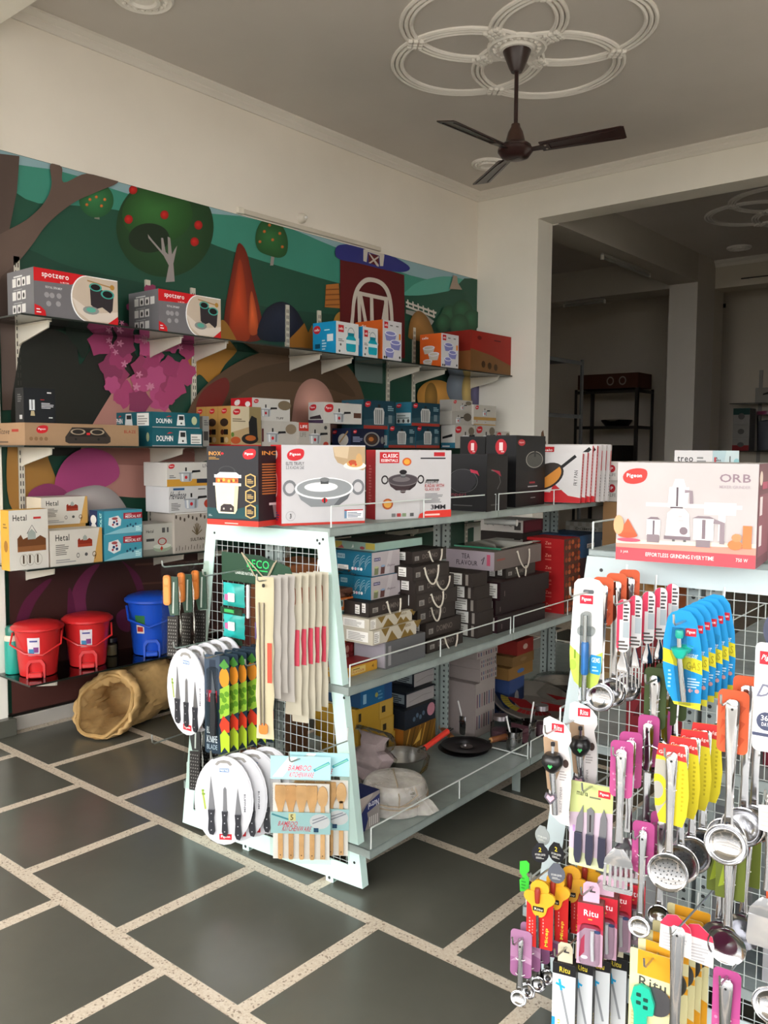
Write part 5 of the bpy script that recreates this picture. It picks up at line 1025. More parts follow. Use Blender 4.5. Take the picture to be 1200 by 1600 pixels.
cbox('jug2', 'jug_box', 'blue and white turquoise jug box standing before the tall orange bowl box', 'box', '#1f9bd0', jugF, jugR)
def bowlF(p):
    p.r(0, 0, 1, 1, '#e0672a'); bowls(p, .5, .36, .62, '#cfc9bd'); p.t('cello', .1, .85, .4, .92, '#fff')
def bowlR(p):
    p.r(0, 0, 1, 1, '#d5d3d6'); p.r(.08, .8, .28, .96, RED); p.t('cello', .1, .85, .26, .91, '#fff'); p.bars(.38, .87, .6, .92, 1, '#555'); p.bars(.7, .87, .9, .92, 1, '#555'); bowls(p, .5, .44, .66); p.r(.85, .55, .95, .7, '#e0862a'); dots(p, [(.1, .07), (.2, .07), (.9, .1)], .035, '#333')
cbox('bowl1', 'bowl_set_box', 'orange and white bowl set box, taller one beside the blue jug boxes', 'box', '#e0672a', bowlF, bowlR)
cbox('bowl2', 'bowl_set_box', 'orange and white bowl set box standing alone on the top glass shelf', 'box', '#e0672a', bowlF, bowlR)
def cartR(p):
    p.r(0, 0, 1, 1, '#7a5632'); p.p([(0, .55), (.5, .45), (1, .25), (1, 1), (0, 1)], '#9a2a22'); dots(p, [(.3, .2), (.45, .18), (.6, .16)], .09, '#4a3420'); p.e(.2, .84, .05, .05, '#6f1a16'); p.bars(.55, .82, .8, .88, 1, '#5e1512')
cbox('carton1', 'carton', 'brown and red printed carton at the far right end of the top shelf', 'box', '#8a5a34', lambda p: p.r(0, .5, 1, 1, '#8f2a22'), cartR, mat='card')
# ---- mural wall, second shelf
def stoveR(p):
    logo(p, .14, .72, .36); p.t('BLAZE', .86, .62, .97, .76, '#9c3a2a'); dots(p, [(.05, .3), (.09, .3), (.13, .3), (.17, .3)], .09, '#8a6a4c')
    p.p([(.33, .18), (.33, .4), (.39, .84), (.66, .84), (.73, .4), (.73, .18), (.7, .1), (.36, .1)], '#3a332e'); p.p([(.36, .42), (.41, .8), (.64, .8), (.7, .42)], '#2a2522')
    p.ring(.44, .64, .065, .14, .25, '#a5947e'); p.ring(.61, .64, .065, .14, .25, '#a5947e'); p.r(.515, .5, .545, .6, RED); dots(p, [(.42, .3), (.62, .3)], .06, '#222')
def stoveF(p): p.t('Gas Stove', .1, .5, .6, .75, '#4a3a2c', shear=.3); p.r(.66, .6, .84, .72, '#a5382c'); p.bars(.1, .12, .8, .24, 1, '#5d4a3a')
cbox('stove', 'stove_carton', 'long kraft carton printed with a two-burner gas stove', 'box', '#a38466', stoveF, stoveR, mat='card')
def blackR(p):
    p.r(0, 0, 1, 1, '#202226'); p.bars(.74, .86, .95, .93, 1, '#eee'); p.r(.17, .36, .34, .66, '#d9dcdf'); p.r(.24, .38, .27, .66, '#5a5d61'); p.p([(.2, .2), (.34, .2), (.32, .34), (.22, .34)], '#b9a985'); p.bars(.52, .66, .72, .7, 1, '#a33'); p.bars(.55, .42, .97, .6, 4, '#c9cbcf'); p.bars(.78, .14, .97, .2, 1, '#ddd')
cbox('blackbox', 'kettle_box', 'small black appliance box standing on the long kraft stove carton', 'box', '#1b1c1f', lambda p: (p.bars(.3, .6, .8, .85, 4, '#666'), p.r(.5, .1, .8, .22, '#bbb')), blackR)
def dolR(p):
    p.r(0, .03, 1, 1, '#1b5a66'); p.r(0, 0, 1, .05, '#aaa'); p.t('DOLPHIN', .08, .28, .4, .58, '#fff'); p.p([(.28, .68), (.34, .78), (.4, .74), (.34, .7)], '#c33'); p.p([(.5, .16), (.53, .86), (.66, .86), (.68, .16)], '#dfe3e2'); p.r(.55, .52, .65, .78, '#26292b'); p.e(.6, .3, .02, .06, '#222'); 
def dolR1(p): dolR(p); whitelabel(p, .76, .14, .98, .68, 3)
def dolR2(p): dolR(p); p.e(.88, .5, .06, .28, '#b9c39a', 14)
def dolF2(p):
    p.r(0, 0, 1, 1, '#1b5a66'); p.t('DOLPHIN', .03, .26, .32, .6, '#fff'); p.p([(.22, .68), (.26, .8), (.3, .76), (.26, .7)], '#c33'); p.p([(.38, .14), (.4, .9), (.53, .9), (.56, .14)], '#dfe3e2'); p.r(.42, .54, .53, .8, '#26292b'); whitelabel(p, .66, .12, .93, .92, 4)
def dolF1(p): p.r(0, 0, 1, 1, '#1b5a66'); p.e(.88, .5, .04, .25, '#b9c39a', 14)
cbox('dol1', 'weighing_scale_box', 'teal box with white lettering, lower of the two beside the kraft stove carton', 'box', '#1b5a66', dolF1, dolR1, group='teal scale boxes')
cbox('dol2', 'weighing_scale_box', 'teal box with white lettering, upper of the two beside the kraft stove carton', 'box', '#1b5a66', dolF2, dolR2, group='teal scale boxes')
cbox('grey1', 'appliance_box', 'narrow grey box wedged between the teal boxes and the yellow grill box', 'box', '#8d8b86', lambda p: p.r(0, 0, 1, .5, '#2b2826'), lambda p: (p.bars(.2, .7, .9, .9, 3, '#555'), p.r(.15, .2, .85, .5, '#3a3634')))
def grillF(p):
    p.r(0, 0, 1, 1, '#b98f4d'); p.r(.655, 0, .66, 1, '#7a5c2c'); p.r(.33, 0, .335, 1, '#7a5c2c'); p.r(0, 0, 1, .06, RED)
    for u in (.16, .5, .83):
        logo(p, u, .88, .13); p.e(u, .6, .11, .1, '#3a2c22', 12); p.e(u-.05, .36, .05, .07, '#5a2c1c', 10); p.r(u-.01, .3, u+.1, .43, '#1f1a18'); p.r(u-.1, .1, u-.01, .24, '#2a2018'); p.e(u+.06, .17, .05, .07, '#c9b08a', 10)
def grillR(p):
    p.r(0, 0, 1, 1, '#b59b74'); p.p([(0, .35), (.6, .5), (.6, 1), (0, 1)], '#d0c2a4'); p.r(.6, .1, 1, 1, '#8d7c56'); p.r(0, 0, 1, .05, RED); logo(p, .18, .86, .15); p.p([(.6, .2), (.58, .62), (.68, .78), (.85, .72), (.88, .25)], '#1f1f20'); p.e(.62, .2, .28, .13, '#222', 20); p.e(.64, .22, .18, .07, '#b0602c', 14); p.e(.15, .16, .16, .09, '#b5532a', 14); p.e(.05, .3, .05, .06, '#5a7a35', 8); p.bars(.05, .62, .5, .72, 2, '#7a6f5a')
cbox('grill', 'sandwich_grill_box', 'yellow box showing a black sandwich grill and toast beside the narrow grey box', 'box', '#b98f4d', grillF, grillR)
def ckR(p):
    p.r(0, 0, 1, 1, '#c9c7c2'); cooker(p, .35, .42, .66); p.e(.85, .72, .18, .22, '#7a6c56', 14); logo(p, .1, .85, .18); p.t('TUFF', .62, .08, .82, .18, '#333')
def ckR2(p):
    p.r(0, 0, 1, 1, '#bdb9b2'); cooker(p, .3, .42, .66); p.e(.82, .7, .16, .2, '#8a7a66', 14); p.r(0, .2, .05, .7, '#5c2a2a')
cbox('cooklow', 'cooker_box', 'white pressure cooker box right of the yellow grill box, under another', 'box', '#bdb9b2', None, ckR2)
cbox('cookup', 'cooker_box', 'white cooker box with red end resting on top behind the yellow grill box', 'box', '#c9c7c2', lambda p: (p.r(0, 0, 1, 1, RED), logo(p, .3, .8, .25, c='#e8e4e0'), p.e(.8, .72, .12, .12, '#eee')), ckR)
def lifeR(p):
    p.r(0, 0, 1, 1, '#b3aea6'); p.r(0, .66, .3, 1, '#c4382c'); p.t('LIFE', .04, .78, .26, .9, '#fff'); p.t('LIFE', .04, .42, .22, .6, '#8a857c'); cooker(p, .5, .4, .72); p.e(.84, .82, .05, .08, '#444'); p.e(.85, .12, .09, .12, '#a83a2c', 10)
cbox('life', 'cooker_box', 'grey cooker box with red corner tag standing before the white cooker boxes', 'box', '#b3aea6', None, lifeR)
def chF(p): p.r(0, 0, 1, 1, '#c5c2bd'); logo(p, .3, .75, .3); p.p([(.1, .3), (.8, .4), (.9, .2), (.1, .2)], '#3a2f36'); p.r(0, 0, 1, .16, '#4a3a52')
def chR(p): p.r(0, 0, 1, 1, '#cbc9c4'); logo(p, .14, .72, .4); cooker(p, .4, .36, .8); p.r(.78, .3, .98, .55, '#5a3c30')
cbox('cookhi', 'cooker_box', 'white cooker box sitting turned on top of the grey red-tagged box', 'box', '#c8c5c0', chF, chR)
def dsF(p): p.r(0, 0, 1, 1, '#232e4c'); p.e(.6, .4, .28, .32, '#c9c4bb', 16); p.line([(.4, .25), (.85, .85)], .08, '#b08a5c'); logo(p, .14, .8, .2)
def dsR(p): p.r(0, 0, 1, 1, '#1b2138'); logo(p, .12, .82, .18); p.ring(.62, .45, .24, .38, .2, '#8d8a86'); p.e(.62, .45, .17, .26, '#4a3326', 16); p.e(.6, .45, .08, .12, '#b5703a', 10); p.bars(.06, .3, .36, .6, 4, '#8f97b5'); p.e(.94, .4, .05, .2, '#777')
cbox('darkset', 'cookware_box', 'dark blue box showing a round pan and rolling pin, its lid flap raised', 'box', '#1d2440', dsF, dsR, lambda p: whitelabel(p, .2, .2, .7, .8))
def tealR(p):
    p.r(0, 0, 1, 1, '#1d3d4c'); p.p([(0, .12), (1, .12), (1, .5), (0, .3)], '#33515c'); p.r(0, 0, 1, .12, '#9c3a30'); logo(p, .13, .85, .2); p.p([(.33, .16), (.31, .6), (.36, .74), (.6, .74), (.65, .6), (.63, .16)], '#c3c5c4')
    for u in (.37, .43, .49, .55): p.r(u, .18, u+.025, .68, '#55585a')
    p.r(.44, .74, .52, .86, '#222'); p.r(.78, .22, .9, .5, '#6f8188'); p.bars(.76, .66, .96, .86, 3, '#8fb0b8')
def tealF(p): p.r(0, 0, 1, 1, '#2f6f86'); p.r(.05, .1, .95, .55, '#c9d3d3'); logo(p, .2, .85, .18); p.bars(.1, .3, .9, .5, 2, '#7d8a8a'); p.e(.2, .2, .07, .08, '#444'); p.e(.5, .2, .07, .08, '#444'); p.e(.8, .2, .07, .08, '#444')
cbox('tealA', 'cooker_box', 'dark teal tall cooker box on the shelf, left one of the lower pair', 'box', '#1d3d4c', tealF, tealR, group='dark teal cooker boxes')
cbox('tealB', 'cooker_box', 'dark teal tall cooker box on the shelf, right one of the lower pair', 'box', '#1d3d4c', tealF, tealR, group='dark teal cooker boxes')
cbox('tealC', 'cooker_box', 'dark teal cooker box resting on the dark blue pan box', 'box', '#1d3d4c', lambda p: (p.r(0, 0, 1, 1, '#2c5a6a'), p.r(.3, .4, .9, .75, '#9db0b2'), logo(p, .2, .8, .2)), tealR, group='dark teal cooker boxes')
cbox('tealD', 'cooker_box', 'dark teal cooker box with pale blue end on top of the lower pair', 'box', '#1d3d4c', tealF, tealR, group='dark teal cooker boxes')
def wF(p): p.r(0, 0, 1, 1, '#cfccc6'); p.p([(.1, .5), (.8, .62), (.8, .5), (.1, .4)], '#222'); p.r(0, 0, 1, .24, '#2f6f86'); p.bars(.1, .05, .9, .18, 1, '#ddd')
def wR(p): p.r(0, 0, 1, 1, '#b5b1aa'); logo(p, .15, .8, .3); cooker(p, .5, .4, .7); p.e(.8, .75, .15, .18, '#6f6658', 12)
def wR2(p): p.r(0, 0, 1, 1, '#bdb9b1'); p.r(0, 0, 1, .2, '#b08a4a'); logo(p, .14, .82, .26); cooker(p, .48, .5, .62)
def wR3(p): p.r(0, 0, 1, 1, '#a9a59e'); cooker(p, .3, .4, .7); p.e(.75, .6, .2, .3, '#5f574c', 12)
for k, lb, f, r in (('white1', 'white cooker box with blue foot strip, bottom of the stack beside dark teal boxes', wF, wR), ('white2', 'greyish cooker box at the foot of the last stack on the second shelf', None, wR),
    ('white3', 'white cooker box, middle of the stack right of the dark teal boxes', None, wR3), ('white4', 'thin yellow-edged cooker box, middle of the right end stack', None, wR2),
    ('white5', 'white cooker box crowning the stack right of the dark teal boxes', lambda p: p.r(0, 0, 1, 1, '#a9a6a0'), wR), ('white6', 'white cooker box with yellow foot crowning the last stack on the second shelf', None, wR2),
    ('white7', 'low white cooker box in the corner by the back wall', None, wR)):
    cbox(k, 'cooker_box', lb, 'box', '#c0bcb5', f, r, group='white cooker boxes by the corner')
# ---- mural wall, third shelf
def wall_toy(p, cx, cy_, s, c='#6b4226', c2='#8a5a36'):
    k = s*p.h/p.w
    p.p([(cx-.5*k, cy_-.3*s), (cx-.5*k, cy_+.15*s), (cx-.38*k, cy_+.28*s), (cx-.3*k, cy_+.12*s), (cx-.1*k, cy_+.2*s), (cx+.1*k, cy_+.1*s), (cx+.3*k, cy_+.22*s), (cx+.5*k, cy_+.1*s), (cx+.5*k, cy_-.3*s)], c); p.r(cx-.5*k, cy_-.3*s, cx+.5*k, cy_-.12*s, c2)
    p.p([(cx-.14*k, cy_+.1*s), (cx-.14*k, cy_+.32*s), (cx, cy_+.45*s), (cx+.14*k, cy_+.32*s), (cx+.14*k, cy_+.1*s)], '#9fa7a0')
def hetLR(p):
    p.r(0, 0, 1, 1, '#d9d5cc'); p.t('Hetal', .1, .82, .45, .92, '#2a2624'); p.bars(.62, .84, .92, .91, 1, '#c03030'); wall_toy(p, .57, .45, .5); p.line([(.45, .6), (.58, .74), (.7, .6)], .012, '#555'); 
    for u in (.36, .52, .72): p.ring(u, .16, .11, .1, .12, '#b5afa2'); p.r(u-.03, .1, u+.01, .24, '#4a3a2a')
def hetR(p):
    p.r(0, 0, 1, 1, '#d5d0c6'); p.p([(.82, 0), (1, 0), (1, 1), (.95, 1), (.9, .6)], '#d0a25a'); p.t('Hetal', .1, .7, .36, .88, '#2a2624'); wall_toy(p, .66, .62, .46, '#8a2f1f', '#a5432c'); p.bars(.1, .3, .36, .62, 6, '#7a7670'); p.ring(.52, .25, .03, .07, .3, '#555'); p.e(.68, .26, .03, .05, '#555'); p.ring(.84, .25, .04, .08, .3, '#6f5a3a'); p.t('7', .84, .1, .88, .22, '#5a3a20'); p.bars(.1, .08, .5, .2, 2, '#999')
yF = lambda p: (p.r(0, 0, 1, 1, '#d9a53a'), p.e(.6, .4, .25, .1, '#9a6a28', 10), p.bars(.3, .7, .8, .8, 2, '#8a6a2a'))
cbox('hetL', 'toy_wall_box', 'upright yellow and white box with a brown key holder print, leftmost on third shelf', 'box', '#d9a53a', yF, hetLR)
cbox('hetF', 'toy_wall_box', 'yellow and white box lying in front beside the upright key holder box', 'box', '#d5d0c6', None, hetR)
cbox('hetB0', 'carton', 'yellow and white box hidden under the rear key holder box', 'box', '#d0a25a', yF, None)
cbox('hetB', 'toy_wall_box', 'yellow and white box raised behind the other key holder boxes', 'box', '#d5d0c6', lambda p: p.r(0, 0, 1, 1, '#cfc4ae'), hetR)
def medF(p): p.r(0, 0, .55, 1, '#22335a'); p.r(.55, 0, 1, 1, '#1f6f86'); p.e(.28, .6, .2, .2, '#e8e6e1', 12); p.e(.3, .3, .18, .15, '#e8e6e1', 12); p.t('MEDICAL KIT', .7, .1, .85, .9, '#cfe', rot=1)
def medR(p):
    p.r(0, 0, 1, 1, '#4a9fb5'); p.p([(0, 0), (1, 0), (1, .35), (.4, .2)], '#8fc9d6'); p.r(.5, .62, 1, .88, '#a82a38'); p.t('MEDICAL KIT', .55, .66, .97, .77, '#fff'); p.bars(.55, .8, .8, .86, 1, '#fcc'); p.p([(.1, .4), (.12, .7), (.36, .78), (.44, .6), (.42, .35), (.25, .25)], '#e8ecee'); dots(p, [(.25, .5), (.33, .42)], .06, '#223a6a'); dots(p, [(.32, .55), (.22, .4)], .05, '#b03040'); p.e(.27, .66, .08, .06, '#a55', 10); dots(p, [(.6, .3), (.68, .36), (.75, .28), (.82, .38)], .05, '#23506a'); p.bars(.82, .08, .97, .3, 3, '#dff')
cbox('med1', 'toy_box', 'blue toy medical kit box, lower of two beside the key holder boxes', 'box', '#3a8fa8', medF, medR, group='toy medical kits')
cbox('med2', 'toy_box', 'blue toy medical kit box, upper of two beside the key holder boxes', 'box', '#3a8fa8', medF, medR, group='toy medical kits')
def casR(p): p.r(0, 0, 1, 1, '#b9b8b0'); p.t('Hetal', .1, .72, .34, .82, '#333'); p.bars(.1, .45, .5, .62, 1, '#444'); p.r(.62, .7, .72, .86, '#555'); p.r(.78, .7, .84, .86, '#555'); p.r(0, 0, 1, .2, '#8f9188'); p.e(.62, .22, .3, .14, '#9fae98', 18); p.e(.62, .27, .3, .08, '#cfd6c8', 18); p.ring(.62, .42, .15, .12, .25, '#a8322c'); p.p([(.55, .2), (.6, .28), (.65, .2), (.6, .12)], '#b5402c')
cbox('casser', 'casserole_box', 'pale grey casserole box right of the toy medical kits', 'box', '#b9b8b0', None, casR)
def sulR(p):
    p.r(0, 0, 1, 1, '#b8b0a6'); 
    for i in range(9): p.e(.05+i*.11, .9-.04*(i % 3), .025, .05, '#4a4038', 8)
    for i in range(12): p.line([(.04+i*.08, .06), (.05+i*.08, .14+.04*(i % 2))], .015, '#3f3630')
    for a in range(-3, 4): p.line([(.6, .42), (.6+a*.045, .72-.02*a*a)], .025, '#6f6048')
    p.t('SULTAN', .42, .27, .8, .35, '#4a4038'); p.line([(.02, .98), (.98, .98)], .015, '#fff')
cbox('sultan', 'gift_box', 'grey patterned box with a lotus print under the white cooker boxes', 'box', '#b8b0a6', None, sulR)
def hawR(p): p.r(0, 0, 1, 1, '#d0d0d0'); p.t('Hevibase', .03, .52, .4, .82, '#3a3a44', shear=.3); p.r(.1, .86, .36, .94, '#2a5a8a'); cooker(p, .52, .4, .72, '#b4bcc8'); p.e(.92, .3, .1, .17, '#b5402c', 14); p.bars(.05, .1, .28, .4, 5, '#777'); p.bars(.68, .86, .95, .94, 1, '#555')
def pigR(p): p.r(0, 0, 1, 1, '#cfccc6'); p.r(0, 0, 1, .3, '#cf9a3c'); logo(p, .1, .84, .2); cooker(p, .42, .46, .72); p.t('LIVI', .8, .78, .95, .92, '#555'); p.r(.66, .12, .98, .3, '#2b3040'); p.bars(.05, .36, .2, .5, 2, '#666')
cbox('hawk', 'cooker_box', 'white cooker box with script lettering, middle of the corner stack on third shelf', 'box', '#d0d0d0', None, hawR)
cbox('pigc', 'cooker_box', 'white and yellow cooker box on top of the corner stack on third shelf', 'box', '#cfccc6', None, pigR)
# ================================================================== gondola display racks
def gondola(label, loc, col, fcol, nb):
    g = thing('gondola_rack', label, 'display rack', loc, radians(2))
    L = 1.07; HZ = [(.165, .48), (.70, .385), (1.23, .300)]
    # end panel: tapering sheet-steel frame
    fr = bpy.data.objects.new('end_panel', None); fr = None
    R3 = radians(3)
    def X(z): return .445-(.445-.292)*z/1.2          # half width of the panel at height z
    m = MB('paint', fcol); m.at((0, 0, 0), R3)
    zb, zt, w = .018, 1.215, .052
    for s in (-1, 1):
        m.prism([(s*X(zb), zb), (s*(X(zb)-w), zb), (s*(X(zt)-w), zt), (s*X(zt), zt)][::s], -.004, .0, axis='y')
        m.prism([(s*X(zb), zb), (s*(X(zb)-.003), zb), (s*(X(zt)-.003), zt), (s*X(zt), zt)][::s], 0, .03, axis='y')
    m.prism([(-X(zt)+w, zt), (-X(1.155)+w, 1.155), (X(1.155)-w, 1.155), (X(zt)-w, zt)], -.004, 0, axis='y')
    m.prism([(-X(.085)+w, .085), (-X(zb)+w, zb), (X(zb)-w, zb), (X(.085)-w, .085)], -.004, 0, axis='y')
    m.box(-X(zt), 0, zt-.003, X(zt), .03, zt); m.box(-X(zb), 0, zb, X(zb), .03, zb+.003)
    for x in (-.10, .30): m.box(x-.016, -.004, 0, x+.016, 0, zb, ch=.001); m.box(x-.016, 0, 0, x+.016, .03, .004)
    fr = m.build('end_panel', g)
    m = MB('paint', '#23282a'); m.at((0, 0, 0), R3)
    for x, z in ((-.25, 1.18), (.245, 1.185), (.255, 1.175), (.27, 1.19), (.362, .66), (-.36, .66), (.408, .10)):
        m.lathe([(.005, -.0046), (.005, -.004)], 8, axis='y', o=(x, 0, z))
    for x in (-.10, .30): m.lathe([(.006, -.0046), (.006, -.004)], 8, axis='y', o=(x, 0, .015))
    m.build('bolt_holes', fr)['kind'] = 'stuff'
    m = MB('paint', '#b9c2c0'); m.at((0, 0, 0), R3)
    k = 0
    zs = [.09+i*.036 for i in range(30)]
    for z in zs: m.tube([(-X(z)+.03, .006, z), (X(z)-.03, .006, z)], .0012, 4)
    for i in range(-14, 15):
        x = i*.028; zt_ = 1.17
        if abs(x) > .25: zt_ = min(1.17, (.445-.03-abs(x))/(.445-.292)*1.2)
        m.tube([(x, .0095, .07), (x, .0095, zt_)], .0012, 4)
    m.build('wire_grid', g)['kind'] = 'stuff'
    # slotted uprights
    for b in range(nb+1):
        y = .045+b*L
        m = MB('worn', col)
        for s in (-1, 1):
            a, c = sorted((s*.006, s*.043)); m.box(a, y-.002, 0, c, y, 1.215); a, c = sorted((s*.006, s*.009)); m.box(a, y, 0, c, y+.035, 1.215)
            a, c = sorted((s*.040, s*.043)); m.box(a, y, 0, c, y+.012, 1.215)
            for xx, ys in ((s*.43 if b else s*.40, y),):
                a, c = sorted((xx, xx-s*.04)); m.box(a, ys, 0, c, ys+.003, .135); m.box(a, ys, 0, a+.003, ys+.035, .135)
        post = m.build('upright', g)
        m = MB('paint', '#22282a')
        for i in range(46):
            z = .05+i*.025
            for x in (-.025, .025):
                m.lathe([(.0055, y-.0026), (.0055, y-.002)], 6, axis='y', o=(x, 0, z))
                if x > 0: m.box(.0432, y+.003, z-.006, .0438, y+.009, z+.006)
        m.build('slots', post)['kind'] = 'stuff'
    # shelves with folded lips, and wire guard rails
    for b in range(nb):
        y0 = .012+b*L+(.03 if b else 0); y1 = .04+(b+1)*L
        for (z, hd) in HZ:
            for s in (1, -1):
                m = MB('worn', col)
                a, c = sorted((0, s*hd)); m.box(a, y0, z-.003, c, y1, z)
                a, c = sorted((s*hd, s*(hd-.002))); m.box(a, y0, z-.030, c, y1, z+.001)
                a, c = sorted((s*hd, s*(hd-.018))); m.box(a, y0, z-.030, c, y1, z-.028)
                m.box(min(0, s*hd), y0, z-.028, max(0, s*hd), y0+.002, z); m.box(min(0, s*hd), y1-.002, z-.028, max(0, s*hd), y1, z)
                m.prism([(s*.045, z-.003), (s*.045, z-.06), (s*(hd-.05), z-.03), (s*(hd-.05), z-.003)][::s], y1-.008, y1-.005, axis='y')
                m.build('shelf', g)
                r = .0028; x = s*(hd-.006); zt2 = z+.072
                m = MB('paint', '#cfd6d3')
                m.tube([(x, y0+.012, z), (x, y0+.012, zt2), (x, y1-.012, zt2), (x, y1-.012, z)], r, 6)
                m.tube([(x, (y0+y1)/2, z), (x, (y0+y1)/2, zt2)], r, 6)
                if z < .2: m.tube([(x, y1-.012, z+.012), (s*.26, y1-.012, z+.012)], r, 6)
                m.build('guard_rail', g)
    return g
G1 = gondola('pale aqua steel display rack in mid floor, full of boxes and kitchen goods', (-2.295, 2.068, 0), '#8f9a96', '#c9e4de', 3)
G2 = gondola('grey steel display rack at the right, end panel hung with spoons and ladles', (-.772, 2.135, 0), '#98a3a3', '#bccacd', 2)
def hook(g, x, z, y0, y1, rise=.0, up=.024):
    """peg hook (a part of rack G) given in world x, z, from the grid y0 out to the tip y1"""
    a = g.location; c, s = cos(-radians(2)), sin(-radians(2))
    def W(px, py, pz):
        dx, dy = px-a.x, py-a.y
        return (c*dx-s*dy, s*dx+c*dy, pz)
    m = MB('satin', '#c9cdcb')
    m.tube([W(x, y0, z+.045), W(x, y0-.004, z), W(x, (y0+y1)/2, z+rise/2), W(x, y1+.008, z+rise), W(x, y1, z+rise+.006), W(x, y1-.003, z+rise+up)], .0026, 6)
    m.build('peg_hook', g)

# ---- cartons on the mid-floor rack
def inoxF(p):
    p.r(0, 0, 1, 1, '#2c2b2f'); p.p([(0, .08), (1, .1), (1, .28), (.5, .2), (0, .22)], '#20484c'); p.r(0, 0, 1, .07, '#c63a2e'); p.bars(.35, .02, .75, .05, 1, '#e9b0a6')
    p.t('INOX', .04, .88, .28, .93, '#d99a4a'); p.bars(.04, .83, .26, .87, 2, '#a07a3a'); p.e(.31, .905, .03, .015, RED, 8); logo(p, .83, .9, .13)
    p.ring(.4, .68, .17, .07, .15, '#3d3d40'); p.r(.15, .6, .68, .64, '#c9ccd0'); p.p([(.2, .64), (.26, .67), (.58, .67), (.64, .64)], '#dfe2e4'); p.r(.18, .53, .62, .6, '#c96a35'); dots(p, [(.24, .565), (.34, .575), (.44, .56), (.53, .57)], .022, '#e0b04a'); dots(p, [(.29, .56), (.49, .56), (.58, .57)], .018, '#8f3a2a'); p.r(.13, .5, .68, .535, '#d8d4c6')
    p.p([(.17, .5), (.2, .2), (.24, .15), (.56, .15), (.6, .2), (.63, .5)], '#e6ddc2'); p.p([(.52, .15), (.56, .15), (.6, .2), (.63, .5), (.56, .5)], '#cdc2a4'); p.p([(.27, .17), (.28, .24), (.34, .27), (.48, .27), (.54, .24), (.54, .17)], '#3a3233'); dots(p, [(.34, .21), (.48, .21)], .014, '#b5b0a6')
    for v in (.57, .38, .19):
        p.p([(.76, v-.06), (.86, v-.09), (.96, v-.06), (.96, v+.06), (.86, v+.09), (.76, v+.06)], '#c9a86a'); p.p([(.785, v-.05), (.86, v-.075), (.935, v-.05), (.935, v+.05), (.86, v+.075), (.785, v+.05)], '#2b2a2c'); p.bars(.8, v-.03, .92, v+.03, 3, '#c9a86a')
    p.bars(.04, .11, .12, .14, 2, '#9aa')
def inoxR(p):
    p.r(0, 0, 1, 1, '#2a2024'); p.r(0, 0, 1, .07, '#b5332a'); p.t('INOX', .1, .89, .8, .94, '#d9964a'); p.bars(.1, .4, .8, .8, 12, '#a8683a'); p.p([(.4, .26), (.45, .1), (1, .1), (1, .26)], '#8a8284'); p.r(.3, .26, 1, .29, '#c9c4c4')
cbox('inox', 'rice_cooker_box', 'black box with a cream steam cooker print at the front end of top shelf', 'box', '#2c2b2f', inoxF, inoxR, lambda p: p.r(0, 0, 1, 1, '#3a3436'))
def kadR(p):
    p.r(0, 0, 1, 1, '#c2c0c3'); p.r(0, 0, 1, .03, '#b8392f'); logo(p, .16, .88, .15); p.t('ELITE TRI-PLY', .05, .75, .26, .79, '#3b3b40'); p.t('S.S KADAI 26E', .05, .7, .26, .74, '#6a6a70')
    pts = [(1-.4, .98), (.62, .85), (.66, .78), (.8, .72), (.97, .68), (1, .7), (1, .985), (.7, .985)]
    p.p(pts, '#b39a78'); p.p([(.6, .98), (.63, .86), (.78, .83), (.8, .985)], '#c9b394'); p.e(.87, .74, .14, .05, '#e8e3da', 18); p.e(.87, .77, .1, .05, '#d2a05e', 14); p.e(.92, .82, .04, .08, '#caa06a', 10); p.e(.84, .785, .05, .03, '#b5522f', 10); dots(p, [(.82, .76), (.88, .755)], .018, '#c9452f')
    kadai(p, .5, .42, .46, '#85898d', '#5f6266', '#e9eaea', '#8f9396', '#77797d'); p.e(.5, .305, .035, .03, RED, 12); p.r(.49, .27, .51, .34, '#333')
    p.ring(.1, .12, .055, .06, .06, '#8b8b8f'); p.t('3', .09, .09, .11, .15, '#333'); p.r(.74, .07, .97, .18, '#e9e7e9'); p.r(.74, .165, .97, .18, '#b5332f'); p.bars(.78, .08, .96, .155, 4, '#55667a'); p.r(.74, .07, .77, .165, '#6a87a5')
def kadF(p): p.r(0, 0, 1, 1, '#c2262c'); p.e(.45, .88, .2, .06, '#f0e6e4', 14); p.e(.5, .5, .12, .13, '#a81d24', 14); p.ring(.5, .5, .14, .15, .2, '#e6c9c6'); p.bars(.2, .06, .85, .18, 4, '#3b3a6a')
cbox('kadai', 'kadai_box', 'large white and red box printed with a steel two-handled pan and lid', 'box', '#c2c0c3', kadF, kadR, lambda p: p.r(0, 0, 1, 1, '#cfcdd0'))
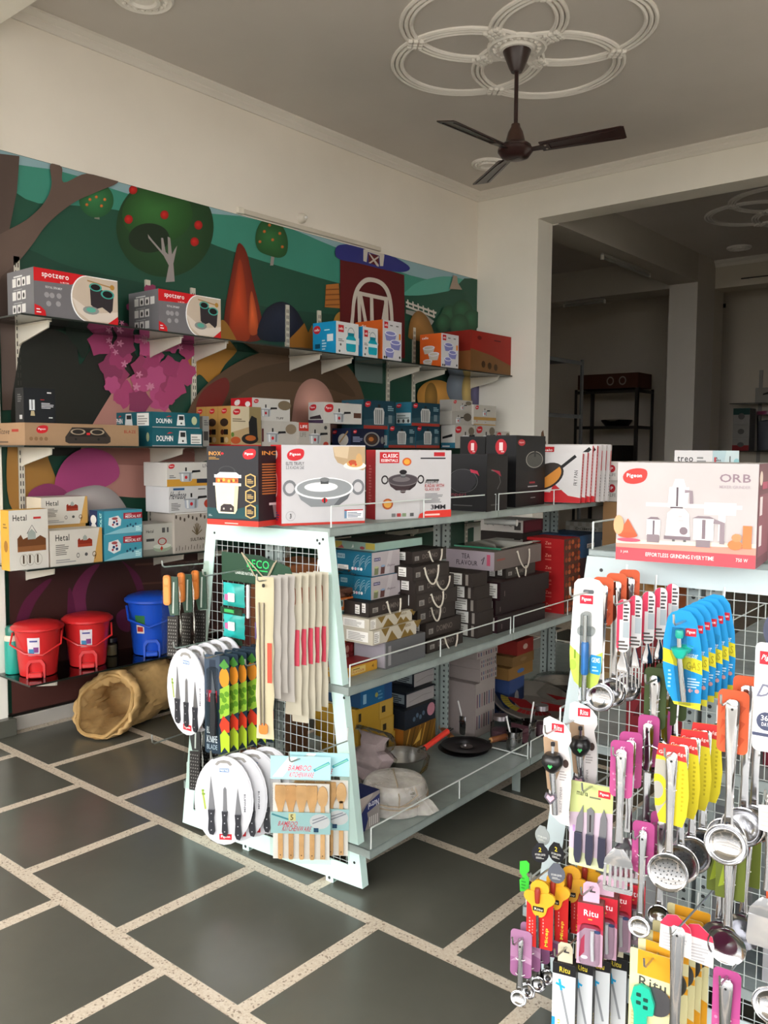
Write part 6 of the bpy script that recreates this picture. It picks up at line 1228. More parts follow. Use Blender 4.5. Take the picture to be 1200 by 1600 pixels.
def claR(p):
    p.r(0, 0, 1, 1, '#bfbcbd'); p.r(.05, .81, .3, .97, '#c2262c'); p.t('CLASSIC', .09, .89, .28, .945, '#fff'); p.t('ESSENTIALS', .07, .83, .28, .87, '#fff'); p.e(.4, .83, .06, .06, '#c95a2a', 14); p.e(.4, .83, .04, .04, '#e6a23c', 12); p.r(.76, .91, .91, .97, '#b5262c'); p.r(.58, .87, .92, .89, '#2d2b30')
    kadai(p, .35, .54, .3, '#3a2b2e', '#2a1f22', '#6d6668', '#4a4246', '#241c1e'); p.e(.35, .68, .05, .035, '#1d191b', 12); p.e(.35, .4, .04, .03, '#4a3a3c', 10)
    p.bars(.66, .54, .92, .6, 1, '#444'); p.t('ALLURE', .64, .51, .82, .56, '#333'); p.t('KADAI WITH', .64, .45, .9, .5, '#a8393a'); p.t('GLASS LID', .64, .4, .84, .44, '#a8393a'); p.bars(.64, .22, .9, .37, 7, '#777')
    for u in (.12, .25, .38): p.r(u, .1, u+.004, .4, '#bbb')
    p.r(.05, .4, .62, .404, '#bbb'); p.e(.15, .22, .07, .08, '#a8532a', 14); p.e(.15, .22, .05, .055, '#d9a04a', 12); p.t('3MM', .72, .12, .92, .19, '#262428'); p.p([(.55, 0), (.57, .06), (.66, .1), (1, .11), (1, 0)], '#d1382f'); p.bars(.64, .03, .95, .08, 1, '#f0c0b8')
    for u, c in ((.2, '#777'), (.27, '#a8393a'), (.34, '#7a8a6a'), (.44, '#555')): p.r(u, .03, u+.05, .08, c)
def claF(p): p.r(0, 0, 1, 1, '#a81f28'); p.bars(.3, .2, .6, .8, 14, '#c9686a')
cbox('classic', 'kadai_box', 'white box with red spine showing a dark non-stick pan with glass lid', 'box', '#d6d3d4', claF, claR, lambda p: p.r(0, 0, 1, 1, '#c9c6c7'))
def bk1F(p): p.r(0, 0, 1, 1, '#161517'); p.p([(.0, .55), (.12, .7), (.4, .75), (.7, .7), (.72, .5), (.55, .35), (.15, .35), (0, .42)], '#2a292d'); p.ring(.36, .53, .4, .21, .02, '#6a6a6e'); p.p([(.55, .74), (.75, .71), (.8, .62), (.74, .66), (.58, .68)], '#b03048'); p.t('inperi', .02, .24, .45, .32, '#7a3440'); p.bars(.1, .09, .9, .12, 1, '#555')
def bk1R(p): p.r(0, 0, 1, 1, '#0f0e10'); p.line([(.2, .72), (.55, .68), (.65, .5), (.5, .38)], .015, '#777'); p.p([(.2, .74), (.6, .7), (.68, .6), (.5, .66)], '#a82a44'); p.bars(.2, .1, .8, .14, 1, '#555')
cbox('blk1', 'cookware_box', 'short black cookware box with a curved red handle print, in front of taller ones', 'box', '#111012', bk1F, bk1R)
def bk2F(p): p.r(0, 0, 1, 1, '#121214'); p.e(.5, .84, .19, .11, '#b01f2b', 16); p.t('1', .44, .79, .56, .9, '#f0d0d0'); p.t('1', .5, .765, .6, .78, '#d9c0c0')
def bk2R(p): p.r(0, 0, 1, 1, '#0b0b0c'); p.e(.17, .9, .12, .045, '#b01f2b', 14); p.t('inperi', .09, .885, .25, .915, '#f0d0d0'); p.ring(.62, .66, .3, .12, .08, '#9a978f'); p.e(.62, .65, .27, .1, '#4a4a45', 20); p.r(.6, .7, .66, .78, '#222'); p.bars(.45, .32, .75, .37, 1, '#8a2530'); p.bars(.4, .27, .9, .3, 1, '#aaa'); p.bars(.5, .11, .75, .13, 1, '#999')
cbox('blk2', 'cookware_box', 'tall black cookware box with a glass lid print, leaning behind the short black one', 'box', '#0e0e10', bk2F, bk2R)
cbox('blk3', 'cookware_box', 'tall black cookware box with red oval mark, furthest left of the black ones', 'box', '#111113', bk2F, None)
def wrF(p): p.r(0, 0, 1, 1, '#c3bfba'); p.e(.14, .62, .09, .2, '#a5202a', 14); p.t('P', .11, .55, .17, .7, '#eee'); p.t('LIFE', .1, .22, .24, .38, '#777'); p.bars(.5, .3, .9, .7, 3, '#9a968f')
for k, w in (('wr1', 'lower'), ('wr2', 'upper')):
    cbox(k, 'cookware_box', 'plain greyish box with a red round mark, %s of two at far end' % w, 'box', '#c3bfba', wrF, None, group='grey-white boxes at the far end')
x_, y_ = BX['wr1'][0], BX['wr1'][1]
for i in (0, 1): cbox('tower%d' % i, 'carton', ('plain kraft carton on the floor between the two racks, under another', 'plain kraft carton carrying the two greyish round-mark boxes')[i], 'box', '#8a6a48', lambda p: p.r(0, .46, 1, .54, '#a58a62'), lambda p: p.r(0, .46, 1, .54, '#a58a62'), None, mat='card', dims=(x_, y_, .002+.614*i, .24, .32, .612, 2))
# leaning thin frying-pan boxes
def papR(p):
    p.r(0, 0, 1, 1, '#d9d6d6'); p.p([(0, 0), (1, 0), (1, .1), (.8, .14), (.55, .38), (.5, .2), (0, .2)], '#c2262c'); p.r(.06, .84, .36, .97, '#c2262c'); p.t('papalo', .09, .88, .33, .935, '#fff'); p.bars(.06, .68, .3, .78, 3, '#8a4a4a'); pan(p, .42, .52, .5); p.t('FRY PAN', .88, .35, .94, .65, '#444', rot=1); p.r(.06, .04, .4, .26, '#c9c6c6'); p.r(.1, .16, .24, .24, '#2a2426'); p.e(.3, .1, .06, .05, '#1c1c1c', 10)
def papF(p): p.r(0, 0, 1, 1, '#b3202a'); p.bars(.3, .1, .7, .9, 14, '#d9a0a0')
def papE(p): p.r(0, 0, 1, 1, '#bdb9b8'); p.r(.2, .55, .8, .9, '#b3202a'); p.bars(.25, .1, .75, .5, 8, '#4a4648')
for i in range(7):
    big = i in (2, 3); 
    h = (.245, .25, .285, .285, .29, .29, .29)[i]; w = .30
    y = 3.62+i*.052
    # they stand on the shelf, faces turned to the aisle end, and lean back one on another
    c = cbox('pap%d' % i, 'frying_pan_box', ('white and red frying pan box, %s from the front of the leaning row' % ords[i]), 'box', '#d9d6d6' if i < 4 else '#c2bebd',
             papR if i < 4 else papE, papF if i < 4 else papE, None, group='leaning frying pan boxes', dims=(-2.12+.004*i, 3.80+i*.042, 1.231, w, .032, h, 0))
    c.rotation_euler = (radians(-9), 0, radians(14)); c.location.z = 1.231+.004
def orbF(p):
    p.r(0, 0, 1, 1, '#b9b2b2'); p.r(0, 0, 1, .13, '#c4505a'); p.r(0, .13, 1, .2, '#d98f80'); p.p([(0, .17), (1, .2), (1, .24), (0, .21)], '#e0cdbd')
    logo(p, .13, .86, .16, c='#d63a35'); p.t('ORB', .74, .82, .95, .9, '#8a7680'); p.t('MIXER GRINDER', .74, .76, .95, .79, '#a89aa0')
    p.r(.22, .56, .9, .6, '#c9c5c6'); p.r(.64, .5, .86, .62, '#cfcaca'); p.r(.74, .25, .79, .5, '#d0cbcb')
    p.p([(.38, .56), (.39, .76), (.53, .76), (.52, .56)], '#ece9e8'); p.r(.44, .57, .455, .76, '#5b5058'); p.r(.4, .55, .49, .565, '#5b5058'); p.line([(.5, .72), (.545, .72), (.55, .6)], .035, '#8d7f86'); p.p([(.41, .76), (.43, .84), (.49, .84), (.51, .76)], '#e4e0df')
    p.p([(.37, .27), (.38, .5), (.42, .55), (.5, .55), (.535, .5), (.545, .27)], '#e8e4e2'); p.r(.36, .24, .55, .275, '#7d6f76'); p.e(.5, .33, .03, .04, '#7d6f76', 14); p.bars(.46, .42, .5, .5, 2, '#c0b8ba'); p.r(.42, .22, .44, .24, '#666'); p.r(.5, .22, .52, .24, '#666')
    p.r(.23, .27, .33, .43, '#ece9e8'); p.p([(.23, .43), (.26, .455), (.31, .455), (.33, .43)], '#7d6f76'); p.r(.275, .28, .29, .42, '#6b6068'); p.r(.235, .2, .325, .28, '#85787e')
    p.r(.57, .25, .71, .46, '#ece9e8'); p.p([(.56, .46), (.6, .485), (.68, .485), (.72, .46)], '#85787e'); p.r(.63, .26, .655, .45, '#7d6f76'); p.r(.59, .18, .69, .25, '#85787e'); p.line([(.71, .44), (.77, .42), (.77, .22)], .045, '#8d7f86')
    p.p([(.02, .27), (.09, .43), (.16, .27)], '#d9603f'); p.e(.09, .26, .075, .03, '#c9583a', 16); p.e(.1, .21, .09, .02, '#c5566a', 14); p.e(.02, .36, .04, .1, '#e5a37a', 12); p.r(.91, .19, .97, .41, '#dd7a4c'); p.e(.86, .22, .05, .05, '#dd7a4c', 12); p.e(.87, .29, .035, .04, '#e28a60', 10)
    p.t('3 JAR', .04, .07, .1, .1, '#f5d8d8'); p.t('EFFORTLESS GRINDING EVERYTIME', .23, .055, .72, .095, '#f7dede'); p.t('750 W', .87, .06, .95, .095, '#f5d8d8')
def orbR(p): p.r(0, 0, 1, 1, '#6f4850'); p.e(.2, .86, .12, .07, '#d9c6b8', 14); p.r(.1, .1, .9, .7, '#8a5560'); p.r(.15, .5, .35, .68, '#e0d6d6'); p.r(.15, .2, .35, .4, '#e0d6d6'); p.r(.3, .75, .7, .82, '#b0526a')
cbox('orb', 'mixer_grinder_box', 'big white and pink mixer grinder box standing on the right display rack', 'box', '#d9d5d4', orbF, orbR, lambda p: p.r(0, 0, 1, 1, '#c9c4c3'))
def trF(p): p.r(0, 0, 1, 1, '#bfbcbd'); p.t('treo', .08, .86, .5, .93, '#3d3b40'); p.bars(.6, .86, .85, .94, 2, '#777'); p.ring(.75, .7, .2, .14, .08, '#8a8a8e')
def trR(p): p.r(0, 0, 1, 1, '#b3cdd6'); p.p([(.3, .6), (1, .8), (1, 1), (.5, 1)], '#c9dbe0'); p.t('ijPro', .05, .8, .3, .92, '#3c3a40'); p.r(.05, .8, .12, .92, '#b5404a'); p.r(.62, .75, .66, .93, '#22242a'); p.e(.9, .85, .12, .05, '#8fc4cc', 10)
cbox('treo', 'storage_box', 'grey and pale blue box standing behind the mixer grinder box', 'box', '#b9bfc3', trF, trR)
# ---- middle shelf of the mid-floor rack
def yelR(p): p.r(0, 0, 1, 1, '#b98a2e'); p.r(.08, .2, .22, .8, '#a3761f'); p.r(.26, .15, .66, .85, '#c9b06a'); p.t('FLAVOUR', .3, .25, .62, .5, '#a5483a'); p.bars(.3, .6, .6, .8, 1, '#6f5a2c'); p.t('4', .84, .3, .9, .7, '#6b4a16')
cbox('yel1', 'mithai_box', 'flat yellow box with a red lid at the front corner of the middle shelf', 'box', '#b98a2e', None, yelR, lambda p: p.r(0, 0, 1, 1, '#8f2026'))
cbox('greyb', 'gift_box', 'plain grey box standing open-ended at the foot of the gold chevron boxes', 'box', '#6e6d70', lambda p: p.r(.03, .03, .97, .97, '#8d8890'), lambda p: (p.r(0, 0, 1, 1, '#5e5e60'), p.r(.06, .1, .13, .85, '#8d8b8d'), p.bars(.3, .45, .7, .55, 1, '#4c4c4e')))
def chev(p):
    p.r(0, 0, 1, 1, '#bdb6a6')
    for i in range(5): u = .18+i*.19; p.p([(u, 0), (u+.095, .5), (u+.19, 0)], '#7a6230') if i % 2 else p.p([(u, 1), (u+.095, .4), (u+.19, 1)], '#7a6230')
    p.p([(.3, 0), (.42, .75), (.54, 0)], '#7a6230'); p.p([(.62, 0), (.72, .6), (.82, 0)], '#7a6230'); whitelabel(p, .02, .1, .14, .9, 5); p.t('GOLD', .72, .72, .86, .9, '#6f5a30')
chF_ = lambda p: (p.r(0, 0, 1, 1, '#b9b2a2'), whitelabel(p, .15, .15, .85, .85, 5))
cbox('gold2', 'gift_box', 'white and gold chevron gift box, lower of the two', 'box', '#bdb6a6', chF_, chev, group='gold chevron gift boxes')
cbox('gold1', 'gift_box', 'white and gold chevron gift box, upper of the two', 'box', '#bdb6a6', chF_, chev, group='gold chevron gift boxes')
def domR(p): p.r(0, 0, 1, 1, '#2c2623'); p.r(.03, .06, .97, .94, '#342d2a'); p.t('DOMINO', .3, .3, .74, .68, '#6b625c'); p.r(.08, .25, .2, .6, '#8a8580'); p.bars(.1, .3, .18, .55, 3, '#444')
def domF(p): p.r(0, 0, 1, 1, '#2e2724'); whitelabel(p, .55, .15, .7, .8, 3); whitelabel(p, .78, .3, .9, .95, 3)
def rope_handle(root, sx, sy, sz, seed=0, wd=.10, drop=.075):
    rn = random.Random(seed); m = MB('rope', '#cfc8ba')
    y0 = rn.uniform(-.06, .0); w = wd*rn.uniform(.6, 1.0); dp = drop*rn.uniform(.6, 1.0); sk = rn.uniform(-.25, .25)
    pts = [(sx/2-.002, y0, sz*.78)]
    for i in range(15):
        a = i/14; u = sin(pi*a)**.6; pts.append((sx/2+.005+.010*u, y0+w*(a+sk*u*.3), sz*.78+.006-dp*u))
    pts.append((sx/2-.002, y0+w, sz*.78)); m.tube(pts, .0034, 6); m.build('rope_handle', root)
def domino(key, lab, seed, F=domF, R=domR, handle=True):
    c = cbox(key, 'gift_box', lab, 'box', '#2b2522', F, R, None, group='dark rope-handled gift boxes', mat='card')
    if handle: rope_handle(c, BX[key][3], BX[key][4], BX[key][5], seed)
    return c
domino('domS', 'dark brown rope-handled gift box resting alone on the gold chevron boxes', 11)
for i in range(7): domino('dom%d' % (i+1), 'dark brown rope-handled gift box, %s from the top of the tall stack' % ords[i], i, F=domF, handle=(i != 5))
for i in range(5): cbox('lab%d' % (i+1), 'gift_box', 'dark box with white end label, %s from the top of the narrow stack' % ords[i], 'box', '#332c29', lambda p: (p.r(0, 0, 1, 1, '#362f2c'), whitelabel(p, .5, .1, .78, .95, 4, i), p.r(.86, .1, .92, .9, '#8f8780')), None, group='dark labelled gift boxes', mat='card')
def glwF(p):
    p.r(0, 0, 1, 1, '#1a6580'); p.r(.05, .66, .26, .86, '#8fb0b8'); p.t('NAKSI', .07, .7, .24, .82, '#22406a'); whitelabel(p, .06, .12, .36, .38, 4)
    for i, u in enumerate((.48, .56, .64, .72)): p.e(u, .26, .035, .07, ('#e8e6e4', '#d9b0c0', '#b0d0d9', '#e8e6e4')[i], 10)
    for i in range(3):
        for k in range(3): p.line([(.5+i*.16+.16*q/8, .5-.12*k+.36*sin(q/8*1.7)**.8) for q in range(9)], .016, '#a5bfc6')
def glwR(p):
    p.r(0, 0, 1, 1, '#a8a0a2'); p.p([(.45, 0), (.6, 1), (.75, 1), (.6, 0)], '#b3acae'); p.r(.08, .62, .3, .76, '#2b2a55'); p.t('NAKSI', .1, .65, .28, .73, '#d0cde0'); p.p([(.08, .04), (.1, .36), (.24, .36), (.22, .04)], '#6f7556'); p.e(.16, .36, .08, .05, '#a8ac80', 12); p.p([(.3, .04), (.32, .38), (.46, .38), (.44, .04)], '#5a3a36'); p.e(.39, .38, .075, .05, '#7f98b5', 12); p.t('Elegance', .55, .3, .82, .42, '#6a6068', shear=.3); p.p([(.9, .05), (1, 0), (1, .15)], '#3a3436')
cbox('glw1', 'glassware_box', 'teal and white glassware box, lower of two with wave print', 'box', '#1a6580', glwF, glwR, group='teal glassware boxes')
cbox('glw2', 'glassware_box', 'teal and white glassware box, upper of two with wave print', 'box', '#1a6580', glwF, glwR, group='teal glassware boxes')
cbox('mint', 'gift_box', 'flat mint green gift box with yellow corners on the teal glassware boxes', 'box', '#8aa498', lambda p: (p.r(0, 0, 1, 1, '#8aa498'), p.r(0, .1, .2, .9, '#b5a24a'), p.p([(.08, .05), (.2, .5), (.26, .1)], '#a84a4a'), p.r(.78, .2, 1, .95, '#b5a24a'), p.e(.7, .3, .06, .2, '#a04a50', 8), p.p([(.44, .2), (.48, .7), (.5, .3)], '#d9e0d8')), None, lambda p: p.r(0, 0, 1, 1, '#4a443e'))
def orR(p): p.r(0, 0, 1, 1, '#b5602a'); p.r(.3, .15, .5, .85, '#8fa39a'); p.e(.4, .5, .07, .28, '#2a4a4a', 12); p.r(.56, .2, .68, .85, '#c9c0ae'); p.ring(.62, .5, .045, .24, .4, '#4a6a7a'); p.r(.72, .25, .93, .8, '#c9b8a4'); p.bars(.74, .3, .92, .75, 3, '#6a5a6a')
for i in range(4): cbox('or%d' % (i+1), 'snack_box', 'flat orange box, %s from the top of the pile behind the rack panel' % ords[i], 'box', '#b5602a', None, orR, group='flat orange boxes')
c = cbox('redp', 'wrapped_pack', 'red and pink patterned pack in clear wrap under the flat orange boxes', 'pack', '#7a2426', None, lambda p: (p.r(0, 0, 1, 1, '#8a2a2c'), [p.e(.1+.17*(i % 6), .25+.45*(i//6), .07, .2, ('#b5454a', '#5c1a1c', '#c98a80')[i % 3], 8) for i in range(12)]))
def marR(p): p.r(0, 0, 1, 1, '#1a1013'); p.r(.02, .05, .98, .95, '#1f1316'); p.bars(.08, .2, .1, .8, 1, '#6a5a5c')
def marF(p):
    p.r(0, 0, 1, 1, '#2a151b'); [p.line([(.05+.13*i, .1), (.15+.13*i, .9)], .04, '#4a2a31') for i in range(6)]; p.r(.5, .3, .68, .7, '#b8b8b5'); whitelabel(p, .66, .12, .93, .92, 5); p.t('7/2', .3, .6, .44, .85, '#c9b8b0')
for i in range(3): cbox('mar%d' % (i+1), 'dinner_set_box', 'long maroon box with white labels on its end, %s from the top of three' % ords[i], 'box', '#1d1114', marF, marR, lambda p: p.r(0, 0, 1, 1, '#3b2a2b'), group='long maroon boxes')
domino('tean', 'small dark rope-handled gift box squeezed under the large grey tea box', 21)
c = cbox('tea', 'tea_gift_box', 'large flat grey tea box with a rope handle on top of the maroon boxes', 'box', '#83787a', lambda p: (p.r(0, 0, 1, 1, '#a3979f'), p.t('TEA', .33, .55, .5, .82, '#3f3840'), p.t('FLAVOUR', .22, .2, .66, .46, '#3f3840'), p.r(.85, .25, .92, .85, '#b5526a'), p.line([(.76, .3), (.8, .7), (.74, .5)], .06, '#4a4048')), lambda p: (p.r(0, 0, 1, 1, '#6a605c'), p.bars(.05, .5, .3, .7, 1, '#8a4a40')), lambda p: p.r(0, 0, 1, 1, '#7a6c66'))
rope_handle(c, BX['tea'][3], BX['tea'][4], BX['tea'][5], 5, .13, .09)
def redF(p): p.r(0, 0, 1, 1, '#a81f22'); p.t('Zen', .5, .5, .66, .75, '#d98a7a', shear=.2); p.bars(.5, .25, .75, .4, 1, '#c9685c')
def redR(p): p.r(0, 0, 1, 1, '#4a2a20'); [p.e(.15+.2*(i % 5), .3+.4*(i//5), .09, .2, ('#8a3a22', '#a5542c', '#5c2018')[i % 3], 8) for i in range(10)]
for i in range(6): cbox('red%d' % (i+1), 'tea_set_box', 'bright red box with floral side, %s from the top of the red stack' % ords[i], 'box', '#a81f22', redF, redR, group='bright red stacked boxes')
cbox('blu', 'gift_box', 'dark blue box right of the red stack, mostly behind the front rack', 'box', '#22456a', lambda p: p.r(0, .1, .3, .8, '#2f5a80'), lambda p: (p.r(0, 0, 1, 1, '#23486c'), whitelabel(p, .2, .4, .4, .6, 2), p.r(.6, .35, .8, .65, '#8aa0b5')))
cbox('blu0', 'gift_box', 'maroon carton under the dark blue box', 'box', '#5a2028', lambda p: p.r(.5, 0, 1, .5, '#b5242a'), lambda p: p.r(0, .5, 1, 1, '#3c2428'))
cbox('sup', 'carton', 'dark carton standing behind the large grey tea box', 'box', '#2c2624', None, None, mat='card')
cbox('birds', 'gift_box', 'white box with small bird print and dark red side, behind the tea box', 'box', '#bdb8b2', lambda p: (p.r(0, 0, 1, 1, '#bdb8b2'), p.line([(.15, .5), (.25, .6), (.32, .45)], .05, '#55504c'), p.line([(.55, .5), (.65, .6), (.74, .45)], .05, '#55504c'), p.r(.8, .2, .95, .85, '#3a3534')), lambda p: (p.r(0, 0, 1, 1, '#4a1820'), p.r(.1, .15, .9, .85, '#5c1f28')))
cbox('domL', 'gift_box', 'pale grey chequered gift box on the dark blue box', 'box', '#9a968c', lambda p: (p.r(0, 0, 1, 1, '#9a968c'), [p.r(.1*i, .5*(i % 2), .1*i+.1, .5*(i % 2)+.5, '#8a857a') for i in range(10)], p.t('DOMINO', .25, .08, .75, .36, '#3f3c38')), None)
t = thing('glass_board', 'clear green-edged glass board lying on the large grey tea box', 'board', (BX['tea'][0]-.02, BX['tea'][1]+.06, BX['tea'][2]+BX['tea'][5]+.001), radians(4))
m = MB('shelfglass'); m.box(-.12, -.2, 0, .12, .2, .008, ch=.001); m.build('pane', t)
m = MB('plastic', '#2a8a6a'); m.box(-.12, -.201, .0005, .12, -.2, .0075); m.build('edge', t)
m = MB('plastic', '#cfd0cc'); m.at((-2.20, 3.46, 1.153)); m.tube([(-.08, 0, 0), (.08, .02, 0)], .014, 10); m.tube([(.08, .02, 0), (.085, .021, 0)], .016, 10)
tag(m.build('roll'), 'white paper roll lying on the bird print box under the top shelf', 'roll')
# ---- bottom shelf of the mid-floor rack
def nutR(p): p.r(0, 0, 1, 1, '#8a8380'); p.p([(0, 0), (.3, 0), (.45, .3), (.4, .5), (1, .62), (1, .9), (.4, .75), (0, .45)], '#232c5c'); p.t('Nutrel', .45, .58, .95, .76, '#d5d5e0', rot=2); p.p([(0, .6), (.6, .9), (.7, 1), (0, 1)], '#a59a94'); stripes(p, .5, .06, .95, .34, 5, '#c9c4c0')
cbox('nut', 'jar_box', 'blue and grey box with upside-down lettering at the front of the bottom shelf', 'box', '#232c5c', None, nutR, lambda p: p.r(0, 0, 1, 1, '#1f2750'))
def ybR(p): p.r(0, 0, 1, 1, '#a07c26'); p.r(.6, 0, .61, 1, '#86671e'); p.r(.62, .04, .97, .96, '#a8863a'); p.r(.68, .35, .78, .7, '#2a2418'); p.r(.05, .3, .12, .75, '#2a2418')
for i in range(3): cbox('yb%d' % (i+1), 'storage_box', 'mustard yellow box, %s from the top of the bottom shelf pile' % ords[i], 'box', '#a07c26', None, ybR, group='mustard yellow boxes')
cbox('blue4', 'storage_box', 'deep blue box on top of the mustard yellow pile', 'box', '#123a5c', None, lambda p: (p.r(0, 0, 1, 1, '#16527a'), p.r(.08, .2, .18, .75, '#7aa0b5'), p.e(.5, .5, .05, .15, '#8a8a4a', 8), p.r(.75, 0, 1, 1, '#1c3f6a'), p.bars(.55, .2, .7, .8, 3, '#4a7a9a')))
def giftR(p): p.r(0, 0, 1, 1, '#6b4a1c'); [p.line([(.05+.16*i, .05), (.2+.16*i, .95)], .08, ('#b5863a', '#4a3212', '#8a6424')[i % 3]) for i in range(6)]; p.p([(.3, .2), (.55, .8), (.5, .3)], '#c9a04a')
cbox('gift', 'gift_box', 'gold foil wrapped box at the foot of the dark boxes beside the upright', 'box', '#8a5a24', lambda p: p.r(0, 0, 1, 1, '#9c5f22'), giftR)
cbox('flor', 'gift_box', 'black box with blue and pink flowers on the gold foil box', 'box', '#1a1e24', None, lambda p: (p.r(0, 0, 1, 1, '#1d222a'), p.e(.85, .6, .13, .35, '#a5707c', 14), [p.e(.3+.1*i, .4+.15*(i % 2), .045, .13, '#4a5a6a', 8) for i in range(4)]))
def dkR(p): p.r(0, 0, 1, 1, '#8d8786'); p.r(0, .9, 1, 1, '#1a1e26'); p.line([(.1, .3), (.6, .5), (.9, .45)], .03, '#6a6464')
def dkF(p): p.r(0, 0, 1, 1, '#141820'); p.r(.55, .2, .95, .85, '#6f7a80'); p.bars(.6, .25, .9, .8, 4, '#20262e')
cbox('dkw2', 'storage_box', 'navy and white box, lower of two under the middle shelf', 'box', '#141820', dkF, dkR, group='navy and white boxes')
cbox('dkw1', 'storage_box', 'navy and white box, upper of two under the middle shelf', 'box', '#141820', dkF, dkR, group='navy and white boxes')
cbox('ww2', 'storage_box', 'pale grey box behind the slotted upright on the bottom shelf', 'box', '#7a7674', None, lambda p: (p.r(0, 0, 1, 1, '#85807e'), p.r(0, .38, 1, .48, '#14181e'), p.r(0, 0, 1, .2, '#15191f')))
def patR(p): p.r(0, 0, 1, 1, '#8d8480'); [p.r(.06+.12*(i % 8), .15+.4*(i//8), .11+.12*(i % 8), .4+.4*(i//8), ('#5a3a4a', '#3a4a6a', '#7a5a60', '#2a2a30')[i % 4]) for i in range(16)]
for i in range(4): cbox('pat%d' % (i+1), 'crockery_box', 'mauve patterned crockery box, %s from the top beside the slotted upright' % ords[i], 'box', '#857b78', None, patR, group='mauve patterned boxes')
cc = ['#7a2420', '#6d5230', '#7a5a30', '#2c3f6a']
for i in range(4): cbox('cart%d' % (i+1), 'carton', ('small red carton on top of the far pile', 'plain kraft carton second in the far pile', 'kraft carton with blue print third in the far pile', 'blue and white carton at the foot of the far pile')[i], 'box', cc[i], None, (lambda i: lambda p: (p.r(0, 0, 1, 1, cc[i]), p.e(.5, .5, .15, .2, ('#a58a80', '#7a6040', '#3a5a8a', '#b5b5b8')[i], 8)))(i), mat='card')
# cartons in the rear hall and on its racks
def plain(name, label, dims, base, R=None, F=None): return cbox(label, name, label, 'box', base, F, R, mat='card', dims=dims)
plain('appliance_carton', 'long brown carton with two ring prints on the black rack', (-5.06, 10.70, 2.284, .84, .42, .19, 0), '#4a2a1e', F=lambda p: (p.ring(.55, .5, .06, .3, .3, '#8a8078'), p.ring(.75, .5, .06, .3, .3, '#8a8078')))
plain('carton', 'dark carton on the middle shelf of the black rack', (-5.15, 10.7, 1.272, .62, .4, .28, 0), '#1d1917')
plain('carton', 'orange-brown carton on the grey rack inside the dark store', (-4.62, 7.72, 1.862, .3, .3, .36, 0), '#7a4a2a')

for lb, x, y, z, sx, sy, sz, c in (('kraft orange carton seen through the wire grid above the slim pouches', -2.40, 2.30, .702, .18, .26, .36, '#9c5f38'), ('dark red carton behind the upper left of the wire grid', -2.575, 2.34, .702, .13, .3, .22, '#5c2420'),
        ('brown carton low behind the wire grid of the mid-floor rack', -2.62, 2.36, .168, .2, .3, .20, '#6a4a34')):
    cbox(lb, 'carton', lb, 'box', c, lambda p: (p.bars(.2, .6, .8, .8, 2, '#4a2c1c'),), None, mat='card', dims=(x, y, z, sx, sy, sz, 2))
# ================================================================== loose goods on the shelves and floor
def pillow(m, W, H, T, col=None, mat=None, n=8, top=0.0, k=10, wob=0.0, seed=1):
    """flat pouch hanging from z=top to top-H, sealed at both ends"""
    rn = random.Random(seed); v = []; f = []
    for i in range(k+1):
        t = i/k; b = max(.06, sin(pi*t)**.45); w = W/2*(1+wob*rn.uniform(-1, 1)*(0 if i in (0, k) else 1)); d = T/2*b*(1+wob*rn.uniform(-1, 1))
        for j in range(n):
            a = 2*pi*j/n; v.append((w*cos(a)*(1-.03*b), d*sin(a), top-H*t))
    for i in range(k): f += [(i*n+j, (i+1)*n+j, (i+1)*n+(j+1) % n, i*n+(j+1) % n) for j in range(n)]
    f += [tuple(range(n)), tuple(range((k+1)*n-1, k*n-1, -1))]
    m.add(v, f, col, mat)
def ellipse(cx, cz, rx, rz, n=28, a0=0): return [(cx+rx*cos(2*pi*k/n+a0), cz+rz*sin(2*pi*k/n+a0)) for k in range(n)]
def rrect(x0, z0, x1, z1, r, n=5):
    out = []
    for cx, cz, a in ((x1-r, z1-r, 0), (x0+r, z1-r, 90), (x0+r, z0+r, 180), (x1-r, z0+r, 270)):
        out += [(cx+r*cos(radians(a+90*i/n)), cz+r*sin(radians(a+90*i/n))) for i in range(n+1)]
    return out
def card(t, name, out, col, fn=None, y=0, th=.0012, mat='print'):
    """thin hanging card of outline OUT (x, z) with flat print on its front"""
    m = MB(mat, col); m.prism(out[::-1], y, y+th, axis='y')
    o = m.build(name, t, smooth=False)
    if fn:
        x0 = min(p[0] for p in out); x1 = max(p[0] for p in out); z0 = min(p[1] for p in out); z1 = max(p[1] for p in out)
        p = P(x1-x0, z1-z0); fn(p); mm = MB('print'); p.panel(mm, y, x0, z0, out=out); mm.build('card_print', o, smooth=False)
    return o
def front(n, i): return ('frontmost' if i == 0 else '%s from the front' % ords[i])

# ---- plates, pans and jars on the bottom shelf
ZS = .1655
t = thing('plate_bundle', 'bundle of steel plates wrapped in cloudy film and tied with twine on bottom shelf', 'plates', (-1.975, 2.42, ZS))
for i in range(7):
    m = MB('plastic', '#cfc9c0'); z = .004+i*.0135
    m.lathe([(0, z), (.075, z), (.092, z+.004), (.108, z+.013), (.112, z+.013), (.112, z+.011), (.094, z+.001), (0, z-.002)], 26); m.build('plate', t)
m = MB('fog', '#fff'); rn = random.Random(3); pr = [(.06, .0), (.116, .004), (.121, .02), (.118, .05), (.122, .075), (.117, .1), (.105, .112), (.06, .117), (0, .114)]
m.lathe([(r*rn.uniform(.98, 1.03), z) for r, z in pr], 22); m.prism([(.1, .0), (.17, .02), (.19, .035), (.16, .06), (.11, .08)], -.012, .02, axis='y'); m.build('film_wrap', t)
m = MB('rope', '#a3927c')
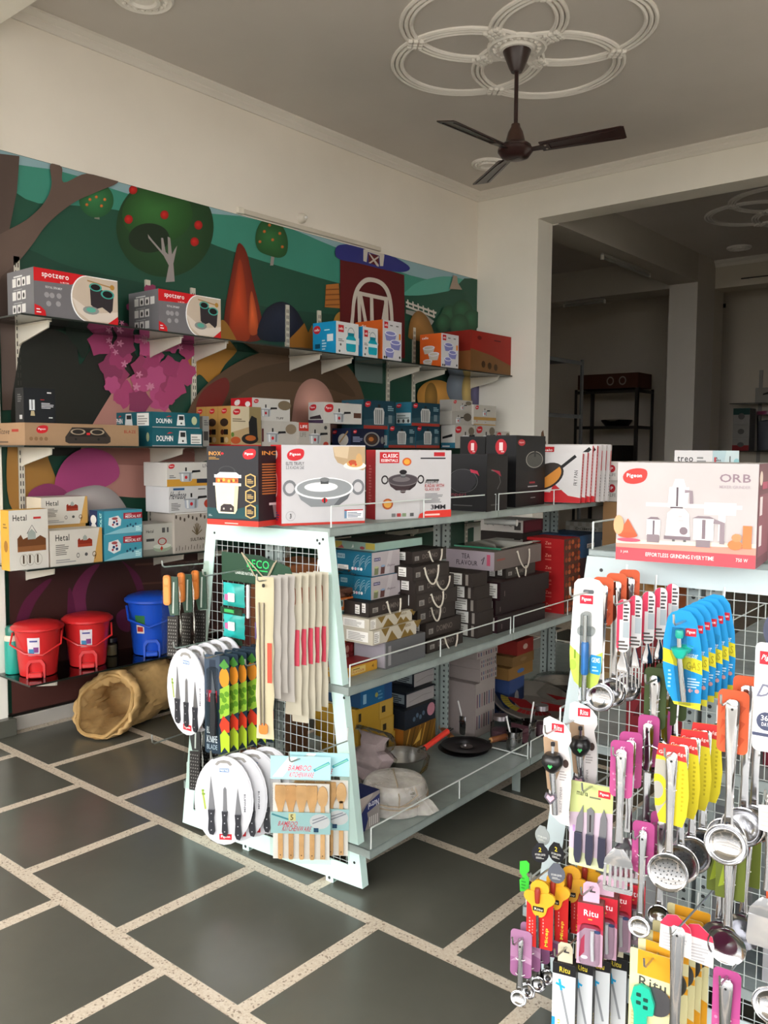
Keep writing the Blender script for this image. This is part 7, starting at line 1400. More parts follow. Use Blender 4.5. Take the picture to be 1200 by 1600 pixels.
for zz in (.045, .058): m.tube([(.1235*cos(a), .1235*sin(a), zz+.006*sin(2*a)) for a in [2*pi*i/24 for i in range(24)]], .0025, 5, closed=True)
m.tube([(.09, -.085, .05), (.095, -.09, .085), (.06, -.06, .118), (-.05, .05, .119), (-.09, .09, .07)], .0025, 5); m.tube([(.09, -.09, .05), (.12, -.07, .07), (.13, -.03, .09), (.1, -.01, .11)], .0022, 5); m.build('twine', t)
t = thing('saucepan', 'small steel saucepan with a red handle lying in clear plastic', 'pan', (-2.17, 2.70, ZS), 0)
m = MB('satin', '#d3d1d0'); m.lathe([(0, .002), (.07, .002), (.08, .012), (.092, .055), (.1, .075), (.104, .077), (.1, .079), (.09, .058), (.078, .016), (.068, .006), (0, .006)], 30); m.build('pan_body', t)
m = MB('plastic', '#d23a2c'); m.at((.02, .1, .074), 0)
m.tube([(0, .03, 0), (.012, .12, .028), (.018, .17, .042)], .0125, 8); h = m.build('handle', t)
m = MB('steel', '#c9c9c9'); m.at((.02, .1, .074)); m.tube([(-.003, -.01, -.004), (.002, .035, .004)], .008, 6); m.tube([(.012, .168, .042), (.016, .195, .05)], .003, 5); m.tube([(.024, .168, .042), (.028, .195, .05)], .003, 5); m.build('handle_wire', h)
m = MB('film'); m.lathe([(.08, .0), (.11, .03), (.118, .07), (.108, .085), (.05, .09), (0, .088)], 18); m.build('film_wrap', t)
def tawa(label, loc, rz, z):
    t = thing('griddle_pan', label, 'pan', (loc[0], loc[1], z), rz, 'black griddle pans')
    m = MB('satin', '#2e2d2e'); m.lathe([(0, .002), (.06, .002), (.1, .007), (.111, .013), (.113, .015), (.11, .0155), (.098, .0105), (.06, .006), (.033, .0055), (.03, .0075), (0, .0075)], 34); m.build('plate', t)
    m = MB('steel', '#77706c'); m.lathe([(0, .0082), (.027, .0080), (.03, .0076)], 20); m.build('label_disc', t)
    m = MB('wood', '#7d4a2a'); m.tube([(.125, 0, .02), (.15, 0, .023), (.2, 0, .028), (.235, 0, .031)], .0135, 10); h = m.build('handle', t)
    m = MB('wood', '#b98a56'); m.tube([(.235, 0, .031), (.242, 0, .032)], .0145, 10); m.tube([(.118, 0, .019), (.126, 0, .02)], .012, 8); m.build('end_cap', h)
    m = MB('satin', '#444'); m.tube([(.1, 0, .012), (.12, 0, .019)], .005, 6); m.build('neck', t)
tawa('black griddle pan with wooden handle pointing back, upper of two', (-2.115, 3.09), radians(62), ZS+.014)
tawa('black griddle pan with wooden handle pointing left, under the other griddle', (-2.125, 3.08), radians(150), ZS)
def mug(label, x, y, rz=0, n=1):
    t = thing('steel_tumbler', label, 'tumbler', (x, y, ZS), rz)
    m = MB('steel', '#bfbdbf'); m.lathe([(0, .002), (.032, .002), (.035, .01), (.036, .09), (.038, .092), (.0345, .09), (.033, .012), (0, .008)], 22); m.lathe([(.0362, .06), (.0372, .062), (.0362, .064), (.0362, .06)], 22); m.build('cup', t)
    m = MB('plastic', '#dad8d6')
    for q in range(n):
        s = -1 if q == 0 and n == 1 else (1 if q == 0 else -1)
        m.tube([(0, -.004+.008*q, .012), (.012*s, .05*s, .165)], .004, 6)
    m.build('white_stick', t); return t
mug('steel tumbler with a white stick standing beside the slotted upright', -2.25, 3.28, 0)
mug('steel tumbler with a white stick behind the wire guard near the second griddle', -1.96, 3.235, 0)
t2 = mug('steel tumbler with a leaning white stick, behind the front tumbler', -1.985, 3.40, radians(200))
def jarr(label, x, y, h=.1, r=.045, c='#c3bcc0'):
    t = thing('glass_jar', label, 'jar', (x, y, ZS), 0)
    m = MB('clear'); m.lathe([(0, .001), (r, .001), (r*1.02, h*.3), (r, h*.75), (r*.7, h*.85), (r*.72, h)], 18); m.build('glass', t)
    m = MB('satin', c); m.lathe([(r*.76, h*.92), (r*.76, h+.012), (0, h+.012)], 16); m.build('lid', t)
    m = MB('plastic', '#6a4a52'); m.lathe([(0, .004), (r*.9, .004), (r*.9, h*.45), (0, h*.5)], 14); m.build('contents', t)
jarr('clear jar with dull lid left of the wrapped purple pack', -2.09, 3.325); jarr('taller clear jar at the joint of the bottom shelf guards', -1.975, 3.50, .13, .04)
m = MB('film'); m.at((-2.03, 3.25, ZS+.05)); 
t = thing('wrapped_pack', 'mauve pack in crackled clear wrap between the tumblers', 'pack', (-1.99, 3.33, ZS))
m = MB('print', '#5c3a44'); pillow(m, .09, .085, .08, top=.088, wob=.1); m.build('pack', t); m = MB('film'); pillow(m, .11, .11, .1, top=.11, wob=.2, seed=4); m.build('film_wrap', t)
t = thing('serving_tray', 'large round steel tray wrapped in film with red and yellow print', 'tray', (-2.12, 3.66, ZS+.045)); t.rotation_euler = (radians(9), radians(10), 0)
m = MB('plastic', '#9a948e'); m.lathe([(0, .004), (.14, .004), (.165, .03), (.19, .06), (.196, .062), (.19, .066), (.16, .036), (.135, .012), (0, .012)], 36); m.build('tray', t)
def trp(p):
    for a in range(200, 330, 8): p.p([(.5+.44*cos(radians(a)), .5+.44*sin(radians(a))), (.5+.44*cos(radians(a+7)), .5+.44*sin(radians(a+7))), (.5+.34*cos(radians(a+7)), .5+.34*sin(radians(a+7))), (.5+.34*cos(radians(a)), .5+.34*sin(radians(a)))], '#c4b347' if a < 270 else '#b8323a')
    p.p([(.62, .5), (.9, .62), (.98, .5), (.8, .35)], '#b8262e'); p.p([(.2, .3), (.5, .18), (.7, .3), (.45, .4)], '#a8262e'); p.p([(.55, .75), (.85, .85), (.75, .7)], '#a8262e')
p = P(.36, .36); trp(p); mm = MB('print'); p.emit(mm, 'T', .36, .068); mm.build('printed_wrap', t, smooth=False)
m = MB('film'); m.lathe([(.17, .01), (.205, .05), (.2, .072), (.1, .078), (0, .076)], 22); m.build('film_wrap', t)
t = thing('wrapped_pans', 'nested steel pans wrapped in shiny film at the far end of the bottom shelf', 'pans', (-2.12, 3.98, ZS))
for i in range(3):
    m = MB('satin', '#bdbbbb'); z = i*.035; r = .17-.01*i
    m.lathe([(0, z+.003), (r*.8, z+.003), (r, z+.05), (r*1.05, z+.055), (r*.97, z+.054), (r*.78, z+.008), (0, z+.008)], 28); m.build('pan', t)
m = MB('film'); m.lathe([(.16, 0), (.19, .03), (.2, .1), (.15, .145), (.05, .15), (0, .14)], 20); m.build('film_wrap', t)
t = thing('crumpled_wrap', 'crumpled pink-grey plastic wrap beside the mustard yellow boxes', 'wrap', (-2.15, 2.50, ZS))
m = MB('sack', '#8f7f80'); m.at((0, 0, 0)); pillow(m, .16, .22, .12, top=.22, wob=.35, seed=8, k=8); m.build('wrap', t); m = MB('film'); pillow(m, .18, .24, .14, top=.24, wob=.3, seed=5, k=8); m.build('film_wrap', t)
t = thing('crumpled_wrap', 'clear plastic wrap bunched on the flat orange boxes behind the rack panel', 'wrap', (BX['or1'][0]+.0, BX['or1'][1]+.03, BX['or1'][2]+BX['or1'][5]+.002))
m = MB('card', '#6a4638'); m.box(-.05, -.06, 0, .05, .06, .03, ch=.004); m.build('pack', t); m = MB('film'); pillow(m, .14, .1, .12, top=.1, wob=.3, seed=2); m.build('film_wrap', t)

# ---- bins and bottle on the lowest glass shelf
Z4 = .3312
def bin_(name, label, loc, col, h, rt, rz, blue=False):
    t = thing(name, label, 'bin', (loc[0], loc[1], Z4), rz)
    m = MB('plastic', col); m.lathe([(0, .003), (rt*.76, .003), (rt*.78, .02), (rt*.95, h*.86), (rt*.97, h*.88), (rt*.9, h*.88), (rt*.74, .02), (0, .01)], 30); m.build('bucket', t)
    m = MB('plastic', col); m.lathe([(rt*1.06, h*.87), (rt*1.1, h*.885), (rt*1.1, h*.92), (rt*1.03, h*.94), (rt*.98, h*.965), (rt*.7, h), (rt*.3, h*1.012), (0, h*1.015)], 30); m.build('lid', t)
    m = MB('plastic', col)
    m.box(rt*.6, -.034, .004, rt*1.04, .034, .03, ch=.006); m.prism([(-.045, .0), (-.045, .07), (-.03, .095), (.03, .095), (.045, .07), (.045, 0), (.036, 0), (.034, .06), (.022, .08), (-.022, .08), (-.034, .06), (-.036, 0)], rt*.70, rt*.9, axis='x')
    m.build('pedal', t)
    m = MB('plastic', col)
    if blue:
        m.tube([(rt*.1, -rt*1.0, h*.8), (rt*.8, -rt*.9, h*.62), (rt*1.12, -rt*.1, h*.5), (rt*.85, rt*.85, h*.62), (rt*.1, rt*1.0, h*.8)], .007, 6)
    else:
        m.tube([(rt*.1, -rt*1.0, h*.8), (rt*.5, -rt*1.05, h*.62), (rt*.95, -rt*.4, h*.47), (rt*1.02, rt*.3, h*.44), (rt*.55, rt*1.0, h*.6), (rt*.1, rt*1.0, h*.8)], .005, 6)
    m.build('carry_handle', t)
    m = MB('print', '#d9d3d6'); R_ = rt*.93
    def lab(u0, u1, z0, z1, c, off=0):
        n = 5; a0, a1 = u0, u1
        v = [((rt*(.78+.17*((z-.02)/(h*.84)))+.0012+off)*cos(a0+(a1-a0)*i/n), (rt*(.78+.17*((z-.02)/(h*.84)))+.0012+off)*sin(a0+(a1-a0)*i/n), z) for z in (z0, z1) for i in range(n+1)]
        m.add(v, [(i, i+1, n+2+i, n+1+i) for i in range(n)], c)
    if blue: lab(-.75, -.35, h*.38, h*.52, '#d9c9c0'); lab(-.7, -.4, h*.41, h*.49, '#a83232', .0004); lab(-.8, -.3, h*.54, h*.68, '#2f6a3a')
    else: lab(-.35, .2, h*.42, h*.76, '#d5ced3'); lab(-.25, .1, h*.68, h*.71, '#4a4a8a', .0004); lab(-.3, -.05, h*.46, h*.55, '#3f7fa8', .0004); lab(-.08, .15, h*.48, h*.58, '#7a3f7a', .0004)
    m.build('sticker', t, smooth=False)
    return t
bin_('pedal_bin', 'red pedal bin at the left end of the lowest glass shelf', (-4.17, 2.20), '#c8282a', .272, .118, radians(-35))
bin_('pedal_bin', 'red pedal bin standing between the other red bin and the blue one', (-4.16, 2.475), '#c8282a', .272, .122, radians(-30))
bin_('pedal_bin', 'bright blue pedal bin with its handle wrapped in film', (-4.13, 2.86), '#1c4fbf', .34, .135, radians(-35), True)
t = thing('water_bottle', 'turquoise flask standing behind the leftmost red bin', 'bottle', (-4.27, 2.115, Z4))
m = MB('plastic', '#1f9a8a'); m.lathe([(0, .002), (.036, .002), (.038, .01), (.038, .17), (.032, .19), (.028, .195)], 20); m.build('body', t); m = MB('plastic', '#d9cbb8'); m.lathe([(.0385, .172), (.039, .175), (.039, .192), (.033, .2)], 20); m.build('band', t)
m = MB('plastic', '#14705f'); m.lathe([(.032, .198), (.033, .235), (.025, .248), (0, .25)], 18); m.tube([(.03, 0, .22), (.046, 0, .225), (.046, 0, .2)], .004, 5); m.build('cap', t)
t = thing('glass_jar', 'small dark jar behind the second red bin', 'jar', (-4.235, 2.665, Z4))
m = MB('clear'); m.lathe([(0, .002), (.035, .002), (.037, .06), (.03, .08)], 16); m.build('glass', t); m = MB('plastic', '#2a1f1c'); m.lathe([(.034, .078), (.034, .1), (0, .102)], 16); m.build('lid', t); m = MB('card', '#7a6a4a'); m.lathe([(0, .004), (.031, .004), (.031, .06), (0, .062)], 12); m.build('contents', t)
# ---- brown sack on the floor
t = thing('brown_sack', 'open tan sack slumped on the floor below the bins', 'sack', (-4.02, 2.70, 0.002), radians(-38))
from mathutils import noise as mnoise
def sack_tube(m, rings, n=56, k=4, amp=.03, col=None):
    # rings: (x, ry, rz, zc, lean); Catmull-Rom between them, crumpled by ridged noise
    R = []
    for i in range(len(rings)-1):
        a, b, c, d = rings[max(i-1, 0)], rings[i], rings[i+1], rings[min(i+2, len(rings)-1)]
        for q in range(k):
            t = q/k; R.append(tuple(.5*(2*b[e]+(c[e]-a[e])*t+(2*a[e]-5*b[e]+4*c[e]-d[e])*t*t+(3*b[e]-a[e]-3*c[e]+d[e])*t**3) for e in range(5)))
    R.append(rings[-1]); v = []; f = []
    for i, (x, ry, rz, zc, ln) in enumerate(R):
        for j in range(n):
            a = 2*pi*j/n; p = Vector((x*7, 3.0*cos(a), 3.0*sin(a)))
            w = (1-abs(mnoise.noise(p*1.1))*2)*.6+(1-abs(mnoise.noise(p*2.3+Vector((5, 1, 2))))*2)*.4
            s = min(1, max(ry, rz)/.08); h = amp*w*s
            yy = (ry+h)*cos(a); zz = zc+(rz+h)*sin(a)
            v.append((x+ln*sin(a)+.02*s*mnoise.noise(p*.9+Vector((9, 0, 0))), yy, max(zz, .004+.01*(.5+.5*mnoise.noise(p*2)))))
    for i in range(len(R)-1): f += [(i*n+j, i*n+(j+1) % n, (i+1)*n+(j+1) % n, (i+1)*n+j) for j in range(n)]
    m.add(v, f, col)
t.rotation_euler[2] = radians(-66); t.location = (-4.03, 2.62, .001)
m = MB('sack', '#b5935f')
sack_tube(m, [(-.36, .004, .004, .12, 0), (-.35, .11, .10, .12, 0), (-.26, .17, .145, .15, 0), (-.14, .18, .15, .155, -.02), (-.02, .15, .13, .135, -.04), (.05, .13, .11, .12, -.06), (.11, .155, .13, .14, -.08), (.17, .17, .145, .15, -.10), (.20, .155, .135, .145, -.10), (.185, .135, .115, .14, -.09), (.12, .115, .095, .125, -.06), (.0, .12, .10, .13, -.04), (-.14, .13, .11, .13, 0), (-.22, .01, .01, .13, 0)])
m.build('sack_body', t)
m = MB('sack', '#a5834f'); m.tube([(.195-.10*sin(a)+.012*sin(5*a), .155*cos(a)*(1+.05*sin(3*a)), max(.016, .147+.136*sin(a)*(1+.05*sin(4*a+1)))) for a in [2*pi*i/40 for i in range(40)]], .011, 7, closed=True); m.build('rolled_mouth', t)

# ---- rear hall goods and the sticker on the jamb
t = thing('glass_shelf', 'small glass shelf in the rear recess at the right edge', 'shelf', (-3.66, 10.98, 2.075)); m = MB('shelfglass'); m.box(0, 0, -.008, 1.2, .4, 0); m.build('pane', t); m = MB('plastic', '#15201c'); m.box(0, -.001, -.008, 1.2, 0, 0); m.build('front_edge', t)
t = thing('glass_shelf', 'lower glass shelf in the rear recess under the boxes', 'shelf', (-3.66, 10.98, 1.49)); m = MB('shelfglass'); m.box(0, 0, -.008, 1.2, .4, 0); m.build('pane', t); m = MB('plastic', '#15201c'); m.box(0, -.001, -.008, 1.2, 0, 0); m.build('front_edge', t)
t = thing('shelf_upright', 'shelf upright in the rear recess at the right edge', 'shelf upright', (-3.42, 11.38, 0)); m = MB('paint', '#8d8b84'); m.box(-.02, 0, .4, .02, .02, 2.5); m.build('channel', t)
for i, (c, z, h, lb) in enumerate((('#8a2226', 1.492, .15, 'red-footed box at the bottom of the rear recess stack'), ('#8d8a86', 1.643, .17, 'pale box in the middle of the rear recess stack'), ('#1d3f3a', 1.814, .2, 'dark green box on top of the rear recess stack'))):
    plain('appliance_box', lb, (-3.52, 11.12, z, .2, .22, h, 0), '#8d8a86', None, (lambda c, i: lambda p: (p.r(0, 0 if i == 0 else .6 if i == 2 else .0, 1, .45 if i == 0 else 1 if i == 2 else .02, c), p.e(.5, .5, .2, .2, '#5a5856', 12)))(c, i))
plain('appliance_box', 'small white box with red mark on the upper glass shelf of the rear recess', (-3.22, 11.12, 2.077, .3, .2, .18, 0), '#8f8c85', None, lambda p: (p.e(.72, .4, .14, .24, '#8a2a2a', 12), p.p([(.3, .6), (.5, .7), (.5, .55), (.3, .5)], '#222')))
t = thing('storage_container', 'clear storage container with a pink lid in the rear recess', 'container', (-3.22, 11.1, 1.492)); m = MB('clear'); m.lathe([(0, .002), (.12, .002), (.14, .4), (.14, .45)], 20); m.build('tub', t); m = MB('plastic', '#7a2a50'); m.lathe([(.146, .44), (.146, .48), (0, .49)], 20); m.build('lid', t); m = MB('card', '#6a6a74'); m.lathe([(0, .01), (.11, .01), (.125, .36), (0, .38)], 14); m.build('contents', t)
t = thing('steel_dishes', 'shiny wrapped dishes on the black rack in the store', 'dishes', (-5.0, 10.68, 1.802)); m = MB('steel', '#aaa'); m.lathe([(0, .002), (.15, .002), (.2, .06), (.21, .08), (0, .1)], 20); m.build('dish', t)
m = MB('print', '#7a5a40'); m.prism([(BY+.06, 1.50), (BY+.20, 1.50), (BY+.20, 1.56), (BY+.17, 1.60), (BY+.15, 1.66), (BY+.12, 1.64), (BY+.11, 1.58), (BY+.06, 1.57)], -3.757, -3.755, axis='x')
tag(m.build('torn_sticker'), 'torn brown sticker remnant on the jamb of the wide opening', 'sticker')
# ================================================================== goods hanging on the two end panels
def hang(name, label, cat, loc, rz=0, group=None):
    return thing(name, label, cat, loc, radians(rz), group)
def strip(m, secs, col=None, mat=None):
    """sheet-metal strip; secs: (z, half width, y, crown)"""
    v = []; f = []
    for z, w, y, d in secs: v += [(-w, y, z), (-w*.55, y-d, z), (w*.55, y-d, z), (w, y, z), (w*.5, y+.0015, z), (-w*.5, y+.0015, z)]
    for i in range(len(secs)-1): f += [(i*6+j, i*6+(j+1) % 6, (i+1)*6+(j+1) % 6, (i+1)*6+j) for j in range(6)]
    f += [tuple(range(5, -1, -1)), tuple(range((len(secs)-1)*6, len(secs)*6))]
    m.add(v, f, col, mat)
def stack(t, n, step, labels, jit=3, seed=1):
    """copies of T behind it along its hook"""
    rn = random.Random(seed); out = [t]
    for i in range(1, n):
        out.append(dup(t, (t.location.x+step[0]*i, t.location.y+step[1]*i, t.location.z+step[2]*i), t.rotation_euler[2]+radians(rn.uniform(-jit, jit)), labels(i)))
    return out
def ties(t, zs, w=.012, y=-.006):
    for z in zs:
        m = MB('plastic', '#e4e2de'); m.tube([(-w, y+.004, z), (-w*.6, y-.002, z), (w*.6, y-.002, z), (w, y+.004, z)], .0012, 4); m.build('cable_tie', t)
def handle(t, L, w0=.013, w1=.0075, name='handle', y=-.006, cr=.004):
    m = MB('steel', '#c9c9cb'); strip(m, [(.012, w0*.55, y, cr*.6), (.006, w0*.95, y, cr), (-.01, w0, y, cr), (-L*.35, w0*.82, y, cr), (-L*.75, w1, y, cr*.9), (-L, w1*1.25, y, cr*.6)]); h = m.build(name, t)
    m = MB('plastic', '#1c1c1e'); m.lathe([(.0028, y-cr-.0006), (.0028, y-cr)], 8, axis='y', o=(0, 0, -.008)); m.build('hang_hole', h)
    return h
def bowl(t, zc, r, d=.022, name='bowl', y=-.004, rim=.0):
    m = MB('steel', '#c6c6c8'); k = 7
    inner = [(r*sin(pi/2*q/k), y-d*(1-cos(pi/2*q/k))) for q in range(k, -1, -1)]
    outer = [((r+.0012)*sin(pi/2*q/k), y+.0014-d*(1-cos(pi/2*q/k))) for q in range(k+1)]
    m.lathe([(r*1.07, y-d+.0012), (r*1.07, y-d), (r*1.02, y-d-.0006)]+inner+outer+[(r*1.07, y-d+.0012)], 30, axis='y', o=(0, 0, zc))
    return m.build(name, t)
def swcard(p, c, c2='#e6b3cf'):
    p.r(0, 0, 1, 1, c); p.t('Elica', .3, .86, .62, .92, c2, shear=.3)
def mag(p): p.r(0, 0, 1, 1, '#a8487f'); p.r(0, 0, 1, .45, '#b24f83'); dots(p, [(.2, .3), (.3, .2), (.25, .12), (.5, .08), (.7, .16), (.15, .4)], .02, '#c983a8'); p.t('gc', .42, .84, .62, .9, '#f0d5e4', shear=.3)
def backcard(t, W, H, c, fn=None, z0=.03, r=.012, slot=True): 
    o = card(t, 'backing_card', rrect(-W/2, z0-H, W/2, z0, r), c, fn, y=.002)
    return o
def hooks_for(g, x, z, yf, yb): hook(g, x, z, yb, yf-.045)

# ---- mid-floor rack panel --------------------------------------------------
hook(G1, -2.60, 1.06, 2.045, 1.85, .005); hook(G1, -2.36, 1.062, 2.06, 1.845, -.005); hook(G1, -2.05, 1.075, 2.09, 1.815); hook(G1, -2.455, .80, 2.055, 1.79)
hook(G1, -2.315, .785, 2.065, 1.81); hook(G1, -2.16, .775, 2.075, 1.86); hook(G1, -2.256, .455, 2.065, 1.79, up=.03); hook(G1, -1.92, .515, 2.10, 1.83, up=.035); hook(G1, -2.59, .44, 2.03, 1.79, -.01, .035); hook(G1, -2.53, .565, 2.04, 1.9)
def grater(t, H=.335, dark=False):
    if not dark:
        m = MB('plastic', '#e0813a'); m.prism(rrect(-.024, -.135, .004, -.025, .011), -.014, -.004, axis='y'); m.prism(rrect(-.02, -.06, 0, -.035, .008), -.0155, -.013, '#eb9350', axis='y'); m.prism(rrect(-.02, -.125, 0, -.068, .006), -.0152, -.013, '#ea9048', axis='y'); m.build('grip_sleeve', t)
    m = MB('plastic', '#3f5a4d' if not dark else '#2c2c2e'); m.prism([(-.012, -.03), (.03, -.03), (.034, -.17), (-.002, -.175), (-.012, -.13)], -.004, .002, axis='y'); m.build('frame', t)
    m = MB('plastic', '#c9d2cc'); m.prism([(.012, -.05), (.018, -.05), (.014, -.165), (.008, -.165)], -.0048, -.004, axis='y'); m.build('edge', t)
    m = MB('satin', '#4a4848'); m.prism([(-.014, -.178), (.03, -.174), (.026, -.325), (-.018, -.325)], -.003, -.001, axis='y'); b = m.build('blade', t)
    m = MB('satin', '#a8a6a4')
    for i in range(11):
        for j in range(4): m.box(-.011+j*.0095+(i % 2)*.002, -.0042, -.318+i*.0125, -.0075+j*.0095+(i % 2)*.002, -.003, -.3135+i*.0125)
    m.build('teeth', b)['kind'] = 'stuff'
    m = MB('film'); pillow(m, .085, H, .024, top=.012, wob=.12, seed=6, k=9); m.build('film_bag', t)
gl = lambda i: 'orange-handled grater in clear bag on upper left hook, %s' % front(3, i)
t = hang('grater_pack', gl(0), 'grater', (-2.600, 1.885, 1.058), 20, 'orange-handled graters'); grater(t)
stack(t, 3, (.004, .06, .003), gl, 6)
gl2 = lambda i: 'dark steel grater in clear bag hanging low at the left, %s' % front(3, i)
t = hang('grater_pack', gl2(0), 'grater', (-2.53, 1.925, .560), 18, 'dark graters hung low'); grater(t, .335, True); stack(t, 3, (.006, .035, 0), gl2, 8)
# green header card with blue sachets
t = hang('sachet_card', 'dark green header card with turquoise sachets in film tied to the wire grid', 'sachets', (-2.30, 2.035, 1.118), 4)
def bec(p): p.r(0, 0, 1, 1, '#2c4a38'); p.p([(.28, .98), (.75, .98), (.52, .3)], '#233d2e'); p.t('BECO', .37, .56, .68, .84, '#35c46a'); p.r(.4, .46, .66, .5, '#35c46a'); p.t('CHARGES NATURE', .2, .28, .46, .38, '#dfe8e0'); p.t('FREE MELT', .62, .2, .85, .3, '#dfe8e0')
card(t, 'header_card', [(-.175, 0), (.02, 0), (.16, -.03), (.175, -.06), (.175, -.105), (-.175, -.105)], '#2c4a38', bec, y=-.004)
for i, z in enumerate((-.155, -.26)):
    m = MB('plastic', '#27b5b0'); m.at((-.105, -.012, z)); pillow(m, .11, .085+.01*i, .03, top=.045, wob=.06, seed=i); s = m.build('sachet', t); m = MB('print', '#dfeceb'); m.prism(rrect(-.12, z-.02, -.085, z+.012, .004), -.029, -.0275, axis='y'); m.prism(rrect(-.135, z-.016, -.118, z+.006, .003), -.0292, -.0275, '#c06a9a', axis='y'); m.build('sachet_print', s)
m = MB('print', '#1d3324'); m.box(-.16, -.026, -.222, -.05, -.0245, -.198, '#1d3a26'); m.box(-.14, -.0268, -.216, -.09, -.026, -.204, '#3fae5c'); m.build('band', t); m = MB('print', '#1d3324'); m.box(-.16, -.026, -.33, -.05, -.0245, -.31); m.build('band', t)
m = MB('plastic', '#7a5a9a'); m.at((.03, -.008, -.27)); pillow(m, .07, .06, .03, top=.03); m.build('sponge', t)
m = MB('film'); m.at((-.03, -.012, -.10)); pillow(m, .20, .235, .06, top=0, wob=.3, seed=9); m.build('film_bag', t)
m = MB('rope', '#b5a98f'); m.tube([(-.07, -.006, .004), (.0, -.014, -.07), (.05, -.012, -.09), (.09, -.006, -.02)], .0025, 5); m.tube([(-.07, -.006, .004), (.06, -.014, -.085), (.1, -.006, -.01)], .0025, 5); m.build('twine', t)
m = MB('plastic', '#d9d4d6'); m.prism(rrect(-.004, -.22, .008, -.10, .005), -.05, -.044, axis='y'); m.build('white_handle', t)
# long narrow utensil pouches
def slim(t, H, kind):
    c = ('#bdb394', '#a8a29b', '#b5ae9c')[kind]
    m = MB('print', c); pillow(m, .062, H, .016, top=.012, wob=.08, seed=int(H*1000), k=11); b = m.build('pouch', t)
    m = MB('print', '#8c7f68'); m.prism(rrect(-.004, -.02, .006, -.008, .004), -.0125, -.0115, '#2c2824', axis='y'); m.build('punch_hole', b)
    if kind == 0:
        m = MB('satin', '#a89f8f'); 
        for x in (-.016, 0): m.tube([(x, -.0095, -.07), (x*.7, -.0105, -H+.06)], .003, 5)
        m.build('skewer', b)
        m = MB('print', '#c9503f'); m.prism([(.012, -.2), (.027, -.2), (.027, -.33), (.012, -.33)], -.0095, -.0078, axis='y'); m.build('red_panel', b)
        m = MB('plastic', '#d9772f'); m.prism(rrect(-.018, -H+.03, .012, -H+.065, .01), -.0098, -.006, axis='y'); m.build('orange_tip', b)
    elif kind == 2:
        m = MB('print', '#c4485a'); m.prism([(-.024, -.17), (.026, -.17), (.026, -.29), (-.024, -.29)], -.0095, -.0068, axis='y'); m.build('red_panel', b)
        m = MB('plastic', '#8a4a32'); m.prism(rrect(-.012, -.09, .012, -.03, .008), -.0105, -.0068, axis='y'); m.build('utensil_end', b)
    else:
        m = MB('plastic', '#7a5a48'); m.prism(rrect(-.014, -.08, .010, -.03, .008), -.0105, -.0068, axis='y'); m.prism(rrect(-.006, -H+.05, .004, -.09, .003), -.0105, -.0068, '#6b6660', axis='y'); m.build('utensil_end', b)
protos = []
for i in range(9):
    kind = 0 if i == 0 else (1 if i < 4 else 2); H = (.53, .40, .385, .42, .47, .50, .49, .47, .46)[i]
    t = hang('utensil_pouch', 'long narrow pouch, %s on the tall hook%s' % (front(9, i), (', cream with skewers', ', plain pale', ', plain pale', ', plain pale', ', red-banded', ', red-banded', ', red-banded', ', red-banded', ', red-banded')[i]), 'pouch', (-2.055+.006*i, 1.85+.026*i, 1.073), 26-2*i, 'long narrow utensil pouches'); slim(t, H, kind)
# oval knife boards
def kboard(t, W=.205, H=.312):
    out = ellipse(0, -H/2+.022, W/2, H/2)
    m = MB('plastic', '#c9c9ce'); m.prism(out[::-1], -.004, .001, axis='y'); m.prism(ellipse(0, -H/2+.022, W/2-.006, H/2-.006)[::-1], -.0052, -.004, '#cdcdd2', axis='y'); b = m.build('board', t)
    m = MB('plastic', '#8d8a86'); m.prism([(-.03, -.008), (-.02, .004), (0, .008), (.02, .004), (.03, -.008), (.022, -.012), (.012, -.003), (-.012, -.003), (-.022, -.012)][::-1], -.0056, -.0052, axis='y'); m.build('hang_slot', b)
    p = P(W, H); p.r(.43, .82, .59, .86, '#5a7fae'); p.t('PRESTIGE', .44, .828, .58, .852, '#fff'); p.r(.42, .06, .63, .125, '#c42a34'); p.t('Pigeon', .45, .075, .6, .11, '#fff'); p.t('BUFFNIM', .84, .38, .87, .58, '#55565c', rot=3); p.line([(.14, .62), (.19, .40)], .02, '#9fae4a'); p.bars(.13, .56, .19, .64, 2, '#7a9a3a')
    mm = MB('print'); p.panel(mm, -.0052, -W/2, -H+.022); mm.build('board_print', b, smooth=False)
    for x, L, w in ((-.042, .115, .0115), (.004, .085, .010), (.050, .09, .011)):
        zt = -.05 if x < 0 else (-.085 if x < .03 else -.09); zm = zt-L
        k = None
        m = MB('satin', '#8f9094'); m.prism([(x-w*.2, zt), (x+w, zm), (x-w, zm)] if x > .03 or x < 0 else [(x-w*.5, zt-.008), (x, zt), (x+w*.5, zt-.008), (x+w*.7, zm), (x-w*.7, zm)], -.0075, -.0058, axis='y'); k = m.build('knife', t)
        m = MB('plastic', '#22232a'); m.prism([(x-w, zm), (x+w, zm), (x+w*.75, zm-.03), (x+w*1.1, zm-.075), (x+w*.6, zm-.088), (x-w*.5, zm-.085), (x-w*1.0, zm-.07), (x-w*.8, zm-.03)], -.013, -.0056, axis='y'); h = m.build('knife_handle', k)
        m = MB('satin', '#cfcfd2'); [m.lathe([(.0022, -.0136), (.0022, -.013)], 6, axis='y', o=(x, 0, zm-q)) for q in (.012, .04, .07)]; m.build('rivets', h)
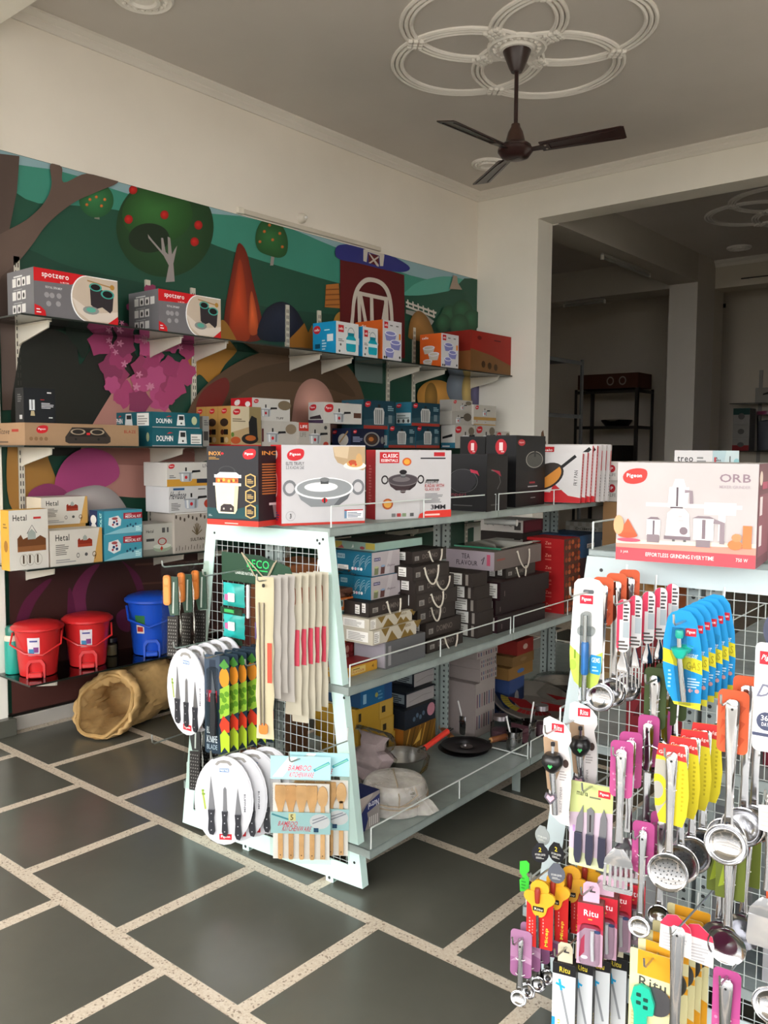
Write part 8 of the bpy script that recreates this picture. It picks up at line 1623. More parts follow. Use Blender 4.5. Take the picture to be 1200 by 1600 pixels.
for key, nm, rz, n, st in (('ovalU', 'upper', 4, 5, (.012, .036, .006)), ('ovalL', 'lower', 36, 4, (.022, .045, .004))):
    x, y, z, W, H = HG[key]
    lf = (lambda nm: lambda i: 'white oval board with three knives on the %s left hook, %s' % (nm, front(5, i)))(nm)
    t = hang('knife_set', lf(0), 'knife set', (x, y+.005, z-.022), rz, '%s oval knife sets' % nm); kboard(t); stack(t, n, st, lf, 3)
# fruit printed knife cards
def kcard(t, first):
    def fn(p):
        p.r(0, 0, 1, 1, '#20303c')
        if first: p.r(0, .6, .62, 1, '#3f4c5c'); p.p([(.15, .62), (.2, .95), (.45, .95), (.5, .62)], '#2a3442'); p.r(.16, .52, .5, .64, '#c42a3c'); p.t('Pigeon', .2, .555, .47, .605, '#fff'); p.t('BLACK', .08, .2, .46, .27, '#cfd6da'); p.t('KNIFE', .08, .11, .5, .18, '#cfd6da'); p.t('BLADE', .08, .04, .5, .09, '#8fa0aa')
        else: p.p([(.1, .1), (.2, .75), (.32, .75), (.4, .1)], '#15181c')
        p.e(.8, .78, .2, .1, '#d98a2a', 12); p.p([(.6, .9), (.8, .97), (1, .9), (.8, .86)], '#4a8a3a'); p.p([(.62, .66), (1, .72), (1, .42), (.62, .36)], '#8fb53a'); dots(p, [(.7, .6), (.8, .56), (.9, .62), (.75, .48), (.9, .5), (.68, .44)], .03, '#5a8a24'); p.p([(.6, .3), (.75, .4), (1, .34), (1, .24), (.7, .22)], '#c93a24'); p.p([(.62, .2), (.8, .26), (1, .2), (1, .02), (.8, .08), (.66, .02)], '#a5bd2f')
    card(t, 'backing_card', rrect(-.05, -.335, .05, .012, .008), '#20303c', fn, y=0)
    m = MB('plastic', '#17181c'); m.prism([(-.02, -.12), (-.004, -.12), (.0, -.2), (-.004, -.27), (-.022, -.27)], -.012, -.001, axis='y'); k = m.build('knife_handle', t); m = MB('satin', '#6a7078'); m.prism([(-.018, -.04), (-.004, -.12), (-.02, -.12)], -.004, -.002, axis='y'); m.build('knife_blade', k)
    m = MB('clear'); m.prism(rrect(-.034, -.29, .006, -.03, .012), -.014, -.0006, axis='y'); m.build('blister', t)
lf = lambda i: 'slim dark knife card with fruit print on the middle hook, %s' % front(6, i)
t = hang('knife_card', 'slim dark knife card with red tag, frontmost on the middle hook', 'knife', (-2.313, 1.862, .775), 18, 'slim knife cards'); kcard(t, True)
t = hang('knife_card', lf(1), 'knife', (-2.305, 1.897, .778), 14, 'slim knife cards'); kcard(t, False)
for i, o in enumerate(stack(t, 5, (.008, .034, .002), lambda i: lf(i+1), 6)): pass
# bamboo tool kits
def bamboo(t):
    W, H = .192, .345
    def hd(p): p.r(0, 0, 1, 1, '#9fc9cf'); p.p([(.03, .1), (.3, .95), (.45, .95), (.2, .1)], '#dfe6e2'); p.t('BAMBOO', .3, .38, .68, .62, '#d05a6a', shear=.3); p.t('KITCHENWARE', .32, .1, .72, .32, '#d05a6a', shear=.3); p.line([(.72, .4), (.98, .75)], .12, '#3f8f9c'); p.line([(.75, .45), (.97, .72)], .06, '#7ab8a0')
    def md(p): p.r(0, 0, 1, 1, '#a5cfd4'); p.line([(.02, .9), (.35, .62)], .08, '#4a8f9c'); p.t('5', .3, .62, .36, .9, '#6a5a2a'); p.r(.3, .6, .42, .95, '#d9d49a'); p.t('5', .33, .64, .38, .9, '#5a4a1a'); p.t('BAMBOO', .13, .36, .45, .58, '#d05a6a', shear=.3); p.t('KITCHENWARE', .2, .12, .68, .36, '#d05a6a', shear=.3); p.e(.82, .6, .17, .35, '#cfd2d8', 16); p.line([(.7, .5), (.95, .8)], .05, '#8a8f9c'); p.line([(.7, .65), (.9, .85)], .05, '#8a8f9c'); p.r(.72, .1, .8, .3, '#2a4a6a')
    card(t, 'header_card', [(-W/2, .018), (W/2, .018), (W/2, -.058), (-W/2, -.058)], '#9fc9cf', hd, y=-.012)
    card(t, 'sheet', [(-W/2+.005, -.075), (W/2-.005, -.075), (W/2-.005, -H+.02), (-W/2+.005, -H+.02)], '#e6e4e2', None, y=0)
    for i in range(5):
        x = -W/2+.03+i*.034; m = MB('wood', ('#d8a872', '#d3a06a', '#dcae7a', '#d9aa74', '#dfb380')[i])
        hw = .017
        top = [(x-hw, -.085), (x-hw*.9, -.08), (x+hw*.9, -.08), (x+hw, -.085), (x+hw, -.125), (x+.008, -.16), (x+.0075, -H+.028), (x+.005, -H+.022), (x-.005, -H+.022), (x-.0075, -H+.028), (x-.008, -.16), (x-hw, -.125)] if i < 4 else ellipse(x, -.115, hw, .034, 14)
        if i == 4: m.prism(top[::-1], -.008, -.002, axis='y'); top = [(x-.006, -.14), (x+.006, -.14), (x+.0075, -H+.025), (x-.0075, -H+.025)]; 
        m.prism(top[::-1] if i < 0 else top, -.008, -.002, axis='y'); w_ = m.build('bamboo_spatula', t)
        m = MB('plastic', '#5a3c22'); m.lathe([(.0022, -.0086), (.0022, -.008)], 6, axis='y', o=(x, 0, -H+.036)); m.build('hang_hole', w_)
    card(t, 'label_band', [(-W/2, -.165), (W/2, -.165), (W/2, -.235), (-W/2, -.235)], '#a5cfd4', md, y=-.013)
    m = MB('film'); m.prism([(-W/2-.002, -.056), (W/2+.002, -.056), (W/2+.002, -H+.012), (-W/2-.002, -H+.012)], -.0155, -.0148, axis='y'); m.build('film_bag', t)
lf = lambda i: 'pack of five bamboo spatulas with pale blue header, %s' % ('frontmost' if i == 0 else 'behind the first')
t = hang('bamboo_tool_kit', lf(0), 'utensil set', (-1.925, 1.885, .505), 37, 'bamboo tool kits'); bamboo(t); stack(t, 2, (.03, .055, .004), lf, 2)

# ---- right rack panel -------------------------------------------------------
YB = {-.95: 2.12}
def yb(x): return 2.135+(x+.772)*.0875
def hk(x, z, yf, **k): hook(G2, x, z, yb(x)-.004, yf-.05, **k)
# gas lighter on a white and lime card
def wl(p):
    p.r(0, 0, 1, 1, '#dededd'); p.p([(0, 0), (1, 0), (1, .34), (.6, .27), (.3, .3), (0, .38)], '#b9cf5a'); p.e(.1, .2, .12, .05, '#a5bd4a', 12); p.r(.28, .76, .68, .84, '#c9283c'); p.t('Pigeon', .34, .78, .62, .82, '#fff'); p.p([(.62, .18), (.66, .14), (.92, .13), (.97, .17), (.97, .3), (.66, .31), (.62, .28)], '#2a93cf'); p.t('GEMS', .68, .24, .93, .285, '#dff'); p.bars(.7, .16, .9, .22, 2, '#9fd0ea'); p.bars(.14, .26, .22, .42, 1, '#7a9a2a')
def lighter_geo(t, W, H, col, z0=-.055):
    m = MB('plastic', col); m.lathe([(.0075, z0-.065), (.0095, z0-.07), (.0095, z0-.14), (.008, z0-.145)], 12, o=(-.002, -.011, 0)); l = m.build('lighter_grip', t)
    m = MB('steel', '#bfc3c6'); m.lathe([(.006, z0), (.006, z0-.065)], 10, o=(-.002, -.011, 0)); m.lathe([(.0065, z0-.14), (.0065, z0-.205), (.0058, z0-.21)], 10, o=(-.002, -.011, 0)); m.build('lighter_tube', l)
    m = MB('clear'); m.prism(rrect(-.022, z0-.05, .02, z0-.028, .009), -.013, -.001, axis='y'); m.prism(rrect(-.013, z0-.215, .01, z0+.008, .008), -.02, -.001, axis='y'); m.build('blister', t)
t = hang('gas_lighter_card', 'blue gas lighter on white and lime card, upper left of right rack', 'lighter', (-.952, 1.90, 1.155), 14)
out = [(-.034, .02), (-.026, .03), (.0, .036), (.026, .03), (.036, .018), (.038, -.15), (.036, -.19), (.028, -.222), (.012, -.236), (-.014, -.236), (-.03, -.222), (-.04, -.19), (-.042, -.15)]
card(t, 'backing_card', out, '#dededd', wl, y=0); lighter_geo(t, .09, .27, '#2a6fb5'); hk(-.952, 1.155, 1.86)
m = MB('plastic', '#55585c'); m.prism(rrect(-.012, -.004, .014, .006, .004), -.0008, -.0003, axis='y'); m.build('hang_slot', t)
# ladles behind it with orange cards
orc = lambda p: (p.r(0, 0, 1, 1, '#c95a38'), [p.p([(.1+.3*(i % 3), .1+.25*(i//3)), (.3+.3*(i % 3), .25+.25*(i//3)), (.15+.3*(i % 3), .28+.25*(i//3))], '#b34a2c') for i in range(9)])
def ladle(t, L, r, cw=0, chh=0, cc='#c95a38', fn=None, d=.022, tz=(-.05, -.085), w0=.0125):
    if cw: backcard(t, cw, chh, cc, fn)
    handle(t, L, w0); bowl(t, -L-r*.9, r, d)
    if cw: ties(t, tz)
lf = lambda i: 'steel ladle on orange card behind the white gas lighter card, %s' % front(3, i)
t = hang('ladle', lf(0), 'ladle', (-.945, 1.965, 1.155), 20, 'orange-card ladles behind the lighter'); ladle(t, .235, .034, .05, .12, '#c95a38', orc); stack(t, 3, (.014, .045, .006), lf, 6)
# forks in red and white sleeves
def fork(t):
    m = MB('steel', '#bdbdc0'); strip(m, [(-.06, .006, -.004, .002), (-.12, .0045, -.006, .002), (-.15, .012, -.002, .002), (-.165, .0135, -.004, .0018)]); 
    for x in (-.0115, -.004, .004, .0115): m.prism([(x-.0024, -.163), (x+.0024, -.163), (x*1.08+.0012, -.213), (x*1.08-.0012, -.213)], -.006, -.004, axis='y')
    m.build('fork_head', t)
    def fs(p): p.r(0, 0, 1, 1, '#d2d0d0'); p.r(0, .62, .45, 1, '#d23a58'); p.r(0, .0, .2, .62, '#d23a58'); p.bars(.5, .6, .95, .95, 5, '#4a4446'); p.r(.48, .28, .95, .58, '#aab4ba'); p.bars(.1, .05, .95, .25, 3, '#55504e')
    card(t, 'sleeve', rrect(-.015, -.115, .015, .014, .014), '#d2d0d0', fs, y=-.008, th=.006)
lf = lambda i: 'steel fork in a red and white sleeve, %s of the row' % front(5, i)
t = hang('fork', lf(0), 'fork', (-.885, 1.955, 1.125), 24, 'sleeved forks'); fork(t); stack(t, 5, (.018, .03, .008), lf, 8); hk(-.875, 1.135, 1.93)
# blue gas lighter cards
def bl(p):
    p.r(0, 0, 1, 1, '#1f8fce'); p.p([(0, 0), (.1, -.0), (1, 0), (1, .07), (.3, .06), (.15, .08)], '#d9d23a'); p.p([(0, .46), (1, .36), (1, .5), (0, .6)], '#d9cf2f'); p.t('GAS', .6, .4, .94, .48, '#a5981f'); p.t('master', .58, .52, .88, .57, '#cfe8f5'); p.r(.55, .74, .82, .82, '#c9283c'); p.t('Pigeon', .59, .76, .79, .8, '#fff'); p.bars(.64, .22, .96, .33, 4, '#bfe0f2'); dots(p, [(.72, .19), (.88, .19)], .022, '#d9a0a0'); p.bars(.15, .2, .24, .4, 5, '#8fc8e8')
def blc(t):
    out = [(-.036, .012), (-.028, .024), (-.01, .032), (.012, .03), (.026, .012), (.038, -.05), (.042, -.11), (.04, -.19), (-.016, -.183), (-.034, -.15), (-.043, -.1), (-.044, -.04)]
    card(t, 'backing_card', out, '#1f8fce', bl, y=0)
    m = MB('plastic', '#22b5a0'); m.lathe([(.008, -.012), (.009, -.016), (.009, -.026), (.007, -.03)], 12, o=(-.008, -.01, 0)); m.build('lighter_button', t); m = MB('plastic', '#22b5a0'); m.lathe([(.012, -.05), (.02, -.053), (.015, -.066), (.009, -.075)], 14, o=(-.006, -.01, 0)); g_ = m.build('lighter_grip', t)
    m = MB('steel', '#c3c6c8'); m.tube([(-.008, -.01, -.03), (-.007, -.01, -.05)], .006, 8); m.tube([(-.006, -.01, -.075), (.006, -.01, -.172)], .0068, 10); m.build('lighter_tube', g_)
    m = MB('clear'); m.prism([(-.022, -.005), (.008, -.005), (.01, -.045), (.024, -.05), (.02, -.08), (.022, -.178), (-.004, -.178), (-.018, -.08), (-.026, -.06)], -.019, -.001, axis='y'); m.build('blister', t)
lf = lambda i: 'gas lighter on blue card with yellow stripe, %s' % front(6, i)
t = hang('gas_lighter_card', lf(0), 'lighter', (-.71, 1.885, 1.112), 12, 'blue gas lighter cards'); blc(t); hk(-.708, 1.12, 1.87)
o = stack(t, 6, (.007, .022, .005), lf, 4)
# olive card ladles
ol = lambda p: p.r(0, 0, 1, 1, '#3c4a2a')
lf = lambda i: 'steel ladle on dark olive card below the forks, %s' % front(3, i)
t = hang('ladle', lf(0), 'ladle', (-.815, 1.99, .945), 10, 'olive-card ladles'); ladle(t, .16, .032, .052, .15, '#3c4a2a', ol, tz=(-.045, -.075)); stack(t, 3, (.012, .035, .004), lf, 6); hk(-.81, .95, 1.97)
# bottle openers on white shaped cards
def ck(p):
    p.r(0, 0, 1, 1, '#d9d3d2'); p.p([(0, .35), (.0, .8), (.5, .82), (.6, .5), (.35, .3)], '#a58a70'); p.e(.5, .9, .6, .12, '#e4e4e6', 18); p.r(.3, .86, .72, .94, '#cf2a38'); p.t('Ritu', .38, .875, .64, .925, '#fff'); p.e(.8, .58, .1, .04, '#4a3a36', 10); p.t('BULLET OPENER', .62, .12, .7, .36, '#8a8482', rot=1); p.r(.06, .04, .24, .14, '#c9303a'); p.bars(.6, .42, .85, .52, 4, '#a8a2a0')
def opener(t):
    out = [(-.034, .026), (-.02, .034), (.018, .02), (.034, -.002), (.036, -.022), (.028, -.04), (.036, -.08), (.038, -.14), (.034, -.2), (.036, -.24), (.014, -.236), (-.014, -.214), (-.018, -.15), (-.03, -.08), (-.026, -.04), (-.036, -.005)]
    card(t, 'backing_card', out, '#d9d3d2', ck, y=0)
    m = MB('plastic', '#141416'); m.at((-.006, -.018, -.078)); m.lathe([(0, .026), (.018, .024), (.026, .014), (.027, 0), (.018, -.016), (.008, -.024), (0, -.026)], 18); m.lathe([(0, .055), (.0055, .053), (.0055, .044)], 10); b = m.build('opener_head', t)
    m = MB('plastic', '#3fae5c'); m.at((-.006, -.0455, -.078)); m.prism([(0, -.006), (.006, .001), (.003, .005), (0, .002), (-.003, .005), (-.006, .001)], -.001, .0, axis='y'); m.build('heart_mark', b)
    m = MB('steel', '#b5b7ba'); m.tube([(-.006, -.018, -.052), (-.006, -.018, -.03)], .004, 8); m.tube([(-.006, -.014, -.1), (.002, -.012, -.21)], .0075, 10); m.tube([(-.012, -.014, -.1), (-.006, -.012, -.15)], .004, 6); m.build('shaft', b)
    m = MB('plastic', '#55505a'); m.at((-.008, -.02, -.165)); m.prism([(0, -.018), (.016, 0), (.012, .012), (0, .006), (-.012, .012), (-.016, 0)], -.004, .003, axis='y'); m.prism([(0, -.011), (.010, 0), (.007, .007), (0, .003), (-.007, .007), (-.010, 0)], -.005, -.004, '#d9a8b8', axis='y'); m.build('heart_charm', t)
t = hang('bottle_opener_card', 'black bottle opener on a white shaped card, frontmost at left edge', 'opener', (-1.022, 1.89, .80), 16, 'bottle opener cards'); opener(t); hk(-1.022, .805, 1.88)
dup(t, (-1.0, 1.985, .822), radians(26), 'black bottle opener on brown and white card behind the first opener')
# paring knife set
def mar(p):
    p.r(0, 0, 1, 1, '#c9b5c4'); p.p([(0, .62), (1, .7), (1, 1), (0, 1)], '#c4cc8a'); p.p([(0, 0), (1, 0), (1, .1), (0, .2)], '#ccd0a8'); p.r(.66, .86, .94, .94, '#d8323e'); p.t('Pigeon', .7, .88, .9, .92, '#fff'); p.t('maria', .16, .84, .42, .9, '#3a3a30'); p.bars(.46, .83, .86, .87, 1, '#77785f'); p.bars(.08, .4, .16, .55, 1, '#b58ac0')
t = hang('paring_knife_set', 'three dark-handled paring knives on a lime and pink card', 'knife set', (-.945, 1.93, .66), 10)
card(t, 'backing_card', rrect(-.054, -.205, .054, .012, .005), '#c9b5c4', mar, y=0)
for i, x in enumerate((-.029, .0, .031)):
    m = MB('satin', '#8d8d92'); m.prism([[(-.029+.010, -.045), (-.029+.011, -.09), (-.019, -.115), (-.037, -.115), (-.034, -.08)], [(x-.009, -.055), (x, -.047), (x+.009, -.055), (x+.008, -.118), (x-.008, -.118)], [(x+.002, -.045), (x+.010, -.07), (x+.010, -.118), (x-.009, -.118), (x-.006, -.07)]][i], -.005, -.0025, axis='y'); k = m.build('knife', t)
    m = MB('plastic', '#2c2c40'); m.prism([(x-.009, -.116), (x+.009, -.116), (x+.010, -.14), (x+.009, -.175), (x+.005, -.193), (x-.005, -.193), (x-.010, -.175), (x-.0095, -.14)], -.011, -.002, axis='y'); m.build('knife_handle', k)
    if i == 1: m = MB('print', '#3a3436'); m.prism(rrect(-.002, -.11, .002, -.066, .0015), -.0056, -.005, axis='y'); m.build('slit', k)
hk(-.945, .665, 1.93)
# slotted turners on magenta cards
def turner(t, L=.27, W=.046, c=True, slots=True):
    if c: backcard(t, .052, .135, '#a8487f', mag)
    handle(t, L-.06, .0125, .008)
    m = MB('steel', '#d0d0d2'); z0 = -L+.045; z1 = -L+.02; z2 = -L-.06; w1 = W*.8
    strip(m, [(z0-.0, .011, -.006, .003), (z0-.012, w1*.55, -.006, .002), (z1-.004, w1*.85, -.005, .001), (z1-.02, W*.5*1.5, -.004, .0008)])
    if slots:
        for i in range(6):
            a = -W*.75+i*(W*1.5-.006)/5; m.prism([(a*.94, z1-.018), (a*.94+.0055, z1-.018), (a+.0065, z2+.008), (a-.0005, z2+.008)], -.005, -.0035, axis='y')
        m.prism([(-W*.76, z2+.009), (W*.76, z2+.009), (W*.74, z2), (W*.68, z2-.003), (-W*.68, z2-.003), (-W*.74, z2)], -.005, -.0035, axis='y')
    else: m.prism([(-W*.72, z1-.018), (W*.72, z1-.018), (W*.78, z2+.008), (W*.7, z2-.002), (-W*.7, z2-.002), (-W*.78, z2+.008)], -.005, -.0035, axis='y')
    m.build('slotted_blade' if slots else 'blade', t)
    if c: ties(t, (-.05,))
t = hang('slotted_turner', 'steel slotted turner on a magenta card, hanging in front of the paring knives', 'turner', (-.835, 1.855, .795), 14, 'magenta-card turners'); turner(t); hk(-.835, .80, 1.86)
dup(t, (-.833, 1.90, .805), radians(20), 'steel slotted turner on magenta card, second from the front')
t = hang('ladle', 'steel ladle on magenta card behind the slotted turners', 'ladle', (-.822, 1.975, .83), 14, 'magenta-card ladles'); ladle(t, .24, .03, .05, .13, '#8f3668', mag); dup(t, (-.81, 2.02, .835), radians(18), 'steel ladle on magenta card, rearmost behind the slotted turners')
# skimmers on yellow and red cards
def sk(p):
    p.r(0, 0, 1, 1, '#d9c92f'); p.p([(.0, .4), (.0, .8), (.3, .8), (.42, .6), (.38, .3), (.1, .1)], '#a8a49a'); p.e(.1, .42, .32, .2, '#d9c92f', 18); p.e(.1, .42, .18, .11, '#a5a29a', 14); p.p([(0, .86), (1, .8), (.96, 1), (.1, 1)], '#d23a3a'); p.t('Good edge', .12, .865, .88, .92, '#f5d8d0'); p.bars(.78, .2, .86, .75, 10, '#b5a520')
def skim(t):
    out = [(-.03, .026), (.026, .026), (.034, -.03), (.038, -.085), (.034, -.135), (.026, -.16), (-.024, -.155), (-.034, -.12), (-.038, -.06), (-.036, -.015)]
    card(t, 'backing_card', out, '#d9c92f', sk, y=.002)
    handle(t, .225, .0125, .0075); b = bowl(t, -.225-.038, .042, .010, 'skimmer_disc')
    m = MB('plastic', '#1e1d1d')
    for i in range(4):
        n = (1, 6, 12, 17)[i]
        for j in range(n):
            a = 2*pi*j/n+.3*i; q = .0095*i; m.lathe([(.0016, -.0062-.00001*i-(.0012 if i == 3 else 0)), (.0016, -.004)], 6, axis='y', o=(q*cos(a), 0, -.263+q*sin(a)))
    m.build('holes', b)['kind'] = 'stuff'
    ties(t, (-.03, -.075))
lf = lambda i: 'perforated steel skimmer on yellow card with red top, %s' % front(4, i)
t = hang('skimmer', lf(0), 'skimmer', (-.718, 1.86, .815), 14, 'yellow-card skimmers'); skim(t); stack(t, 4, (.010, .042, .008), lf, 5); hk(-.715, .825, 1.86)
# big ladles on orange cards
lf = lambda i: 'large steel ladle on bright orange card near right edge, %s' % front(2, i)
t = hang('ladle', lf(0), 'ladle', (-.580, 1.83, .968), 8, 'bright orange card ladles'); ladle(t, .255, .041, .062, .135, '#d9623c', orc, d=.026, w0=.0145); hk(-.592, .972, 1.84)
dup(t, (-.572, 1.90, .985), radians(14), lf(1)); 
t = hang('ladle', 'plain steel ladle without card behind the bright orange ones', 'ladle', (-.60, 1.90, .955), 4, 'plain ladles'); ladle(t, .26, .04)
dup(t, (-.565, 1.95, .98), radians(10), 'plain steel ladle without card, rearmost by the right edge')
# white card at the right edge
def dr(p): p.r(0, 0, 1, 1, '#d9dade'); p.r(.1, .8, .6, .92, '#c9303c'); p.t('Pigeon', .15, .83, .5, .89, '#fff', shear=.3); p.e(.55, .68, .2, .03, '#3a3f5a', 12); p.t('Drin', .12, .5, .8, .62, '#77788a', shear=.4); p.bars(.1, .42, .8, .47, 2, '#b5b6c0'); p.e(.3, .28, .22, .085, '#4a4f66', 18); p.t('365', .18, .285, .42, .335, '#eee'); p.t('DAYS', .2, .235, .4, .27, '#eee'); p.r(0, .14, 1, .17, '#4a4f66'); p.bars(.2, .05, .8, .1, 2, '#b5b6c0')
t = hang('strainer_card', 'white card with 365 DAYS mark cut by the right edge', 'card', (-.482, 1.78, 1.10), 6)
card(t, 'backing_card', rrect(-.042, -.20, .042, .02, .012), '#d9dade', dr, y=0); m = MB('plastic', '#3d4258'); m.prism(ellipse(0, .045, .03, .04)[::-1], .004, .012, axis='y'); m.build('handle_loop', t); hk(-.482, 1.105, 1.78)
# solid spoons on olive cards
def spoon(t, L=.21):
    backcard(t, .062, .115, '#6a6f2f', lambda p: (p.r(0, 0, 1, 1, '#5f6a2c'), p.p([(.1, .2), (.3, .8), (.4, .3)], '#8a9a2f')), z0=.012, r=.004)
    handle(t, L-.07, .014, .008)
    m = MB('steel', '#bdbdc0'); m.lathe([(.041, -.010), (.040, -.0095), (.034, -.004), (.02, 0), (0, .002), (0, .0035), (.02, .0015), (.035, -.003), (.041, -.0092), (.041, -.010)], 28, axis='y', o=(0, -.006, -L+.03), sx=1.0); m.build('spoon_bowl', t); ties(t, (-.035, -.065))
lf = lambda i: 'round solid steel serving spoon on olive card, %s' % front(3, i)
t = hang('serving_spoon', lf(0), 'spoon', (-.603, 1.925, .60), 10, 'olive-card serving spoons'); spoon(t, .235); hk(-.603, .605, 1.93)
dup(t, (-.632, 1.955, .595), radians(18), lf(1)); dup(t, (-.59, 1.99, .61), radians(4), lf(2))
# small ladles on magenta cards
t = hang('small_ladle', 'small steel ladle on magenta card, in front of its twin', 'ladle', (-.79, 1.885, .605), 12, 'small magenta-card ladles'); ladle(t, .195, .024, .05, .125, '#b24f83', mag, d=.014, w0=.0095, tz=(-.05, -.095)); hk(-.79, .61, 1.88)
dup(t, (-.775, 1.955, .61), radians(20), 'small steel ladle on magenta card, behind its twin')
# big plain ladle, tag, wood-look spoon
t = hang('large_ladle', 'big steel ladle with broad plain handle hanging low', 'ladle', (-.682, 1.835, .435), 6); handle(t, .27, .0165, .011); bowl(t, -.27-.045, .05, .03); hk(-.682, .44, 1.84)
t = hang('price_tag', 'white tag with red top half hidden behind the big plain ladle handle', 'tag', (-.70, 1.87, .425), 12, 'red and white tags')
card(t, 'tag_card', [(-.034, .0), (-.02, .02), (.0, .024), (.03, .0), (.034, -.02), (.034, -.072), (-.036, -.06)], '#dedcdc', lambda p: (p.r(0, 0, 1, 1, '#dedcdc'), p.p([(0, .7), (1, .62), (1, 1), (0, 1)], '#d23a55'), p.bars(.1, .1, .9, .55, 6, '#bdbbbd')), y=0)
dup(t, (-.66, 1.90, .405), radians(14), 'white tag with red top, right of the big plain ladle handle')
# pizza cutter on cream and orange card
def pz(p): p.r(0, 0, 1, 1, '#d8d0a0'); p.r(.18, .62, 1, 1, '#d99a2a'); p.r(0, .7, 1, .8, '#d6cfa4'); p.t('Ritu', .22, .70, .84, .79, '#4a4a46'); p.r(.3, .55, 1, .6, '#d99a2a'); p.p([(.6, .0), (1, .0), (1, .25), (.6, .3)], '#d99a2a'); p.t('PIZZA CUTTER', .06, .1, .13, .5, '#b5ac7a', rot=1)
def pizza(t):
    card(t, 'backing_card', rrect(-.05, -.27, .05, .025, .006), '#d8d0a0', pz, y=0)
    m = MB('satin', '#77767a'); m.lathe([(.034, -.006), (.034, -.004)], 26, axis='y', o=(.014, 0, -.085)); w_ = m.build('cutter_wheel', t)
    m = MB('plastic', '#1fae90'); m.prism([(-.036, -.06), (-.02, -.05), (0, -.055), (.012, -.09), (.01, -.115), (-.004, -.12), (-.006, -.25), (-.03, -.25), (-.034, -.12), (-.042, -.09)], -.016, -.007, axis='y'); g_ = m.build('grip', t)
    m = MB('plastic', '#123f36'); [m.prism(rrect(x-.005, z-.004, x+.006, z+.005, .002), -.0166, -.016, axis='y') for x, z in ((-.024, -.075), (-.008, -.083), (-.024, -.094), (-.008, -.101))]; m.build('grip_holes', g_)['kind'] = 'stuff'
lf = lambda i: 'pizza cutter with turquoise grip on a cream and orange card, %s' % front(6, i)
t = hang('pizza_cutter_card', lf(0), 'pizza cutter', (-.748, 1.855, .322), 8, 'pizza cutter cards'); pizza(t); stack(t, 6, (.006, .028, .012), lf, 4); hk(-.745, .335, 1.855)
# magenta card low right, and the cut-off goods at the right border
t = hang('small_ladle', 'steel spoon on magenta card low at the right, beside the slotted upright', 'ladle', (-.58, 1.855, .345), 6); ladle(t, .22, .03, .058, .19, '#b24f83', mag, tz=(-.04, -.08), w0=.0145); hk(-.58, .36, 1.86)
t = hang('flat_turner', 'plain steel turner without slots at the right edge', 'turner', (-.487, 1.80, .80), 6); turner(t, .25, .05, False, False); hk(-.487, .81, 1.80)
t = hang('ladle', 'steel ladle on orange card low at the right edge', 'ladle', (-.475, 1.83, .60), 6); ladle(t, .20, .038, .05, .12, '#d9623c', orc); hk(-.475, .61, 1.83)
t = hang('price_tag', 'small plain white tag at the right edge above the plain turner', 'tag', (-.488, 1.79, .785), 6); card(t, 'tag_card', [(-.02, .005), (.02, .012), (.02, -.05), (-.018, -.045)], '#e0dedd', lambda p: (p.r(0, 0, 1, 1, '#e0dedd'), p.bars(.15, .2, .9, .8, 4, '#b5b2b0')), y=-.012)
# boxed kitchen lighters and red boxes
def hbox(t, W, D, H, base, fn, side, tab, fnS=None):
    m = MB('print', base); m.at((0, D/2, -H-.035)); m.box(-W/2, -D/2, 0, W/2, D/2, H, side, ch=.001); b = m.build('carton', t, smooth=False)
    p = P(W, H); fn(p); mm = MB('print'); mm.at((0, D/2, -H-.035)); p.emit(mm, 'F', W, D); mm.build('front_print', b, smooth=False)
    if fnS: p = P(D, H); fnS(p); mm = MB('print'); mm.at((0, D/2, -H-.035)); p.emit(mm, 'R', W, D); mm.build('side_print', b, smooth=False)
    m = MB('print', tab); m.prism([(-W*.32, -.036), (-W*.32, .008), (-W*.2, .016), (W*.2, .016), (W*.32, .004), (W*.32, -.036)], D*.3, D*.3+.001, axis='y'); tb = m.build('hang_tab', t, smooth=False)
    m = MB('plastic', '#3a3436'); m.prism([(-.004, .004), (.002, .004), (.002, -.006), (.01, -.006), (.01, -.01), (-.004, -.01)], D*.3-.0005, D*.3, axis='y'); m.build('hang_slot', tb)
def rt(p): p.r(0, 0, 1, 1, '#b8405a'); p.p([(0, .62), (.4, .68), (1, .6), (1, 1), (0, 1)], '#c22a38'); p.p([(0, 0), (1, 0), (1, .52), (.7, .6), (.3, .6), (0, .48)], '#c9a0b5'); p.t('Ritu', .25, .8, .8, .9, '#f5e6e8'); p.bars(.42, .74, .66, .78, 1, '#d9a04a'); p.e(.78, .56, .14, .03, '#4a5a8a', 10); p.p([(.1, .1), (.3, .2), (.3, .5), (.15, .4)], '#b8405a'); p.e(.3, .12, .14, .03, '#e8e0e4', 10)
def rts(p): p.r(0, 0, 1, 1, '#6a4a40'); p.bars(.2, .1, .8, .8, 12, '#8a6a5a')
lf = lambda i: 'red hanging box with a white peeler inside its window, %s' % front(4, i)
t = hang('peeler_box', lf(0), 'box', (-.918, 1.885, .425), 20, 'red hanging boxes'); hbox(t, .062, .034, .155, '#b8405a', rt, '#7a4a44', '#c9a5b8', rts)
m = MB('plastic', '#d9d5da'); m.tube([(.006, -.004, -.10), (.006, -.006, -.13), (.008, -.004, -.175)], .0045, 8); m.build('peeler', t); m = MB('clear'); m.prism(rrect(-.024, -.185, .026, -.085, .012), -.012, -.001, axis='y'); m.build('window', t)
stack(t, 4, (.016, .045, .004), lf, 4); hk(-.918, .43, 1.885)
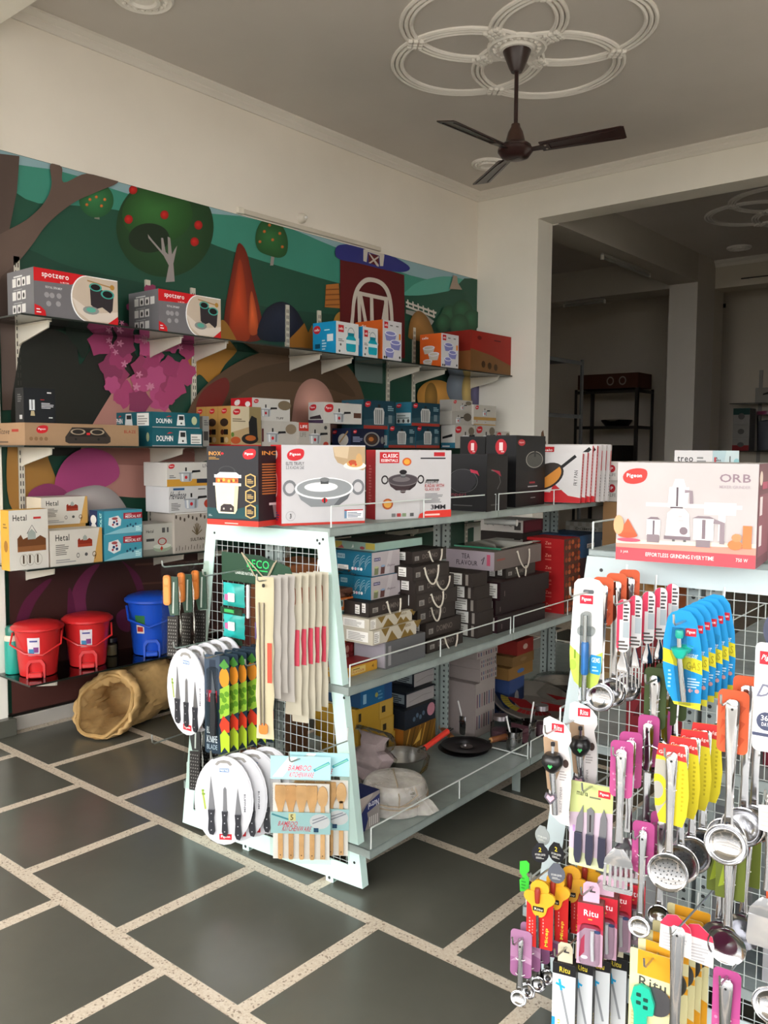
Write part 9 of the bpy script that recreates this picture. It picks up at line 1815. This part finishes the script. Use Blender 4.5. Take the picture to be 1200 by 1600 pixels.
def rb(p): p.r(0, 0, 1, 1, '#cfd2d4'); p.r(0, .86, 1, 1, '#1f1e20'); p.t('Ritu', .3, .89, .75, .96, '#d9c23a'); p.line([(.35, .72), (.75, .22)], .028, '#8d9094'); p.line([(.15, .74), (.55, .70)], .03, '#2a9fd0'); p.line([(.3, .8), (.4, .66)], .03, '#2a9fd0'); p.e(.12, .6, .06, .03, '#e0d9c8', 10); p.r(0, 0, .14, .3, '#2a8fc0'); p.t('Ritu', .2, .05, .36, .28, '#d9c23a', rot=1)
def rbs(p): p.r(0, 0, 1, 1, '#232122'); p.r(.2, .55, .8, .75, '#4a4846'); p.bars(.25, .1, .75, .45, 6, '#55524c'); p.t('RITU', .3, .15, .6, .35, '#b5a03a', rot=1)
lf = lambda i: 'black and silver boxed kitchen lighter hanging low, %s' % front(4, i)
t = hang('lighter_box', lf(0), 'box', (-.985, 1.885, .245), 16, 'black boxed kitchen lighters'); hbox(t, .058, .028, .205, '#cfd2d4', rb, '#232122', '#c9bfa5', rbs); stack(t, 4, (.026, .042, -.004), lf, 4); hk(-.985, .25, 1.885)
# lighters on red cards with yellow flower blisters
def mc(p): p.r(0, 0, 1, 1, '#c42a28'); p.t('Micep', .7, .06, .86, .42, '#d9c23a', rot=1); p.bars(.1, .1, .16, .6, 8, '#e0a09a'); p.bars(.22, .2, .26, .55, 6, '#e0a09a'); p.bars(.62, .3, .66, .62, 5, '#e0a09a')
def flower(t):
    card(t, 'backing_card', rrect(-.034, -.175, .034, -.04, .004), '#c42a28', mc, y=0)
    m = MB('plastic', '#d9a02a'); fl = [(.03*1.0*(1+.28*cos(3*a))*cos(a+pi/6), -.05+.031*(1+.28*cos(3*a))*sin(a+pi/6)) for a in [2*pi*k/36 for k in range(36)]]
    m.prism([(x*1.15, z*1.0) for x, z in fl][::-1], -.008, -.001, axis='y'); m.prism(ellipse(0, -.015, .024, .022)[::-1], -.006, .0, axis='y'); f_ = m.build('flower_blister', t)
    m = MB('print', '#1c1a18'); m.prism(rrect(-.016, -.074, .012, -.062, .001), -.0088, -.008, axis='y'); m.build('name_plate', f_, smooth=False); p = P(.026, .008); p.t('Ritu', .1, .1, .9, .9, '#e8e2c8'); mm = MB('print'); p.panel(mm, -.0089, -.0145, -.072); mm.build('name_print', f_, smooth=False)
    m = MB('plastic', '#8f2a1c'); m.lathe([(.006, -.012), (.008, -.02), (.006, -.05)], 10, o=(-.004, -.012, 0)); k = m.build('lighter_cap', t)
    m = MB('steel', '#77787c'); m.tube([(-.004, -.006, -.085), (-.002, -.006, -.17)], .0045, 8); m.build('lighter_tube', k)
lf = lambda i: 'lighter on red card with yellow flower-shaped blister, %s' % front(4, i)
t = hang('flower_lighter_card', lf(0), 'lighter', (-1.052, 1.875, .405), 16, 'red and yellow lighter cards'); flower(t); stack(t, 4, (.02, .045, .008), lf, 10); hk(-1.05, .425, 1.875)
for i, (x, y, z, c, rz, lb) in enumerate(((-1.085, 1.93, .462, '#26262a', 30, 'black round tag left of the flower lighter cards'), (-1.045, 1.945, .470, '#1e1e20', 5, 'black round tag above the flower lighter cards'), (-1.02, 1.90, .440, '#5a5d66', 20, 'slate grey round tag over the front flower lighter card'),
        (-1.0, 1.97, .478, '#232326', 25, 'black round tag at the right of the flower lighters'), (-1.03, 2.02, .515, '#7a7f84', 10, 'pale grey round tag topmost above the flower lighters'), (-1.10, 1.97, .49, '#8f9492', 0, 'translucent grey round tag at the far left of the flower lighters'))):
    t = hang('round_tag', lb, 'tag', (x, y, z), rz, 'round lighter tags')
    card(t, 'disc', [(-.008, .016), (.008, .016)]+[(.022*cos(radians(a)), -.012+.024*sin(radians(a))) for a in range(60, -240, -20)], c, (lambda i: lambda p: (p.t('2', .4, .55, .56, .78, '#d9c23a') if i in (0, 1, 4) else None, p.t('KITCHEN LIGHTER', .2, .36, .8, .46, '#d0d0cc'), p.bars(.25, .2, .75, .32, 2, '#b5b5b0')))(i), y=-.004)
t = hang('green_clip_card', 'small bright green clip card left of the flower lighter cards', 'card', (-1.11, 1.90, .43), 10)
card(t, 'clip', [(-.014, .0), (.004, .006), (.012, .0), (.012, -.02), (.004, -.03), (.012, -.04), (.012, -.075), (-.012, -.08), (-.014, -.05), (-.006, -.04), (-.014, -.03)], '#3fb83a', lambda p: (p.bars(.2, .1, .7, .5, 4, '#2a8a2a')), y=-.006)
# purple measuring spoons
lf = lambda i: 'small steel measuring spoon on purple card hanging lowest, %s' % front(4, i)
t = hang('measuring_spoon', lf(0), 'spoon', (-1.093, 1.855, .24), 16, 'purple-card measuring spoons')
ladle(t, .125, .020, .056, .125, '#8f5a80', lambda p: (p.r(0, 0, 1, 1, '#8d5a80'), p.r(0, .4, 1, 1, '#9c6f8f'), p.p([(0, .3), (.5, .5), (1, .42), (1, .3), (.5, .36)], '#a8809c')), d=.012, w0=.0075, tz=(-.045, -.085)); stack(t, 4, (.006, .036, .004), lf, 8); hk(-1.09, .25, 1.86)
# loose white goods seen through the grid on the right rack's shelves
def sbox(name, label, x, y, z, sx, sy, sz, c, R=None, F=None, rz=2): return cbox(label, name, label, 'box', c, F, R, dims=(x, y, z, sx, sy, sz, rz))
sbox('spice_box', 'dark red box seen through the grid at the top of the right rack', -.90, 2.36, .702, .2, .25, .32, '#7a2028', None, lambda p: (p.p([(.1, .2), (.5, .8), (.9, .3)], '#5a141a'), p.bars(.2, .75, .8, .9, 1, '#c98a80')))
sbox('spice_box', 'maroon box seen through the grid at the upper right of the right rack', -.53, 2.40, .702, .22, .3, .36, '#6a1f2c', None, lambda p: (p.bars(.1, .7, .9, .9, 2, '#a5707a'), p.e(.5, .4, .3, .2, '#551520', 12)))
sbox('storage_box', 'blue box behind the grid low in the right rack', -.50, 2.36, .168, .22, .3, .30, '#22407a', None, lambda p: (p.r(0, 0, 1, .3, '#a8a8ac'), p.e(.6, .6, .2, .2, '#35599a', 14)))
sbox('storage_box', 'pale grey box behind the grid low in the right rack', -.86, 2.40, .168, .26, .3, .28, '#8d8f92', None, lambda p: (p.r(.1, .1, .9, .6, '#a5a7aa'), p.bars(.2, .7, .8, .85, 2, '#5f6266')))
t = thing('snack_packets', 'amber snack packets piled behind the grid of the right rack', 'packets', (-.88, 2.34, .99)); t.location.z = 1.023
for i in range(4):
    m = MB('plastic', ('#a5702a', '#8a4a24', '#b58a3a', '#6a4a2a')[i]); m.at((-.06+.04*i, .02*i-.04, .0)); pillow(m, .08, .10, .035, top=.102, wob=.1, seed=i); m.build('packet', t)
